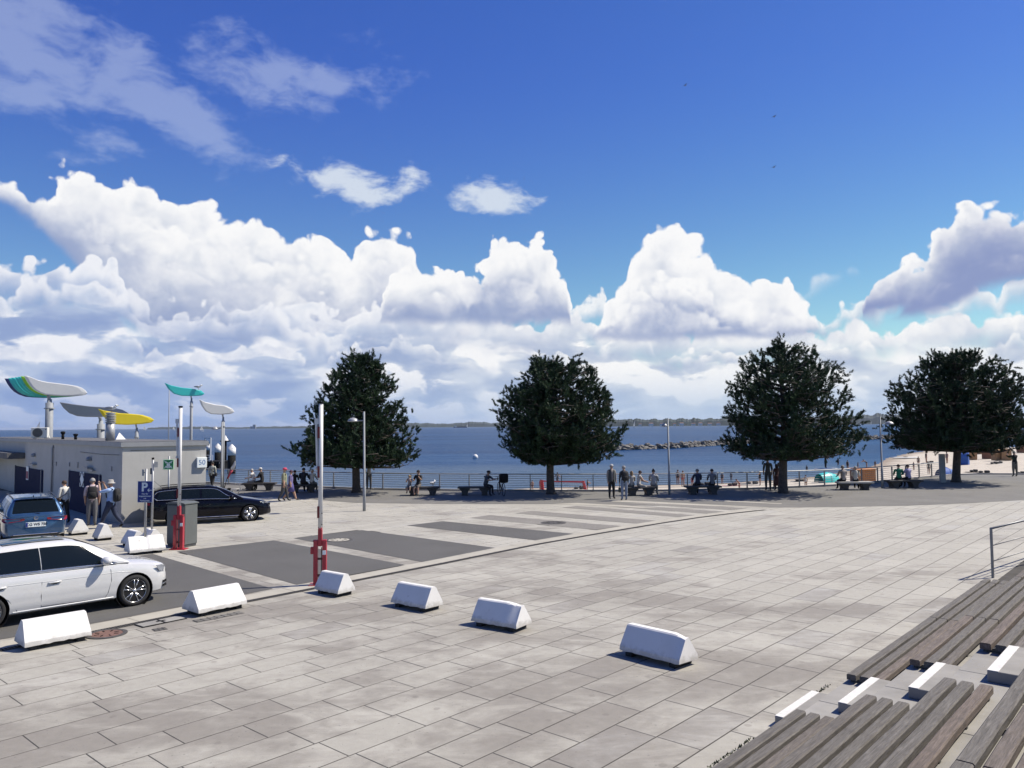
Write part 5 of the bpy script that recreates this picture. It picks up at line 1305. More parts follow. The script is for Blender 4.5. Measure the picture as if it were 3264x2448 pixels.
    # wheels
    for ax in (WB0, WB1):
        for s in (1, -1):
            wy = s * (W / 2 - 0.115)
            w = bpy.data.objects.new('wheel', None); COL.objects.link(w); w.parent = t; w.location = (ax, wy, WR)
            m = MB(); hwid = 0.1; m.lathe([(WR * 0.72, -hwid), (WR * 0.9, -hwid), (WR * 0.985, -hwid * 0.75), (WR, -hwid * 0.4), (WR, hwid * 0.4), (WR * 0.985, hwid * 0.75), (WR * 0.9, hwid), (WR * 0.72, hwid)], 36, axis='Y', closed=True); m.build('tyre', MAT['tyre'], w, True)
            m = MB(); rr = WR * 0.735; m.lathe([(rr, -0.08), (rr, 0.0)], 32, axis='Y'); m.build('rim_well', MAT['rimdark'], w)
            m = MB(); m.lathe([(rr, s * 0.08), (rr, s * 0.1), (rr * 0.965, s * 0.1), (rr * 0.965, s * 0.06)], 36, axis='Y', closed=True); m.build('rim', MAT['alloy'], w, True)
            m = MB(); ns = spec.get('spokes', 5)
            for k in range(ns):
                for da in spec.get('pair', (-0.16, 0.16)):
                    a = 2 * math.pi * k / ns + da * 0.35 + 0.2; e_ = 2 * math.pi * k / ns + da + 0.2
                    p0 = (math.cos(a) * rr * 0.14, s * 0.07, math.sin(a) * rr * 0.14); p1 = (math.cos(e_) * rr * 0.95, s * 0.092, math.sin(e_) * rr * 0.95); m.tube([p0, p1], spec.get('spoke_r', [0.013, 0.01]), 5)
            m.lathe([(rr * 0.17, s * 0.05), (rr * 0.17, s * 0.09), (rr * 0.05, s * 0.1)], 14, axis='Y'); m.build('spokes', MAT['alloy'], w, True)
            m = MB(); m.lathe([(0.02, s * -0.16), (WR + 0.03, s * -0.16), (WR + 0.055, s * 0.075), (WR + 0.045, s * 0.075), (WR + 0.02, s * -0.15), (0.02, s * -0.15)], 32, (ax, wy, WR), 'Y', closed=True); m.build('wheel_well', MAT['black'], t)
    # seams, handles, mirrors
    def skin_pt(x, z, s, o=0.004):
        r = ring(x); 
        for (ya, za), (yb, zb) in zip(r[1:-2], r[2:-1]):
            if za <= z <= zb: return (x, s * (lerp(ya, yb, (z - za) / max(1e-6, zb - za)) + o), z)
        return (x, s * (r[-3][0] + o), z)
    for s in (1, -1):
        for seam in spec['seams']:
            m = MB(); m.tube([skin_pt(x, z, s, 0.001) for x, z in seam], 0.0045, 4); m.build('door_seam', MAT['black'], t)
        for (hx, hz) in spec['handles']:
            m = MB(); a = skin_pt(hx - 0.1, hz, s, 0.02); b = skin_pt(hx + 0.1, hz + 0.008, s, 0.02); m.tube([skin_pt(hx - 0.11, hz, s, 0.0), a, b, skin_pt(hx + 0.11, hz + 0.01, s, 0.0)], [0.014, 0.018, 0.018, 0.014], 8); m.build('door_handle', paint, t, True)
            m = MB(); c = skin_pt(hx, hz - 0.01, s, 0.002); m.ball(c, (0.075, 0.006, 0.03), 12, 6); m.build('handle_recess', MAT['plastic'], t, True)
        mx = spec['mirror']; yb, zb = side(mx, 0.06)
        m = MB(); m.ball((mx, s * (yb + 0.15), zb + 0.085), (0.1, 0.14, 0.085), 14, 8); mi = m.build('wing_mirror', paint, t, True)
        m = MB(); m.box((mx - 0.075, s * (yb + 0.13), zb + 0.07), (0.02, 0.18, 0.09)); m.build('mirror_glass', MAT['chrome'], mi)
        m = MB(); m.tube([(mx + 0.02, s * (yb - 0.02), zb + 0.0), (mx, s * (yb + 0.1), zb + 0.03)], 0.022, 6); m.build('mirror_stem', MAT['plastic'], mi)
        # sill line and bumper trims
        m = MB(); m.tube([skin_pt(x, interp(spec['under'], x) + 0.075, s, 0.004) for x in [lerp(WB0 + WR + 0.1, WB1 - WR - 0.1, i / 10) for i in range(11)]], 0.012, 5); m.build('sill_trim', MAT[spec.get('sill', 'plastic')], t)
        # crease under the windows
        m = MB(); m.tube([skin_pt(x, sm_interp(deck, x) - 0.19, s, 0.0) for x in [lerp(x0 + 0.35, x1 - 0.75, i / 16) for i in range(17)]], 0.006, 4); m.build('body_crease', paint, t, True)
        if spec.get('rails'):
            pts = [(x, s * (side(x, 1.0)[0] * 0.97), gh(x)[1] + 0.025) for x in [lerp(spec['rails'][0], spec['rails'][1], i / 14) for i in range(15)]]
            m = MB(); m.tube(pts, 0.016, 6); m.build('roof_rail', MAT[spec.get('rail_mat', 'darksteel')], t, True)
        # lamps: patches laid on the skin
        for (nm, mat, P_) in spec['lamps']:
            m = MB(); n = len(P_); c = sum((Vector(q) for q in P_), Vector()) / n
            vs = [Vector((q[0], s * q[1], q[2])) for q in P_]; ce = Vector((c.x, s * c.y, c.z)) + Vector((0.015 * (1 if c.x > 0 else -1), s * 0.012, 0.004))
            m.add(vs + [ce], [(i, (i + 1) % n, n) for i in range(n)]); m.build(nm, MAT[mat], t, True, fix=False)
    for fn in spec.get('extra', []): fn(t, paint, ring, side, gh)
    return t

# white hatchback: front half in view
def white_extra(t, paint, ring, side, gh):
    m = MB(); m.plate([(2.128, -0.5, 0.62), (2.128, 0.5, 0.62), (2.13, 0.5, 0.56), (2.13, -0.5, 0.56)], (0.012, 0, 0)); m.build('grille', MAT['black'], t)
    m = MB(); m.plate([(2.142, -0.42, 0.36), (2.142, 0.42, 0.36), (2.142, 0.36, 0.25), (2.142, -0.36, 0.25)], (0.012, 0, 0)); m.build('lower_grille', MAT['black'], t)
    for s in (1, -1):
        for z in (0.40, 0.32): m = MB(); m.plate([(2.075, s * 0.63, z + 0.024), (1.95, s * 0.76, z + 0.024), (1.95, s * 0.765, z - 0.018), (2.075, s * 0.64, z - 0.024)], (0.012, s * 0.014, 0)); m.build('bumper_slot', MAT['black'], t)
    m = MB(); m.tube([(1.02, -0.6, 0.965), (0.9, 0, 1.0), (1.02, 0.6, 0.965)], 0.03, 6); m.build('scuttle', MAT['plastic'], t)
    m = MB(); m.lathe([(0.07, 2.13), (0.07, 2.15)], 18, (0, 0, 0.6), 'X'); m.build('front_emblem', MAT['chrome'], t)
W_SPEC = dict(L=4.27, W=1.80, scale=1.045, rear_axle=-1.29, front_axle=1.33, wheel_r=0.318,
    deck=[(-2.135, 0.86), (-2.0, 0.93), (-1.5, 0.955), (-0.5, 0.945), (0.5, 0.93), (0.95, 0.935), (1.3, 0.9), (1.7, 0.845), (1.95, 0.785), (2.07, 0.715), (2.135, 0.57)],
    under=[(-2.135, 0.34), (-1.9, 0.24), (-1.2, 0.19), (1.2, 0.18), (1.9, 0.2), (2.135, 0.24)],
    plan=[(-2.135, 0.74), (-2.05, 0.86), (-1.8, 0.95), (-1.2, 0.99), (0.5, 1.0), (1.3, 0.985), (1.7, 0.94), (1.95, 0.85), (2.08, 0.7), (2.135, 0.55)],
    roof=[(-2.07, 0.97), (-1.95, 1.12), (-1.72, 1.34), (-1.45, 1.42), (-0.8, 1.465), (-0.2, 1.475), (0.24, 1.45), (0.54, 1.345), (0.87, 1.16), (1.14, 0.985), (1.22, 0.935)],
    windows=[(-0.385, 1.0, 0.1, 0.9, 0.0, -0.62), (-1.3, -0.4, 0.1, 0.9, 0.0, 0.0), (-1.75, -1.32, 0.14, 0.86, 0.18, 0.0)], trim=(-1.75, 0.98), wind=(0.31, 1.14), rearw=(-2.0, -1.66), sunroof=(-0.95, 0.12), tumble=0.235, trim_mat='chrome',
    seams=[[(-0.4, 0.3), (-0.41, 0.5), (-0.4, 0.75), (-0.36, 0.92)], [(0.74, 0.26), (0.8, 0.36), (0.86, 0.6), (0.85, 0.8), (0.8, 0.9)], [(-1.25, 0.9), (-1.2, 0.7), (-0.95, 0.5), (-0.8, 0.28)], [(-0.4, 0.3), (0.2, 0.28), (0.74, 0.26)]],
    handles=[(-0.18, 0.72), (-1.1, 0.74)], mirror=0.72, spokes=5, pair=(-0.2, 0.2), sill='carwhite', scuttle=1,
    lamps=[('headlight', 'lampglass', [(1.76, 0.855, 0.775), (1.9, 0.8, 0.77), (2.03, 0.67, 0.725), (2.09, 0.58, 0.67), (2.085, 0.6, 0.61), (1.98, 0.735, 0.6), (1.85, 0.83, 0.65)]), ('tail_light', 'tail', [(-2.07, 0.78, 0.88), (-2.12, 0.66, 0.87), (-2.13, 0.66, 0.76), (-2.08, 0.78, 0.75)])], extra=[white_extra])
# blue estate: tail in view
def blue_extra(t, paint, ring, side, gh):
    m = MB(); m.box((-2.385, 0, 0.66), (0.012, 0.56, 0.15)); pl = m.build('number_plate', MAT['signwhite'], t)
    m = MB(); m.box((-2.394, 0.25, 0.66), (0.006, 0.055, 0.14)); m.build('plate_band', MAT['signblue'], pl)
    Rm = Matrix.Rotation(-math.pi / 2, 4, 'Z') @ Matrix.Rotation(math.pi / 2, 4, 'X')
    tex_text('plate_text', 'CG WS 750', 0.115, MAT['black'], pl, Matrix.Translation((-2.394, -0.03, 0.66)) @ Rm, bold=0.002)
    m = MB(); m.lathe([(0.065, -2.392), (0.065, -2.36)], 20, (0, 0, 0.86), 'X'); em = m.build('rear_emblem', MAT['chrome'], t)
    m = MB(); m.lathe([(0.052, -2.396), (0.052, -2.38)], 20, (0, 0, 0.86), 'X'); m.build('emblem_field', MAT['carblue'], em)
    m = MB()
    for a, b in (((-0.03, 0.04), (-0.012, -0.004)), ((0.03, 0.04), (0.012, -0.004)), ((-0.012, -0.004), (0, 0.02)), ((0.012, -0.004), (0, 0.02)), ((-0.042, 0.01), (-0.022, -0.042)), ((0.042, 0.01), (0.022, -0.042)), ((-0.022, -0.042), (0, -0.012)), ((0.022, -0.042), (0, -0.012))):
        m.tube([(-2.4, -a[0], 0.86 + a[1]), (-2.4, -b[0], 0.86 + b[1])], 0.006, 4)
    m.build('emblem_letters', MAT['chrome'], em)
    m = MB(); m.tube([(-2.25, -0.78, 0.36), (-2.385, -0.6, 0.36), (-2.388, 0, 0.36), (-2.385, 0.6, 0.36), (-2.25, 0.78, 0.36)], 0.012, 6); m.build('bumper_strip', MAT['chrome'], t)
    m = MB(); m.plate([(-2.376, -0.7, 0.35), (-2.376, 0.7, 0.35), (-2.36, 0.6, 0.26), (-2.36, -0.6, 0.26)], (-0.014, 0, 0)); m.build('diffuser', MAT['plastic'], t)
    m = MB(); m.tube([(-2.352, -0.1, 1.0), (-2.3, 0.12, 1.02)], 0.012, 5); m.build('rear_wiper', MAT['black'], t)
    m = MB(); m.box((-1.98, 0, 1.487), (0.22, 1.1, 0.03)); m.build('roof_spoiler', paint, t)
    m = MB(); m.plate([(-1.5, 0, 1.485), (-1.68, 0, 1.485), (-1.68, 0, 1.53), (-1.64, 0, 1.54)], (0, 0.02, 0)); m.build('antenna_fin', MAT['black'], t)
    m = MB(); m.tube([(-2.378, -0.74, 0.79), (-2.38, 0, 0.8), (-2.378, 0.74, 0.79)], 0.007, 5); m.build('tailgate_crease', paint, t)
B_SPEC = dict(L=4.75, W=1.83, scale=1.03, rear_axle=-1.42, front_axle=1.36, wheel_r=0.325,
    deck=[(-2.375, 0.9), (-2.3, 0.96), (-1.8, 0.975), (-0.5, 0.955), (0.6, 0.93), (1.1, 0.93), (1.6, 0.86), (2.1, 0.74), (2.28, 0.64), (2.375, 0.5)],
    under=[(-2.375, 0.3), (-2.0, 0.22), (-1.2, 0.18), (1.4, 0.18), (2.375, 0.26)],
    plan=[(-2.375, 0.84), (-2.3, 0.905), (-2.0, 0.965), (-1.2, 0.99), (0.5, 1.0), (1.4, 0.985), (1.9, 0.93), (2.25, 0.78), (2.375, 0.6)],
    roof=[(-2.36, 0.97), (-2.22, 1.16), (-2.05, 1.4), (-1.85, 1.46), (-1.0, 1.495), (-0.2, 1.505), (0.2, 1.47), (0.6, 1.32), (1.0, 1.1), (1.25, 0.95)],
    windows=[(-0.3, 0.95, 0.1, 0.88, 0.0, -0.6), (-1.2, -0.38, 0.1, 0.88, 0.0, 0.0), (-2.1, -1.28, 0.12, 0.86, 0.25, 0.0)], trim=(-2.1, 1.0), wind=(0.3, 1.15), rearw=(-2.32, -2.04), tumble=0.22, trim_mat='chrome',
    seams=[[(-0.34, 0.3), (-0.34, 0.9)], [(0.85, 0.3), (0.9, 0.85)], [(-1.25, 0.9), (-1.2, 0.7), (-0.9, 0.3)]], handles=[(-0.1, 0.76), (-1.05, 0.78)], mirror=0.75, rails=(-1.95, 0.1), rail_mat='darksteel',
    lamps=[('tail_light', 'tail', [(-2.12, 0.905, 0.87), (-2.315, 0.855, 0.885), (-2.39, 0.76, 0.88), (-2.395, 0.3, 0.86), (-2.395, 0.32, 0.8), (-2.393, 0.72, 0.755), (-2.315, 0.86, 0.75), (-2.14, 0.91, 0.8)]), ('headlight', 'lampglass', [(2.0, 0.8, 0.76), (2.2, 0.7, 0.7), (2.28, 0.55, 0.66), (2.2, 0.7, 0.6)])], extra=[blue_extra])
# black estate seen from its right side
def black_extra(t, paint, ring, side, gh):
    for s in (1, -1):
        pts = []
        for i in range(30):
            x = lerp(-1.95, 0.95, i / 29); f = 0.9 if x < 0.3 else lerp(0.9, 0.1, (x - 0.3) / 0.65); y, z = side(x, f); pts.append((x, s * (y + 0.008), z))
        m = MB(); m.tube(pts, 0.011, 5); m.build('chrome_frame', MAT['chrome'], t, True)
        y0_, z0_ = side(-1.95, 0.9); y1_, z1_ = side(-2.05, 0.5); y2_, z2_ = side(-1.9, 0.1)
        m = MB(); m.tube([(-1.95, s * (y0_ + 0.008), z0_), (-2.05, s * (y1_ + 0.008), z1_), (-1.9, s * (y2_ + 0.008), z2_)], 0.012, 5); m.build('chrome_end', MAT['chrome'], t, True)
    m = MB(); m.tube([(-1.75, 0, 1.44), (-2.05, 0, 1.72)], 0.005, 4); m.build('antenna', MAT['black'], t)
    m = MB(); m.box((-2.12, 0, 1.41), (0.26, 1.05, 0.035)); m.build('roof_spoiler', paint, t)
    m = MB(); m.plate([(2.29, -0.5, 0.66), (2.29, 0.5, 0.66), (2.3, 0.4, 0.56), (2.3, -0.4, 0.56)], (0.012, 0, 0)); m.build('grille', MAT['chrome'], t)
K_SPEC = dict(L=4.63, W=1.81, scale=1.03, rear_axle=-1.26, front_axle=1.45, wheel_r=0.316,
    deck=[(-2.315, 0.88), (-2.2, 0.95), (-1.6, 0.965), (-0.5, 0.94), (0.6, 0.92), (1.05, 0.925), (1.5, 0.865), (1.95, 0.77), (2.15, 0.69), (2.27, 0.58), (2.315, 0.46)],
    under=[(-2.315, 0.34), (-1.9, 0.24), (-1.2, 0.19), (1.3, 0.19), (2.0, 0.2), (2.315, 0.24)],
    plan=[(-2.315, 0.78), (-2.22, 0.88), (-1.9, 0.96), (-1.2, 0.99), (0.5, 1.0), (1.4, 0.985), (1.85, 0.93), (2.15, 0.8), (2.315, 0.58)],
    roof=[(-2.3, 0.96), (-2.2, 1.1), (-2.0, 1.3), (-1.8, 1.39), (-1.0, 1.445), (-0.3, 1.455), (0.1, 1.43), (0.5, 1.3), (0.9, 1.1), (1.2, 0.94)],
    windows=[(-0.32, 0.92, 0.12, 0.88, 0.0, -0.6), (-1.22, -0.4, 0.12, 0.88, 0.0, 0.0), (-1.95, -1.3, 0.16, 0.84, 0.12, 0.0)], trim=(-1.95, 0.95), wind=(0.25, 1.1), rearw=(-2.25, -2.0), tumble=0.22, trim_mat='chrome', sill='chrome',
    seams=[[(-0.36, 0.3), (-0.36, 0.9)], [(0.82, 0.3), (0.88, 0.85)], [(-1.25, 0.9), (-1.2, 0.7), (-0.95, 0.32)]], handles=[(-0.12, 0.74), (-1.05, 0.76)], mirror=0.74, spokes=5, pair=(-0.15, 0.15), spoke_r=[0.035, 0.03], rails=(-1.75, 0.1), rail_mat='black',
    lamps=[('headlight', 'lampglass', [(1.86, 0.83, 0.76), (2.0, 0.76, 0.74), (2.17, 0.62, 0.69), (2.24, 0.52, 0.62), (2.15, 0.66, 0.62), (2.0, 0.77, 0.66)]), ('tail_light', 'tail', [(-2.15, 0.83, 0.9), (-2.27, 0.74, 0.89), (-2.3, 0.6, 0.86), (-2.27, 0.74, 0.8), (-2.16, 0.83, 0.8)])], extra=[black_extra])
def place_by_wheels(front_px, a_deg, spec, side_sign=-1):
    """front wheel ground contact on the visible side -> car origin"""
    p = G(*front_px); a = math.radians(a_deg); d = Vector((math.cos(a), math.sin(a), 0)); n = Vector((-d.y, d.x, 0)); sc = spec.get('scale', 1)
    return p - d * spec['front_axle'] * sc - n * side_sign * (spec['W'] / 2 - 0.1) * sc, a
lw, aw = place_by_wheels((424, 1931), 48.5, W_SPEC)
car('parked_car', 'white hatchback with dark glass roof in the left foreground', lw, aw, MAT['carwhite'], W_SPEC)
lk, ak = place_by_wheels((795, 1661), 27.0, K_SPEC)
car('parked_car', 'black estate car with chrome window frames beside the grey building', lk, ak, MAT['carblack'], K_SPEC)
ab = math.radians(127); pb = G(113, 1738) + Vector((math.cos(ab), math.sin(ab), 0)) * 2.375 * 1.05
car('parked_car', 'blue estate car seen from its tail before the dark doors', pb, ab, MAT['carblue'], B_SPEC)

# ------------------------------------------------------------------ people
_cm = {}
def cm(c):
    k = tuple(round(v, 3) for v in c)
    if k not in _cm: _cm[k] = pm('cloth_%d' % len(_cm), c, 0.85, var=0.18, vs=7)
    return _cm[k]
SK = [(0.42, 0.26, 0.185), (0.36, 0.21, 0.14), (0.47, 0.3, 0.22)]
BLACK, NAVY, WHITE_, GREYC = (0.015, 0.015, 0.017), (0.02, 0.028, 0.06), (0.62, 0.61, 0.58), (0.2, 0.2, 0.2)
def person(label, loc, face, h=1.74, pose='stand', shirt=GREYC, trousers=NAVY, hair=(0.05, 0.035, 0.025), shoes=BLACK, skin=0, sleeve='short', legs='long', hairlen='short', extra=(), arms=None, lean=0.0, seat=0.48, group=None, build=1.0, fingers=False, headturn=0.0, legpose=None):
    """face: heading in degrees (0 = +X). Body in one skin grown from a posed skeleton."""
    t = thing('person', label, 'person', loc, math.radians(face), group); s = h / 1.75; t.scale = (s, s, s)
    V = []; Rr = []; Ed = []; reg = []
    def J(p, r, parent=None, name=''):
        k_ = 1.0 if name == 'sk' else 1.2; r = r if hasattr(r, '__len__') else (r, r)
        V.append(Vector(p)); Rr.append((r[0] * k_, r[1] * k_)); reg.append(name)
        if parent is not None: Ed.append((parent, len(V) - 1))
        return len(V) - 1
    sit = pose == 'sit'; pz = (seat / s + 0.12) if sit else 0.94
    bw = build
    def T(x, y, z):                                  # torso point, leaning about the pelvis
        c, sn = math.cos(lean), math.sin(lean); return Vector((x * c + z * sn, y, pz + z * c - x * sn))
    pel = J(T(0, 0, 0), (0.135 * bw, 0.12 * bw), None, 'tr'); wa = J(T(0.0, 0, 0.16), (0.12 * bw, 0.105 * bw), pel, 'sh'); ch = J(T(0.01, 0, 0.36), (0.145 * bw, 0.115 * bw), wa, 'sh')
    nb = J(T(-0.005, 0, 0.5), (0.075, 0.07), ch, 'sh'); nk = J(T(0.01, 0, 0.57), 0.052, nb, 'sk'); hd = J(T(0.03, 0, 0.665), (0.082, 0.092), nk, 'sk'); ht = J(T(0.03, 0, 0.76), (0.066, 0.07), hd, 'sk')
    arms_ = arms or (((0.05, 0.1, 0.2), (0.0, 0.1, 0.15)) if not sit else ((0.55, 0.08, 0.75), (0.55, 0.08, 0.75)))
    hands = []
    for sd_, (a, l, b) in zip((1, -1), arms_):
        sh = J(T(0.0, sd_ * 0.17 * bw, 0.455), 0.062, nb, 'sh'); base = V[sh]; a += lean * 0.3
        el = J(base + Vector((0.28 * math.sin(a) * math.cos(l), sd_ * (0.02 + 0.28 * math.sin(l)), -0.28 * math.cos(a))), 0.045, sh, 'ua')
        w = a + b; wr = J(V[el] + Vector((0.25 * math.sin(w), -sd_ * 0.06 * min(1, b), -0.25 * math.cos(w))), 0.03, el, 'fa')
        d = (V[wr] - V[el]).normalized(); hn = J(V[wr] + d * 0.085, (0.034, 0.02), wr, 'hn'); hands.append((V[hn].copy(), d, sd_))
    lp = legpose or {'stand': ((0.03, 0.04), (-0.03, 0.02)), 'walk': ((0.42, 0.12), (-0.32, 0.42)), 'sit': ((1.5, 1.45), (1.42, 1.4)), 'bend': ((0.1, 0.1), (-0.05, 0.1))}.get(pose, ((0.03, 0.04), (-0.03, 0.02)))
    feet = []
    for sd_, (a, b) in zip((1, -1), lp):
        hp = J(T(0.0, sd_ * 0.085, -0.06), 0.095 * bw, pel, 'tr'); kn = J(V[hp] + Vector((0.42 * math.sin(a), sd_ * 0.02, -0.42 * math.cos(a))), 0.064 * bw, hp, 'th')
        an = J(V[kn] + Vector((0.4 * math.sin(a - b), 0, -0.4 * math.cos(a - b))), 0.042, kn, 'sn'); k = a - b
        ft = J(V[an] + Vector((0.15 * math.cos(max(-0.9, k * 0.6)), sd_ * 0.015, -0.05 + 0.15 * math.sin(min(0.3, k * 0.6)))), (0.036, 0.03), an, 'ft'); feet += [V[an].z - 0.06, V[ft].z - 0.035]
    dz = -min(feet) if not sit else 0.0
    me = bpy.data.meshes.new('skel'); me.from_pydata([tuple(v + Vector((0, 0, dz))) for v in V], Ed, []); o = bpy.data.objects.new('skel', me); COL.objects.link(o)
    sk = o.modifiers.new('s', 'SKIN'); sk.use_smooth_shade = True; sk.branch_smoothing = 0.3
    for i, r in enumerate(Rr): me.skin_vertices[0].data[i].radius = r
    me.skin_vertices[0].data[0].use_root = True
    sb = o.modifiers.new('d', 'SUBSURF'); sb.levels = 1 if h / max(1, loc[1]) < 0.05 else 2; sb.render_levels = sb.levels
    dg = bpy.context.evaluated_depsgraph_get(); em = bpy.data.meshes.new_from_object(o.evaluated_get(dg)); bpy.data.objects.remove(o)
    vs = [v.co.copy() for v in em.vertices]; fs = [tuple(p.vertices) for p in em.polygons]
    segs = [(V[a], V[b], reg[b], Rr[b][0]) for a, b in Ed]; order = ['sk', 'sh', 'tr', 'ua', 'fa', 'hn', 'th', 'sn', 'ft']
    shirt_m, tr_m, skin_m, shoe_m = cm(shirt), cm(trousers), cm(SK[skin]), cm(shoes)
    lut = {'sk': 2, 'hn': 2, 'sh': 0, 'tr': 1, 'ua': 0 if sleeve != 'none' else 2, 'fa': 0 if sleeve == 'long' else 2, 'th': 1, 'sn': 1 if legs == 'long' else 2, 'ft': 3}
    if legs == 'bare': lut['th'] = 2
    idx = []
    for f in fs:
        c = sum((vs[i] for i in f), Vector()) / len(f) - Vector((0, 0, dz)); best = None
        for a, b, n, r in segs:
            ab = b - a; tt = max(0.0, min(1.0, (c - a).dot(ab) / max(1e-9, ab.length_squared))); d = (c - a - ab * tt).length - r * 0.3
            if best is None or d < best[0]: best = (d, n, tt)
        n = best[1]; n = 'sh' if n == 'sk' and c.z < V[nk].z - 0.03 and abs(c.x) < 0.2 and not sit and lean < 0.3 and c.z < V[nb].z + 0.02 else n
        idx.append(lut[n])
    mb = MB(); mb.v = [tuple(v) for v in vs]; mb.f = fs; mb.m = idx
    hc = V[hd] + Vector((0, 0, dz)); mb.cm = 2
    mb.tube([hc + Vector((0.075, 0, 0.03)), hc + Vector((0.108, 0, -0.01)), hc + Vector((0.09, 0, -0.02))], [0.008, 0.015, 0.008], 6)
    for sd_ in (1, -1): mb.ball(hc + Vector((0.0, sd_ * 0.088, 0.0)), (0.022, 0.01, 0.032), 8, 5)
    if fingers:
        for (p, d, sd_) in hands:
            p = p + Vector((0, 0, dz)); side_ = d.cross(Vector((0, 1, 0))).normalized() if abs(d.y) < 0.9 else Vector((1, 0, 0))
            for k, ln in enumerate((0.062, 0.072, 0.066, 0.05)):
                q = p + side_ * (0.026 * (k - 1.5) / 1.5); mb.tube([q - d * 0.01, q + d * ln * 0.55, q + d * ln + Vector((0, -sd_ * 0.018, 0))], [0.0095, 0.009, 0.007], 6)
            q = p - d * 0.045 + side_ * 0.03; mb.tube([q, q + side_ * 0.03 + d * 0.02, q + side_ * 0.036 + d * 0.05], [0.011, 0.01, 0.007], 6)
    body = mb.build('body', [shirt_m, tr_m, skin_m, shoe_m], t, True, fix=False)
    # eyes and mouth
    m = MB()
    for sd_ in (1, -1): m.ball(hc + Vector((0.082, sd_ * 0.033, 0.03)), (0.008, 0.013, 0.008), 6, 4)
    m.tube([hc + Vector((0.083, -0.025, -0.05)), hc + Vector((0.09, 0, -0.052)), hc + Vector((0.083, 0.025, -0.05))], 0.005, 4); m.build('face_features', cm((0.08, 0.04, 0.035)), t)
    # hair
    if hair is not None:
        m = MB(); vs = []; n, k = 14, 8
        low = {'short': -0.02, 'long': -0.2, 'bun': 0.0}[hairlen]
        for i in range(k + 1):
            ph = math.pi * 0.62 * i / k
            for j in range(n):
                th = 2 * math.pi * j / n; r = 0.103; x = -math.sin(ph) * math.cos(th) * r * 1.02; y = math.sin(ph) * math.sin(th) * 0.098; z = math.cos(ph) * 0.112
                if i == k:
                    back = 0.5 - 0.5 * math.cos(th + math.pi) if False else 0.5 + 0.5 * math.cos(th)
                    z = lerp(0.035, low, back) if hairlen != 'long' else lerp(0.03, low, min(1, back * 1.6)); 
                vs.append(hc + Vector((x * 0.98 - 0.006, y, z + 0.022)))
        m.add(vs, [(i * n + j, i * n + (j + 1) % n, (i + 1) * n + (j + 1) % n, (i + 1) * n + j) for i in range(k) for j in range(n)] + [tuple(range(n))])
        hm = m.build('hair', cm(hair), t, True)
        if hairlen == 'bun': m = MB(); m.ball(hc + Vector((-0.05, 0, 0.14)), 0.045, 8, 6); m.build('hair_bun', cm(hair), t, True)
    for ex in extra:
        k = ex[0]; c = cm(ex[1]) if len(ex) > 1 else None; up = Vector((0, 0, dz))
        if k == 'backpack':
            m = MB(); q = T(-0.2 * bw, 0, 0.27) + up; m.bbox(q, (0.16, 0.3, 0.46), 0.045); m.build('backpack', c, t, True)
            m = MB(); m.bbox(q + Vector((-0.09, 0, -0.08)), (0.06, 0.22, 0.2), 0.02)
            for sd_ in (1, -1): m.tube([T(-0.12, sd_ * 0.09, 0.47) + up, T(0.02, sd_ * 0.1, 0.53) + up, T(0.14, sd_ * 0.1, 0.4) + up, T(0.1, sd_ * 0.12, 0.18) + up], 0.02, 6)
            m.build('backpack_straps', c, t, True)
        elif k == 'hat':
            m = MB(); m.lathe([(0.165, 0.0), (0.16, 0.012), (0.112, 0.035), (0.106, 0.1), (0.085, 0.135), (0.01, 0.14)], 18, tuple(hc + Vector((0, 0, 0.025)))); m.build('sun_hat', c, t, True)
        elif k == 'cap':
            m = MB(); m.lathe([(0.109, 0.0), (0.108, 0.05), (0.085, 0.1), (0.01, 0.115)], 16, tuple(hc + Vector((0, 0, 0.03)))); m.plate([hc + Vector((0.08, -0.07, 0.035)), hc + Vector((0.19, -0.05, 0.02)), hc + Vector((0.19, 0.05, 0.02)), hc + Vector((0.08, 0.07, 0.035))], (0, 0, 0.012)); m.build('cap', c, t, True)
        elif k == 'bag':
            q = T(-0.02, ex[2] * 0.25, -0.02) + up; m = MB(); m.bbox(q, (0.26, 0.1, 0.22), 0.03); m.tube([q + Vector((0, 0, 0.1)), T(-0.13, 0, 0.25) + up, T(-0.02, -ex[2] * 0.12, 0.54) + up, T(0.13, 0, 0.3) + up, q + Vector((0.1, 0, 0.08))], 0.016, 6); m.build('shoulder_bag', c, t, True)
        elif k == 'skirt':
            L_ = ex[2]; m = MB(); m.lathe([(0.13, 0.06), (0.165, -0.08), (0.2 + 0.1 * L_, -0.1 - L_)], 16, tuple(T(0, 0, 0) + up)); m.build('skirt', c, t, True)
        elif k == 'jacket':
            m = MB(); m.v = []; ring_ = []
            for (z, rx, ry) in ((0.5, 0.1, 0.15), (0.4, 0.16, 0.215), (0.2, 0.155, 0.185), (0.0, 0.165, 0.19), (-0.1, 0.17, 0.195)):
                for j in range(16):
                    th = 0.35 + (2 * math.pi - 0.7) * j / 15; ring_.append(T(rx * math.cos(th), ry * math.sin(th), z) + up)
            m.add(ring_, [(i * 16 + j, i * 16 + j + 1, (i + 1) * 16 + j + 1, (i + 1) * 16 + j) for i in range(4) for j in range(15)]); m.build('open_jacket', c, t, True)
        elif k == 'phone':
            (p, d, sd_) = hands[0]; m = MB(); m.box(p + up + d * 0.06, (0.015, 0.08, 0.14)); m.build('phone', c, t)
        elif k == 'handbag':
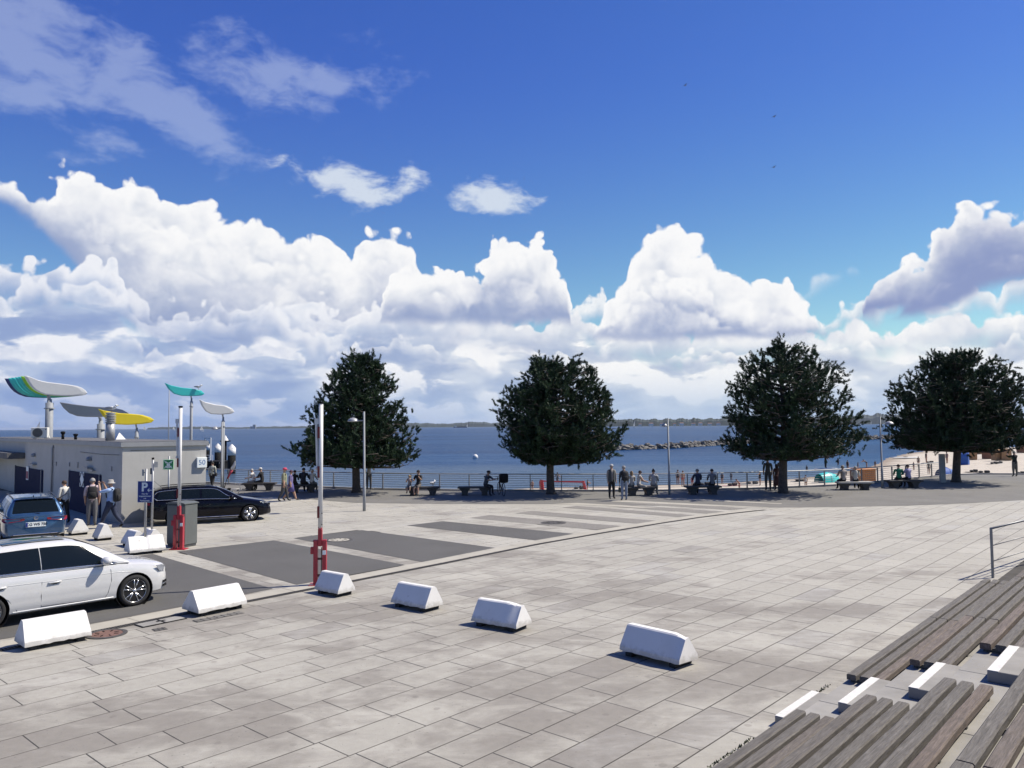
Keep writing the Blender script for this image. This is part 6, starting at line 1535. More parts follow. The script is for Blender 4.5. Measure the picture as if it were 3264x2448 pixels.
            (p, d, sd_) = hands[ex[2]]; m = MB(); m.bbox(p + up + Vector((0, 0, -0.3)), (0.2, 0.09, 0.24), 0.025); m.tube([p + up + Vector((-0.06, 0, -0.19)), p + up + Vector((0, 0, -0.03)), p + up + Vector((0.06, 0, -0.19))], 0.01, 5); m.build('handbag', c, t, True)
    return t
def foot(px, py): return G(px, py)
# --- by the building
person('woman in white top with dark cross-body bag, walking past the blue car', foot(203, 1668), 150, 1.72, 'walk', (0.6, 0.59, 0.55), BLACK, (0.06, 0.035, 0.025), sleeve='long', extra=[('bag', (0.06, 0.035, 0.02), 1)], fingers=True, legpose=((0.2, 0.1), (-0.15, 0.2)))
person('grey-haired man with black backpack at the open blue door', foot(292, 1676), 118, 1.86, 'stand', (0.5, 0.4, 0.42), (0.13, 0.13, 0.14), (0.3, 0.29, 0.28), extra=[('backpack', BLACK)], fingers=True, build=1.12)
person('man in light blue shirt and sun hat striding left by the corner', foot(352, 1683), 178, 1.88, 'walk', (0.3, 0.42, 0.66), NAVY, None, extra=[('hat', (0.33, 0.32, 0.3)), ('backpack', BLACK)], arms=((1.35, 0.1, 1.5), (1.3, 0.1, 1.5)), fingers=True, sleeve='short', build=1.08)
person('person with white bag strap walking towards the sea behind the black car', foot(676, 1556), 95, 1.72, 'walk', (0.35, 0.37, 0.33), BLACK, (0.03, 0.025, 0.02), sleeve='long', extra=[('bag', BLACK, -1)])
# --- walkers left of the first pine
person('man in khaki shirt and pink cap walking right', foot(905, 1599), 8, 1.74, 'walk', (0.25, 0.26, 0.17), (0.05, 0.05, 0.055), None, extra=[('cap', (0.55, 0.06, 0.12))], build=1.1, fingers=True, legpose=((0.28, 0.1), (-0.2, 0.3)))
person('person in violet skirt walking behind the man with pink cap', foot(926, 1596), 8, 1.64, 'walk', (0.16, 0.14, 0.3), (0.06, 0.05, 0.13), (0.07, 0.03, 0.05), extra=[('skirt', (0.09, 0.08, 0.24), 0.3)], legs='bare')
# --- seated on benches
def on_bench(i, off, label, face, **kw):
    c, rz, L = BENCH[i]; d = Vector((math.cos(rz), math.sin(rz), 0)); p = c + d * off + Vector((0, kw.pop('dy', 0.05), 0)); return person(label, p, face, pose='sit', **kw)
on_bench(0, -0.35, 'person in white shirt on the bench nearest the beach flag', 170, h=1.65, shirt=WHITE_, trousers=GREYC, hair=(0.4, 0.38, 0.36), lean=0.2)
on_bench(0, 0.15, 'person in black with pale cap on the bench nearest the beach flag', 175, h=1.75, shirt=BLACK, trousers=BLACK, hair=None, extra=[('cap', (0.55, 0.54, 0.52))], lean=0.15, sleeve='short')
on_bench(1, -0.5, 'small figure in black on the left of the bench with three people', 95, h=1.6, shirt=BLACK, trousers=BLACK, hair=(0.02, 0.015, 0.012))
on_bench(1, 0.0, 'broad figure in dark coat in the middle of the bench with three people', 85, h=1.84, shirt=(0.02, 0.022, 0.035), trousers=BLACK, hair=(0.02, 0.018, 0.018), sleeve='long', build=1.25)
on_bench(1, 0.5, 'white-haired person in white on the right of the bench with three people', 80, h=1.68, shirt=WHITE_, trousers=GREYC, hair=(0.6, 0.58, 0.55), sleeve='long')
on_bench(2, -0.75, 'child eating at the left end of the bench with the gull', 265, h=1.25, shirt=(0.3, 0.25, 0.22), trousers=GREYC, hair=(0.3, 0.2, 0.1), legs='short', dy=-0.1, arms=((0.7, 0.1, 1.4), (0.7, 0.1, 1.4)))
on_bench(2, -0.25, 'man in black t-shirt eating on the bench with the gull', 258, h=1.78, shirt=BLACK, trousers=(0.1, 0.09, 0.085), hair=(0.03, 0.02, 0.016), legs='short', dy=-0.1, arms=((0.7, 0.1, 1.6), (0.6, 0.1, 1.2)))
on_bench(3, 0.6, 'man in dark cap bent over his phone beside the bicycle', 320, h=1.76, shirt=(0.06, 0.075, 0.1), trousers=BLACK, hair=None, extra=[('cap', BLACK), ('phone', BLACK)], lean=0.3, arms=((0.9, 0.1, 0.7), (0.8, 0.1, 0.7)), dy=-0.15)
on_bench(4, -0.45, 'long-haired person at the left of the bench behind the two men', 100, h=1.62, shirt=(0.4, 0.37, 0.33), trousers=GREYC, hair=(0.25, 0.17, 0.1), hairlen='long')
on_bench(4, -0.1, 'woman in white vest facing right on the bench behind the two men', 10, h=1.68, shirt=(0.5, 0.48, 0.45), trousers=(0.3, 0.28, 0.25), hair=(0.04, 0.02, 0.015), sleeve='none', legs='short', lean=0.1, dy=-0.1)
on_bench(4, 0.75, 'person in grey top with dark hair bun on the bench behind the two men', 70, h=1.74, shirt=(0.33, 0.33, 0.33), trousers=(0.25, 0.24, 0.22), hair=(0.02, 0.017, 0.015), hairlen='bun', sleeve='long', build=1.15)
on_bench(5, -0.25, 'person in dark blue at the left of the bench before the third pine', 92, h=1.74, shirt=NAVY, trousers=BLACK, hair=(0.2, 0.18, 0.17), build=1.1)
on_bench(5, 0.55, 'person in grey t-shirt at the right of the bench before the third pine', 88, h=1.72, shirt=(0.16, 0.16, 0.17), trousers=BLACK, hair=(0.03, 0.02, 0.02), build=1.1)
on_bench(6, -0.6, 'person in striped grey shirt on the pale-topped bench', 95, h=1.78, shirt=(0.3, 0.27, 0.26), trousers=BLACK, hair=(0.25, 0.23, 0.21), build=1.15)
on_bench(6, 0.1, 'person in cream top holding a sun hat on the pale-topped bench', 60, h=1.66, shirt=(0.52, 0.5, 0.45), trousers=BLACK, hair=(0.35, 0.3, 0.25), lean=0.1)
on_bench(7, -0.25, 'person in green shirt leaning right on the bench left of the fourth pine', 75, h=1.74, shirt=(0.02, 0.17, 0.09), trousers=BLACK, hair=(0.02, 0.015, 0.012), build=1.15)
on_bench(7, 0.32, 'person in lavender shirt beside the one in green', 105, h=1.72, shirt=(0.38, 0.34, 0.5), trousers=BLACK, hair=(0.05, 0.035, 0.03), build=1.1)
# --- standing on the promenade
person('older man in open dark jacket, left of the two standing men', foot(1950, 1590), 285, 1.78, 'stand', (0.26, 0.24, 0.22), BLACK, (0.45, 0.44, 0.42), sleeve='long', extra=[('jacket', (0.05, 0.055, 0.055))], fingers=True, build=1.05)
person('man with dark backpack and blue jeans, right of the two standing men', foot(1990, 1595), 100, 1.74, 'stand', (0.035, 0.04, 0.05), (0.16, 0.2, 0.28), (0.28, 0.27, 0.26), sleeve='long', extra=[('backpack', BLACK), ('handbag', (0.04, 0.05, 0.04), 0)], fingers=True, build=1.05)
person('person in striped shirt leaning on the railing right of the first pine', foot(1176, 1562), 100, 1.74, 'stand', (0.48, 0.46, 0.46), (0.1, 0.1, 0.11), (0.05, 0.04, 0.03), shoes=WHITE_, arms=((2.4, 0.3, 0.9), (0.6, 0.5, 1.5)))
person('tall dark figure standing left of the third pine trunk', foot(2449, 1564), 80, 1.86, 'stand', (0.07, 0.068, 0.066), (0.06, 0.06, 0.06), (0.02, 0.018, 0.016))
person('dark figure in long skirt beside the third pine trunk', foot(2477, 1563), 100, 1.5, 'stand', (0.07, 0.03, 0.03), (0.07, 0.03, 0.03), (0.03, 0.02, 0.018), hairlen='long', extra=[('skirt', (0.09, 0.035, 0.035), 0.55)])
person('figure half hidden behind the third pine trunk', foot(2492, 1558), 90, 1.82, 'stand', (0.06, 0.06, 0.065), BLACK, (0.02, 0.018, 0.016))
person('man in black taking a photo on the kerb at the far right', foot(3236, 1519), 95, 1.76, 'stand', (0.012, 0.012, 0.014), (0.15, 0.14, 0.12), (0.3, 0.28, 0.26), arms=((1.5, 0.35, 1.3), (1.5, 0.35, 1.3)), build=1.12)
# --- people on the beach and in the shallow water
def beach(px, py, label, face, hp, **kw):
    z = -1.2
    for _ in range(6):
        p = G(px, py, z); z = max(sand_z(p.x, p.y), SEA - 0.45)
    p = G(px, py, z); h = hp / FPX * (p - CAM_P).length; h = min(max(h, 0.95), 1.86)
    kw.setdefault('pose', 'stand'); return person(label, p, face, h, group='people on the beach', **kw)
BE = dict(legs='bare', sleeve='none')
TAN = (0.36, 0.22, 0.15)
beach(1777, 1546, 'bather with hands on hips in the shallows right of the second pine', 270, 40, shirt=TAN, trousers=BLACK, **BE, arms=((0.1, 0.7, 1.2), (0.1, 0.7, 1.2)))
beach(1697, 1566, 'small child in swimwear left of the red beach goal', 250, 26, shirt=TAN, trousers=NAVY, **BE)
beach(1722, 1565, 'child in red at the left post of the red goal', 30, 36, shirt=(0.42, 0.03, 0.06), trousers=(0.3, 0.02, 0.05), **BE)
beach(1873, 1565, 'child in dark top by the right post of the red goal', 0, 30, shirt=BLACK, trousers=BLACK, **BE, arms=((1.2, 0.3, 0.3), (1.0, 0.3, 0.2)))
beach(2161, 1545, 'bather in dark top left of the pair near the water', 270, 46, shirt=(0.07, 0.06, 0.06), trousers=BLACK, **BE)
beach(2177, 1552, 'bather with red shorts standing on the sand', 280, 50, shirt=TAN, trousers=(0.5, 0.03, 0.06), **BE)
beach(2207, 1552, 'child in red swimwear beside the lamp post', 250, 32, shirt=(0.45, 0.03, 0.06), trousers=(0.3, 0.02, 0.05), **BE)
beach(2271, 1545, 'dark bather standing above the seated pair', 90, 40, shirt=BLACK, trousers=BLACK, **BE)
beach(2302, 1542, 'dark bather in the shallows left of two children', 60, 34, shirt=(0.03, 0.03, 0.04), trousers=BLACK, **BE)
beach(2331, 1535, 'child wading in the shallows before the third pine', 90, 24, shirt=(0.1, 0.09, 0.09), trousers=NAVY, **BE)
beach(2356, 1562, 'bather bending over pink towel on the sand', 200, 38, shirt=(0.42, 0.24, 0.2), trousers=(0.35, 0.08, 0.1), **BE, lean=0.7, arms=((0.6, 0.1, 0.2), (0.6, 0.1, 0.2)))
beach(2423, 1548, 'woman in black pointing left near the third pine', 180, 44, shirt=BLACK, trousers=BLACK, **BE, arms=((1.4, 0.2, 0.1), (0.1, 0.1, 0.2)), hairlen='long')
beach(2569, 1557, 'child in pale clothes on the sand right of the third pine', 90, 40, shirt=(0.45, 0.43, 0.4), trousers=(0.4, 0.38, 0.35), **BE)
beach(2572, 1508, 'swimmer head and shoulders right of the third pine', 90, 16, shirt=BLACK, trousers=BLACK, **BE)
beach(2542, 1480, 'bather standing deep in the water behind the third pine', 90, 24, shirt=(0.06, 0.07, 0.09), trousers=BLACK, **BE)
beach(2672, 1488, 'bather standing in the water left of the paddlers', 90, 24, shirt=(0.05, 0.05, 0.07), trousers=BLACK, **BE)
beach(2702, 1500, 'dark bather standing at the water edge', 280, 30, shirt=BLACK, trousers=BLACK, **BE)
beach(2735, 1497, 'child at the water edge left of the bending bather', 0, 22, shirt=BLACK, trousers=NAVY, **BE)
beach(2762, 1492, 'bather bending forward at the water edge', 180, 30, shirt=(0.2, 0.17, 0.15), trousers=BLACK, **BE, lean=0.9, arms=((0.9, 0.1, 0.1), (0.8, 0.1, 0.1)))
beach(2790, 1492, 'dark bather crouching at the water edge by the lamp post', 250, 18, shirt=BLACK, trousers=BLACK, **BE)
beach(2928, 1487, 'man in dark shorts walking on the sand', 250, 28, shirt=(0.12, 0.1, 0.09), trousers=BLACK, **BE)
beach(2953, 1477, 'woman in black top on the upper sand', 180, 32, shirt=BLACK, trousers=(0.2, 0.15, 0.12), **BE)
beach(2913, 1498, 'child on the sand beside the man in dark shorts', 200, 20, shirt=(0.25, 0.18, 0.15), trousers=BLACK, **BE)
beach(2961, 1512, 'person in black behind the last railing posts', 250, 34, shirt=BLACK, trousers=BLACK, **BE)
beach(3019, 1477, 'person in patterned shirt between stele and fourth pine', 200, 32, shirt=(0.2, 0.15, 0.14), trousers=(0.15, 0.12, 0.12), **BE)

# ------------------------------------------------------------------ beach things
def sand_at(px, py, z=-1.2):
    for _ in range(6): p = G(px, py, z); z = max(sand_z(p.x, p.y), SEA)
    return G(px, py, z)
def red_goal():
    a = sand_at(1727, 1566); b = sand_at(1865, 1566); c = (a + b) / 2; w = (b - a).length
    t = thing('beach_goal', 'red beach goal frame with sloping posts on the sand', 'goal', c, math.atan2(b.y - a.y, b.x - a.x))
    for s in (-1, 1):
        m = MB(); x = s * w / 2; m.plate([(x - 0.13, 0.3, 0), (x + 0.13, 0.3, 0), (x - s * 0.1 + 0.1, -0.1, 0.92), (x - s * 0.1 - 0.1, -0.1, 0.92)], (0, -0.16, 0.03)); m.build('post', MAT['red'], t)
    m = MB(); m.bbox((0, -0.16, 0.84), (w - 0.1, 0.12, 0.12), 0.03); m.build('crossbar', MAT['red'], t)
    m = MB()
    for i in range(17): x = lerp(-w / 2 + 0.15, w / 2 - 0.15, i / 16); m.tube([(x, -0.12, 0.8), (x, 0.6, 0.02)], 0.004, 3)
    for j in range(6): m.tube([(-w / 2 + 0.1, lerp(-0.12, 0.6, j / 5), lerp(0.8, 0.02, j / 5)), (w / 2 - 0.1, lerp(-0.12, 0.6, j / 5), lerp(0.8, 0.02, j / 5))], 0.004, 3)
    m.build('net', MAT['white'], t)
red_goal()
def beach_chair(px, py, rz, lab, mat, stripe):
    p = sand_at(px, py); t = thing('wicker_beach_chair', lab, 'beach chair', p, rz, 'hooded wicker beach chairs')
    m = MB(); m.bbox((0, 0, 0.28), (1.2, 0.8, 0.5), 0.02); m.build('seat_box', mat, t)
    prof = [(0.38, 0.5), (0.42, 1.0), (0.36, 1.4), (0.1, 1.62), (-0.3, 1.6), (-0.34, 1.45), (0.02, 1.4), (0.22, 1.2), (0.26, 0.5)]
    m = MB(); m.plate([(-0.6, y, z) for y, z in prof], (1.2, 0, 0)); m.build('hood', mat, t)
    for s in (-1, 1): m = MB(); m.plate([(s * 0.6, 0.38, 0.5), (s * 0.6, 0.42, 1.0), (s * 0.6, 0.36, 1.4), (s * 0.6, -0.28, 1.45), (s * 0.6, -0.1, 0.9), (s * 0.6, -0.36, 0.7), (s * 0.6, -0.38, 0.5)], (-s * 0.03, 0, 0)); m.build('side_panel', mat, t)
    m = MB(); m.bbox((0, -0.05, 0.57), (1.1, 0.6, 0.08), 0.02); m.bbox((0, 0.22, 0.9), (1.08, 0.06, 0.6), 0.02); m.build('cushion', stripe, t)
for px, py, rz, lab, mt, st_ in ((3072, 1482, 2.4, 'blue wicker beach chair right of the fourth pine trunk', 'tentblue', 'white'), (3098, 1466, 2.9, 'light wicker beach chair behind the blue one', 'wicker', 'white'), (3145, 1463, 2.6, 'brown wicker beach chair in the middle of the upper beach', 'wickerdark', 'tentblue'),
        (3178, 1468, 3.4, 'broad tan wicker beach chair left of the photographing man', 'wicker', 'tentblue'), (3208, 1468, 2.7, 'tan wicker beach chair just left of the photographing man', 'wicker', 'white'), (3255, 1444, 2.8, 'red-brown wicker beach chair at the right edge', 'wickerdark', 'white'), (3120, 1448, 2.2, 'small wicker beach chair farthest up the sand', 'wicker', 'tentblue')):
    beach_chair(px, py, rz, lab, MAT[mt], MAT[st_])
def tent(px, py, w, h, lab, mat):
    p = sand_at(px, py); t = thing('beach_tent', lab, 'beach tent', p, 0.3, 'beach shelters')
    n = 8; m = MB(); vs = []
    for i in range(n + 1):
        a = math.pi * i / n; vs += [(-w / 2, math.cos(a) * 0.7, math.sin(a) * h * 0.8), (0, math.cos(a) * 0.75, math.sin(a) * h), (w / 2, math.cos(a) * 0.6, math.sin(a) * h * 0.72)]
    m.add(vs, [(i * 3 + j, i * 3 + j + 1, (i + 1) * 3 + j + 1, (i + 1) * 3 + j) for i in range(n) for j in range(2)] + [tuple(i * 3 + 2 for i in range(n + 1))]); m.build('canopy', mat, t, True)
    m = MB(); m.box((0, -0.5, 0.02), (w, 1.2, 0.03)); m.build('ground_sheet', mat, t)
    m = MB(); m.tube([(0, math.cos(math.pi * i / n) * 0.76, math.sin(math.pi * i / n) * h * 1.01) for i in range(n + 1)], 0.015, 5); m.build('hoop', MAT['white'], t)
tent(2637, 1537, 1.9, 1.0, 'turquoise beach tent behind the railing right of the third pine', MAT['turq'])
tent(3015, 1517, 1.4, 0.9, 'blue beach tent behind the grey stele', MAT['tentblue'])
def board_stack():
    p = sand_at(2762, 1540); t = thing('orange_kiosk', 'orange-brown wooden hut front behind the pale-topped bench', 'hut', p, 0.25)
    m = MB()
    for k in range(9): mm = MB(); mm.bbox((-0.9 + k * 0.225, 0, 0.62), (0.215, 0.06, 1.15), 0.006); mm.build('board', MAT['orange'], t)
    m.box((0, 0.5, 0.6), (2.0, 0.9, 1.15)); m.build('body', MAT['wickerdark'], t); m = MB(); m.plate([(-1.1, -0.15, 1.2), (1.1, -0.15, 1.2), (1.1, 1.1, 1.3), (-1.1, 1.1, 1.3)], (0, 0, 0.05)); m.build('roof', MAT['orange'], t)
board_stack()
def paddle():
    p = G(2632, 1496, SEA); t = thing('paddle_board', 'white paddle board with a standing paddler near the shore', 'paddle board', p, 0.15)
    m = MB(); out = [(-1.6, 0), (-1.3, 0.3), (0, 0.4), (1.1, 0.3), (1.6, 0.05), (1.6, -0.05), (1.1, -0.3), (0, -0.4), (-1.3, -0.3)]; m.prism(out, 0.02, 0.14); m.build('board', MAT['white'], t)
    m = MB(); m.box((0, 0, 0.146), (1.6, 0.5, 0.008)); m.build('deck_pad', MAT['tentblue'], t)
    person('dark paddler standing on the white paddle board', p + Vector((0, 0, 0.15)), 20, 1.72, 'stand', BLACK, BLACK, arms=((0.9, 0.1, 0.5), (0.6, 0.2, 0.4)), group='people on the beach')
    k = sand_at(2886, 1463); t = thing('kayak', 'pale kayak lying on the sand near the water', 'kayak', k, 0.05)
    m = MB(); m.tube([(-2.6, 0, 0.25), (-1.8, 0, 0.2), (0, 0, 0.18), (1.8, 0, 0.2), (2.6, 0, 0.25)], [0.03, 0.2, 0.3, 0.2, 0.03], 10, sy=0.6); m.build('hull', MAT['offwhite'], t, True); m = MB(); m.ball((0, 0, 0.34), (0.45, 0.22, 0.05), 10, 5); m.build('cockpit', MAT['black'], t)
paddle()
def lying(px, py, rz, lab, towel):
    p = sand_at(px, py); t = thing('beach_towel', lab, 'towel', p, rz, 'towels on the sand'); m = MB()
    vs = [(lerp(-0.9, 0.9, i / 8), lerp(-0.45, 0.45, j / 4), 0.03 + 0.02 * math.sin(i * 1.7 + j)) for i in range(9) for j in range(5)]
    m.add(vs, [(i * 5 + j, (i + 1) * 5 + j, (i + 1) * 5 + j + 1, i * 5 + j + 1) for i in range(8) for j in range(4)]); m.build('cloth', towel, t, True)
    m = MB(); m.bbox((0.5, 0.1, 0.16), (0.5, 0.3, 0.26), 0.06); m.ball((-0.1, 0.0, 0.14), (0.25, 0.2, 0.12), 8, 5); m.build('bag', cm((0.03, 0.03, 0.035)), t)
for i, (px, py, rz, lab, c) in enumerate(((2240, 1547, 0.2, 'dark towel and bag behind the lamp post', (0.05, 0.05, 0.06)), (2330, 1549, 0.4, 'pink towel near the bending bather', (0.45, 0.2, 0.22)), (2390, 1544, -0.2, 'grey towel and bags left of the woman pointing', (0.2, 0.2, 0.22)), (2545, 1535, 0.3, 'dark bags right of the third pine', (0.08, 0.08, 0.09)),
        (2960, 1476, 0.1, 'dark bags on the upper sand left of the stele', (0.07, 0.06, 0.06)), (3100, 1505, 0.3, 'heap of bags on sand right of the fourth pine', (0.1, 0.09, 0.08)), (3130, 1508, -0.3, 'dark towel by the kerb right of the fourth pine', (0.06, 0.05, 0.05)), (3165, 1479, 0.2, 'pale bundle before the tan beach chair', (0.4, 0.38, 0.35)), (3185, 1478, 0.5, 'white bundle left of the photographing man', (0.5, 0.48, 0.45)), (1840, 1560, 0.3, 'toys and towel under the red goal', (0.3, 0.28, 0.25)), (3250, 1512, 0.2, 'dark rucksack on the kerb at the far right', (0.03, 0.03, 0.03)))): lying(px, py, rz, lab, cm(c))
# stele, flag, bicycles
p = G(3005, 1540); t = thing('information_stele', 'grey information stele left of the fourth pine trunk', 'stele', p, 0.1)
zt = A(3000, 1447, p.y).z
m = MB(); m.bbox((0, 0, zt / 2), (0.36, 0.16, zt), 0.015); m.build('slab', MAT['fascia'], t)
m = MB(); m.box((0, -0.083, zt * 0.62), (0.28, 0.006, zt * 0.55)); m.build('notice_field', MAT['lampgrey'], t)
m = MB(); m.box((0, 0, 0.03), (0.46, 0.26, 0.06)); m.build('base', MAT['conc'], t)
def flag():
    p = G(714, 1560) + Vector((0.0, 0, 0)); t = thing('beach_flag', 'leaning red and white feather flag beside the lamp post', 'flag', p); Y = p.y
    def q(px, py): v = A(px, py, Y); return v - p
    pole = [Vector((0, 0, 0)), q(722, 1530), q(735, 1492), q(744, 1475), q(750, 1467), q(751.5, 1472)]
    m = MB(); m.tube(pole, [0.03, 0.025, 0.02, 0.016, 0.012, 0.01], 6); m.build('pole', MAT['darksteel'], t, True)
    R_ = [(751, 1470), (750.5, 1482), (747, 1493), (743, 1500), (739, 1508), (733, 1517), (727, 1526)]; L_ = [(749, 1468), (743, 1477), (737.5, 1487), (733.5, 1496), (729.5, 1507), (726.5, 1517), (724.5, 1526)]
    for nm, a, b, mt in (('white_panel', 0, 3, 'white'), ('red_panel', 3, 6, 'flagred')):
        m = MB(); vs = []
        for i in range(a, b + 1): vs += [q(*L_[i]) + Vector((0, 0.02 * math.sin(i * 2), 0)), q(*R_[i]) + Vector((0, -0.04 * math.cos(i * 1.5), 0))]
        m.add(vs, [(2 * i, 2 * i + 1, 2 * i + 3, 2 * i + 2) for i in range(b - a)]); o_ = m.build(nm, MAT[mt], t, True); md = o_.modifiers.new('thick', 'SOLIDIFY'); md.thickness = 0.01
    m = MB(); m.lathe([(0.28, 0.0), (0.28, 0.04), (0.05, 0.07)], 14); m.build('foot_plate', MAT['darksteel'], t)
MAT['flagred'] = pm('flag_red', (0.5, 0.07, 0.1), 0.7, var=0.15)
flag()
def bicycle(p, rz, lab, basket, lying_=False, frame='black'):
    t = thing('bicycle', lab, 'bicycle', p, rz, 'bicycles'); 
    if lying_: t.rotation_euler = (1.35, 0, rz)
    def wheel(x):
        w = bpy.data.objects.new('wheel', None); COL.objects.link(w); w.parent = t; w.location = (x, 0, 0.35)
        m = MB(); N = 28; m.tube([(math.cos(2 * math.pi * i / N) * 0.335, 0, math.sin(2 * math.pi * i / N) * 0.335) for i in range(N + 1)], 0.018, 6, cap=False); m.build('tyre', MAT['tyre'], w, True)
        m = MB()
        for k in range(14): a = 2 * math.pi * k / 14; m.tube([(0, 0, 0), (math.cos(a) * 0.33, 0, math.sin(a) * 0.33)], 0.003, 3)
        m.tube([(0, -0.04, 0), (0, 0.04, 0)], 0.02, 6); m.build('spokes', MAT['steel'], w)
    wheel(-0.52); wheel(0.54)
    m = MB(); m.tube([(-0.52, 0, 0.35), (-0.1, 0, 0.3), (-0.2, 0, 0.82)], 0.018, 6); m.tube([(-0.1, 0, 0.3), (0.4, 0, 0.78), (-0.17, 0, 0.72)], 0.02, 6); m.tube([(-0.52, 0, 0.35), (-0.17, 0, 0.72)], 0.013, 6); m.tube([(0.54, 0, 0.35), (0.42, 0, 0.8), (0.38, 0, 0.98)], 0.018, 6); m.build('frame', MAT[frame], t, True)
    m = MB(); m.ball((-0.22, 0, 0.88), (0.13, 0.07, 0.035), 10, 5); m.build('saddle', MAT['black'], t, True)
    m = MB(); m.tube([(0.28, -0.28, 1.03), (0.38, -0.12, 1.0), (0.38, 0.12, 1.0), (0.28, 0.28, 1.03)], 0.014, 6); m.build('handlebar', MAT['steel'], t, True)
    m = MB(); m.lathe([(0.1, -0.02), (0.1, 0.02)], 16, (-0.1, -0.05, 0.3), 'Y'); m.tube([(-0.1, -0.08, 0.3), (0.0, -0.08, 0.18)], 0.01, 5); m.build('crank', MAT['steel'], t)
    if basket:
        m = MB(); m.bbox((-0.55, 0, 0.98), (0.38, 0.44, 0.48), 0.05); m.build('delivery_bag', MAT['black'], t, True); m = MB(); m.box((-0.5, 0, 0.72), (0.5, 0.16, 0.02)); m.build('carrier', MAT['darksteel'], t)
bicycle(G(1598, 1579), math.radians(105), 'bicycle with big black bag on its carrier, right of the bench', True)
bicycle(G(745, 1572) + Vector((0, 0, 0.12)), 0.3, 'bicycle lying on the ground behind the black car bonnet', False, True, 'white')

# ------------------------------------------------------------------ water things
def dolphin(px, w, top, d, lab):
    c = A(px, top, d); t = thing('mooring_post', lab, 'mooring post', (c.x, d, SEA - 1), 0, 'black and white mooring posts'); r = w / 2 / FPX * d; h = c.z - (SEA - 1)
    m = MB(); m.lathe([(r * 1.02, 0), (r * 1.02, h - r * 3.0)], 20); m.build('shaft', MAT['black'], t, True)
    m = MB(); m.lathe([(r * 1.04, h - r * 3.0), (r * 1.04, h - r * 1.1)], 20); m.build('white_band', MAT['white'], t, True)
    m = MB(); m.lathe([(r * 1.06, h - r * 1.1), (r * 0.5, h - r * 0.45), (0.02, h)], 20); m.build('cone_cap', MAT['white'], t)
dolphin(739, 24, 1415, 100, 'mooring post with white cone cap farthest right, behind the beach flag')
dolphin(694.5, 19, 1413, 118, 'middle mooring post with white cone cap')
dolphin(664.5, 15, 1412, 135, 'mooring post with white cone cap nearest the building corner')
def pontoon():
    a, b = A(640, 1490, 112), A(716, 1490, 112); c = (a + b) / 2; W_ = (b - a).length
    t = thing('landing_pontoon', 'black landing pontoon with white railings beside the mooring posts', 'pontoon', (c.x, 112, SEA), 0)
    m = MB(); m.bbox((0, 0, 0.4), (W_, 4, 1.6), 0.1); m.build('hull', MAT['black'], t)
    zt = A(680, 1474, 112).z - SEA
    m = MB(); m.box((0, 0, zt), (W_, 4, 0.1)); m.build('deck', MAT['lampgrey'], t)
    for i in range(6):
        m = MB(); x = lerp(-W_ / 2, W_ * 0.2, i / 5); m.tube([(x, -1.9, zt), (x, -1.9, zt + 1.1)], 0.04, 6); m.build('railing_post', MAT['white'], t)
    for z in (0.4, 0.75, 1.1): m = MB(); m.tube([(-W_ / 2, -1.9, zt + z), (W_ * 0.2, -1.9, zt + z)], 0.03, 6); m.build('railing_bar', MAT['white'], t)
    p0, p1 = A(651.5, 1395, 116), A(672, 1440, 116); t = thing('white_portal', 'white rectangular gangway portal behind the building corner', 'portal', ((p0.x + p1.x) / 2, 116, SEA))
    w, h = abs(p1.x - p0.x), p0.z - SEA
    for s in (-1, 1): m = MB(); m.box((s * (w / 2 - 0.06), 0, h / 2), (0.14, 0.2, h)); m.build('leg', MAT['white'], t)
    m = MB(); m.box((0, 0, h - 0.08), (w - 0.28, 0.2, 0.16)); m.build('beam', MAT['white'], t); m = MB(); m.box((0, 0, h - 0.9), (w - 0.5, 0.15, 0.5)); m.build('hoist', MAT['darksteel'], t)
    c = A(718.5, 1387, 125); t = thing('beacon_post', 'dark beacon post with white cone behind the lamp post', 'beacon', (c.x, 125, SEA - 1)); h = c.z - SEA + 1
    m = MB(); m.tube([(0, 0, 0), (0, 0, h - 1.0)], 0.22, 10); m.build('shaft', MAT['black'], t, True); m = MB(); m.box((0, 0, h - 0.95), (1.5, 0.5, 0.18)); m.build('platform', MAT['black'], t); m = MB(); m.lathe([(0.5, h - 0.85), (0.02, h)], 14); m.build('cone', MAT['white'], t)
pontoon()
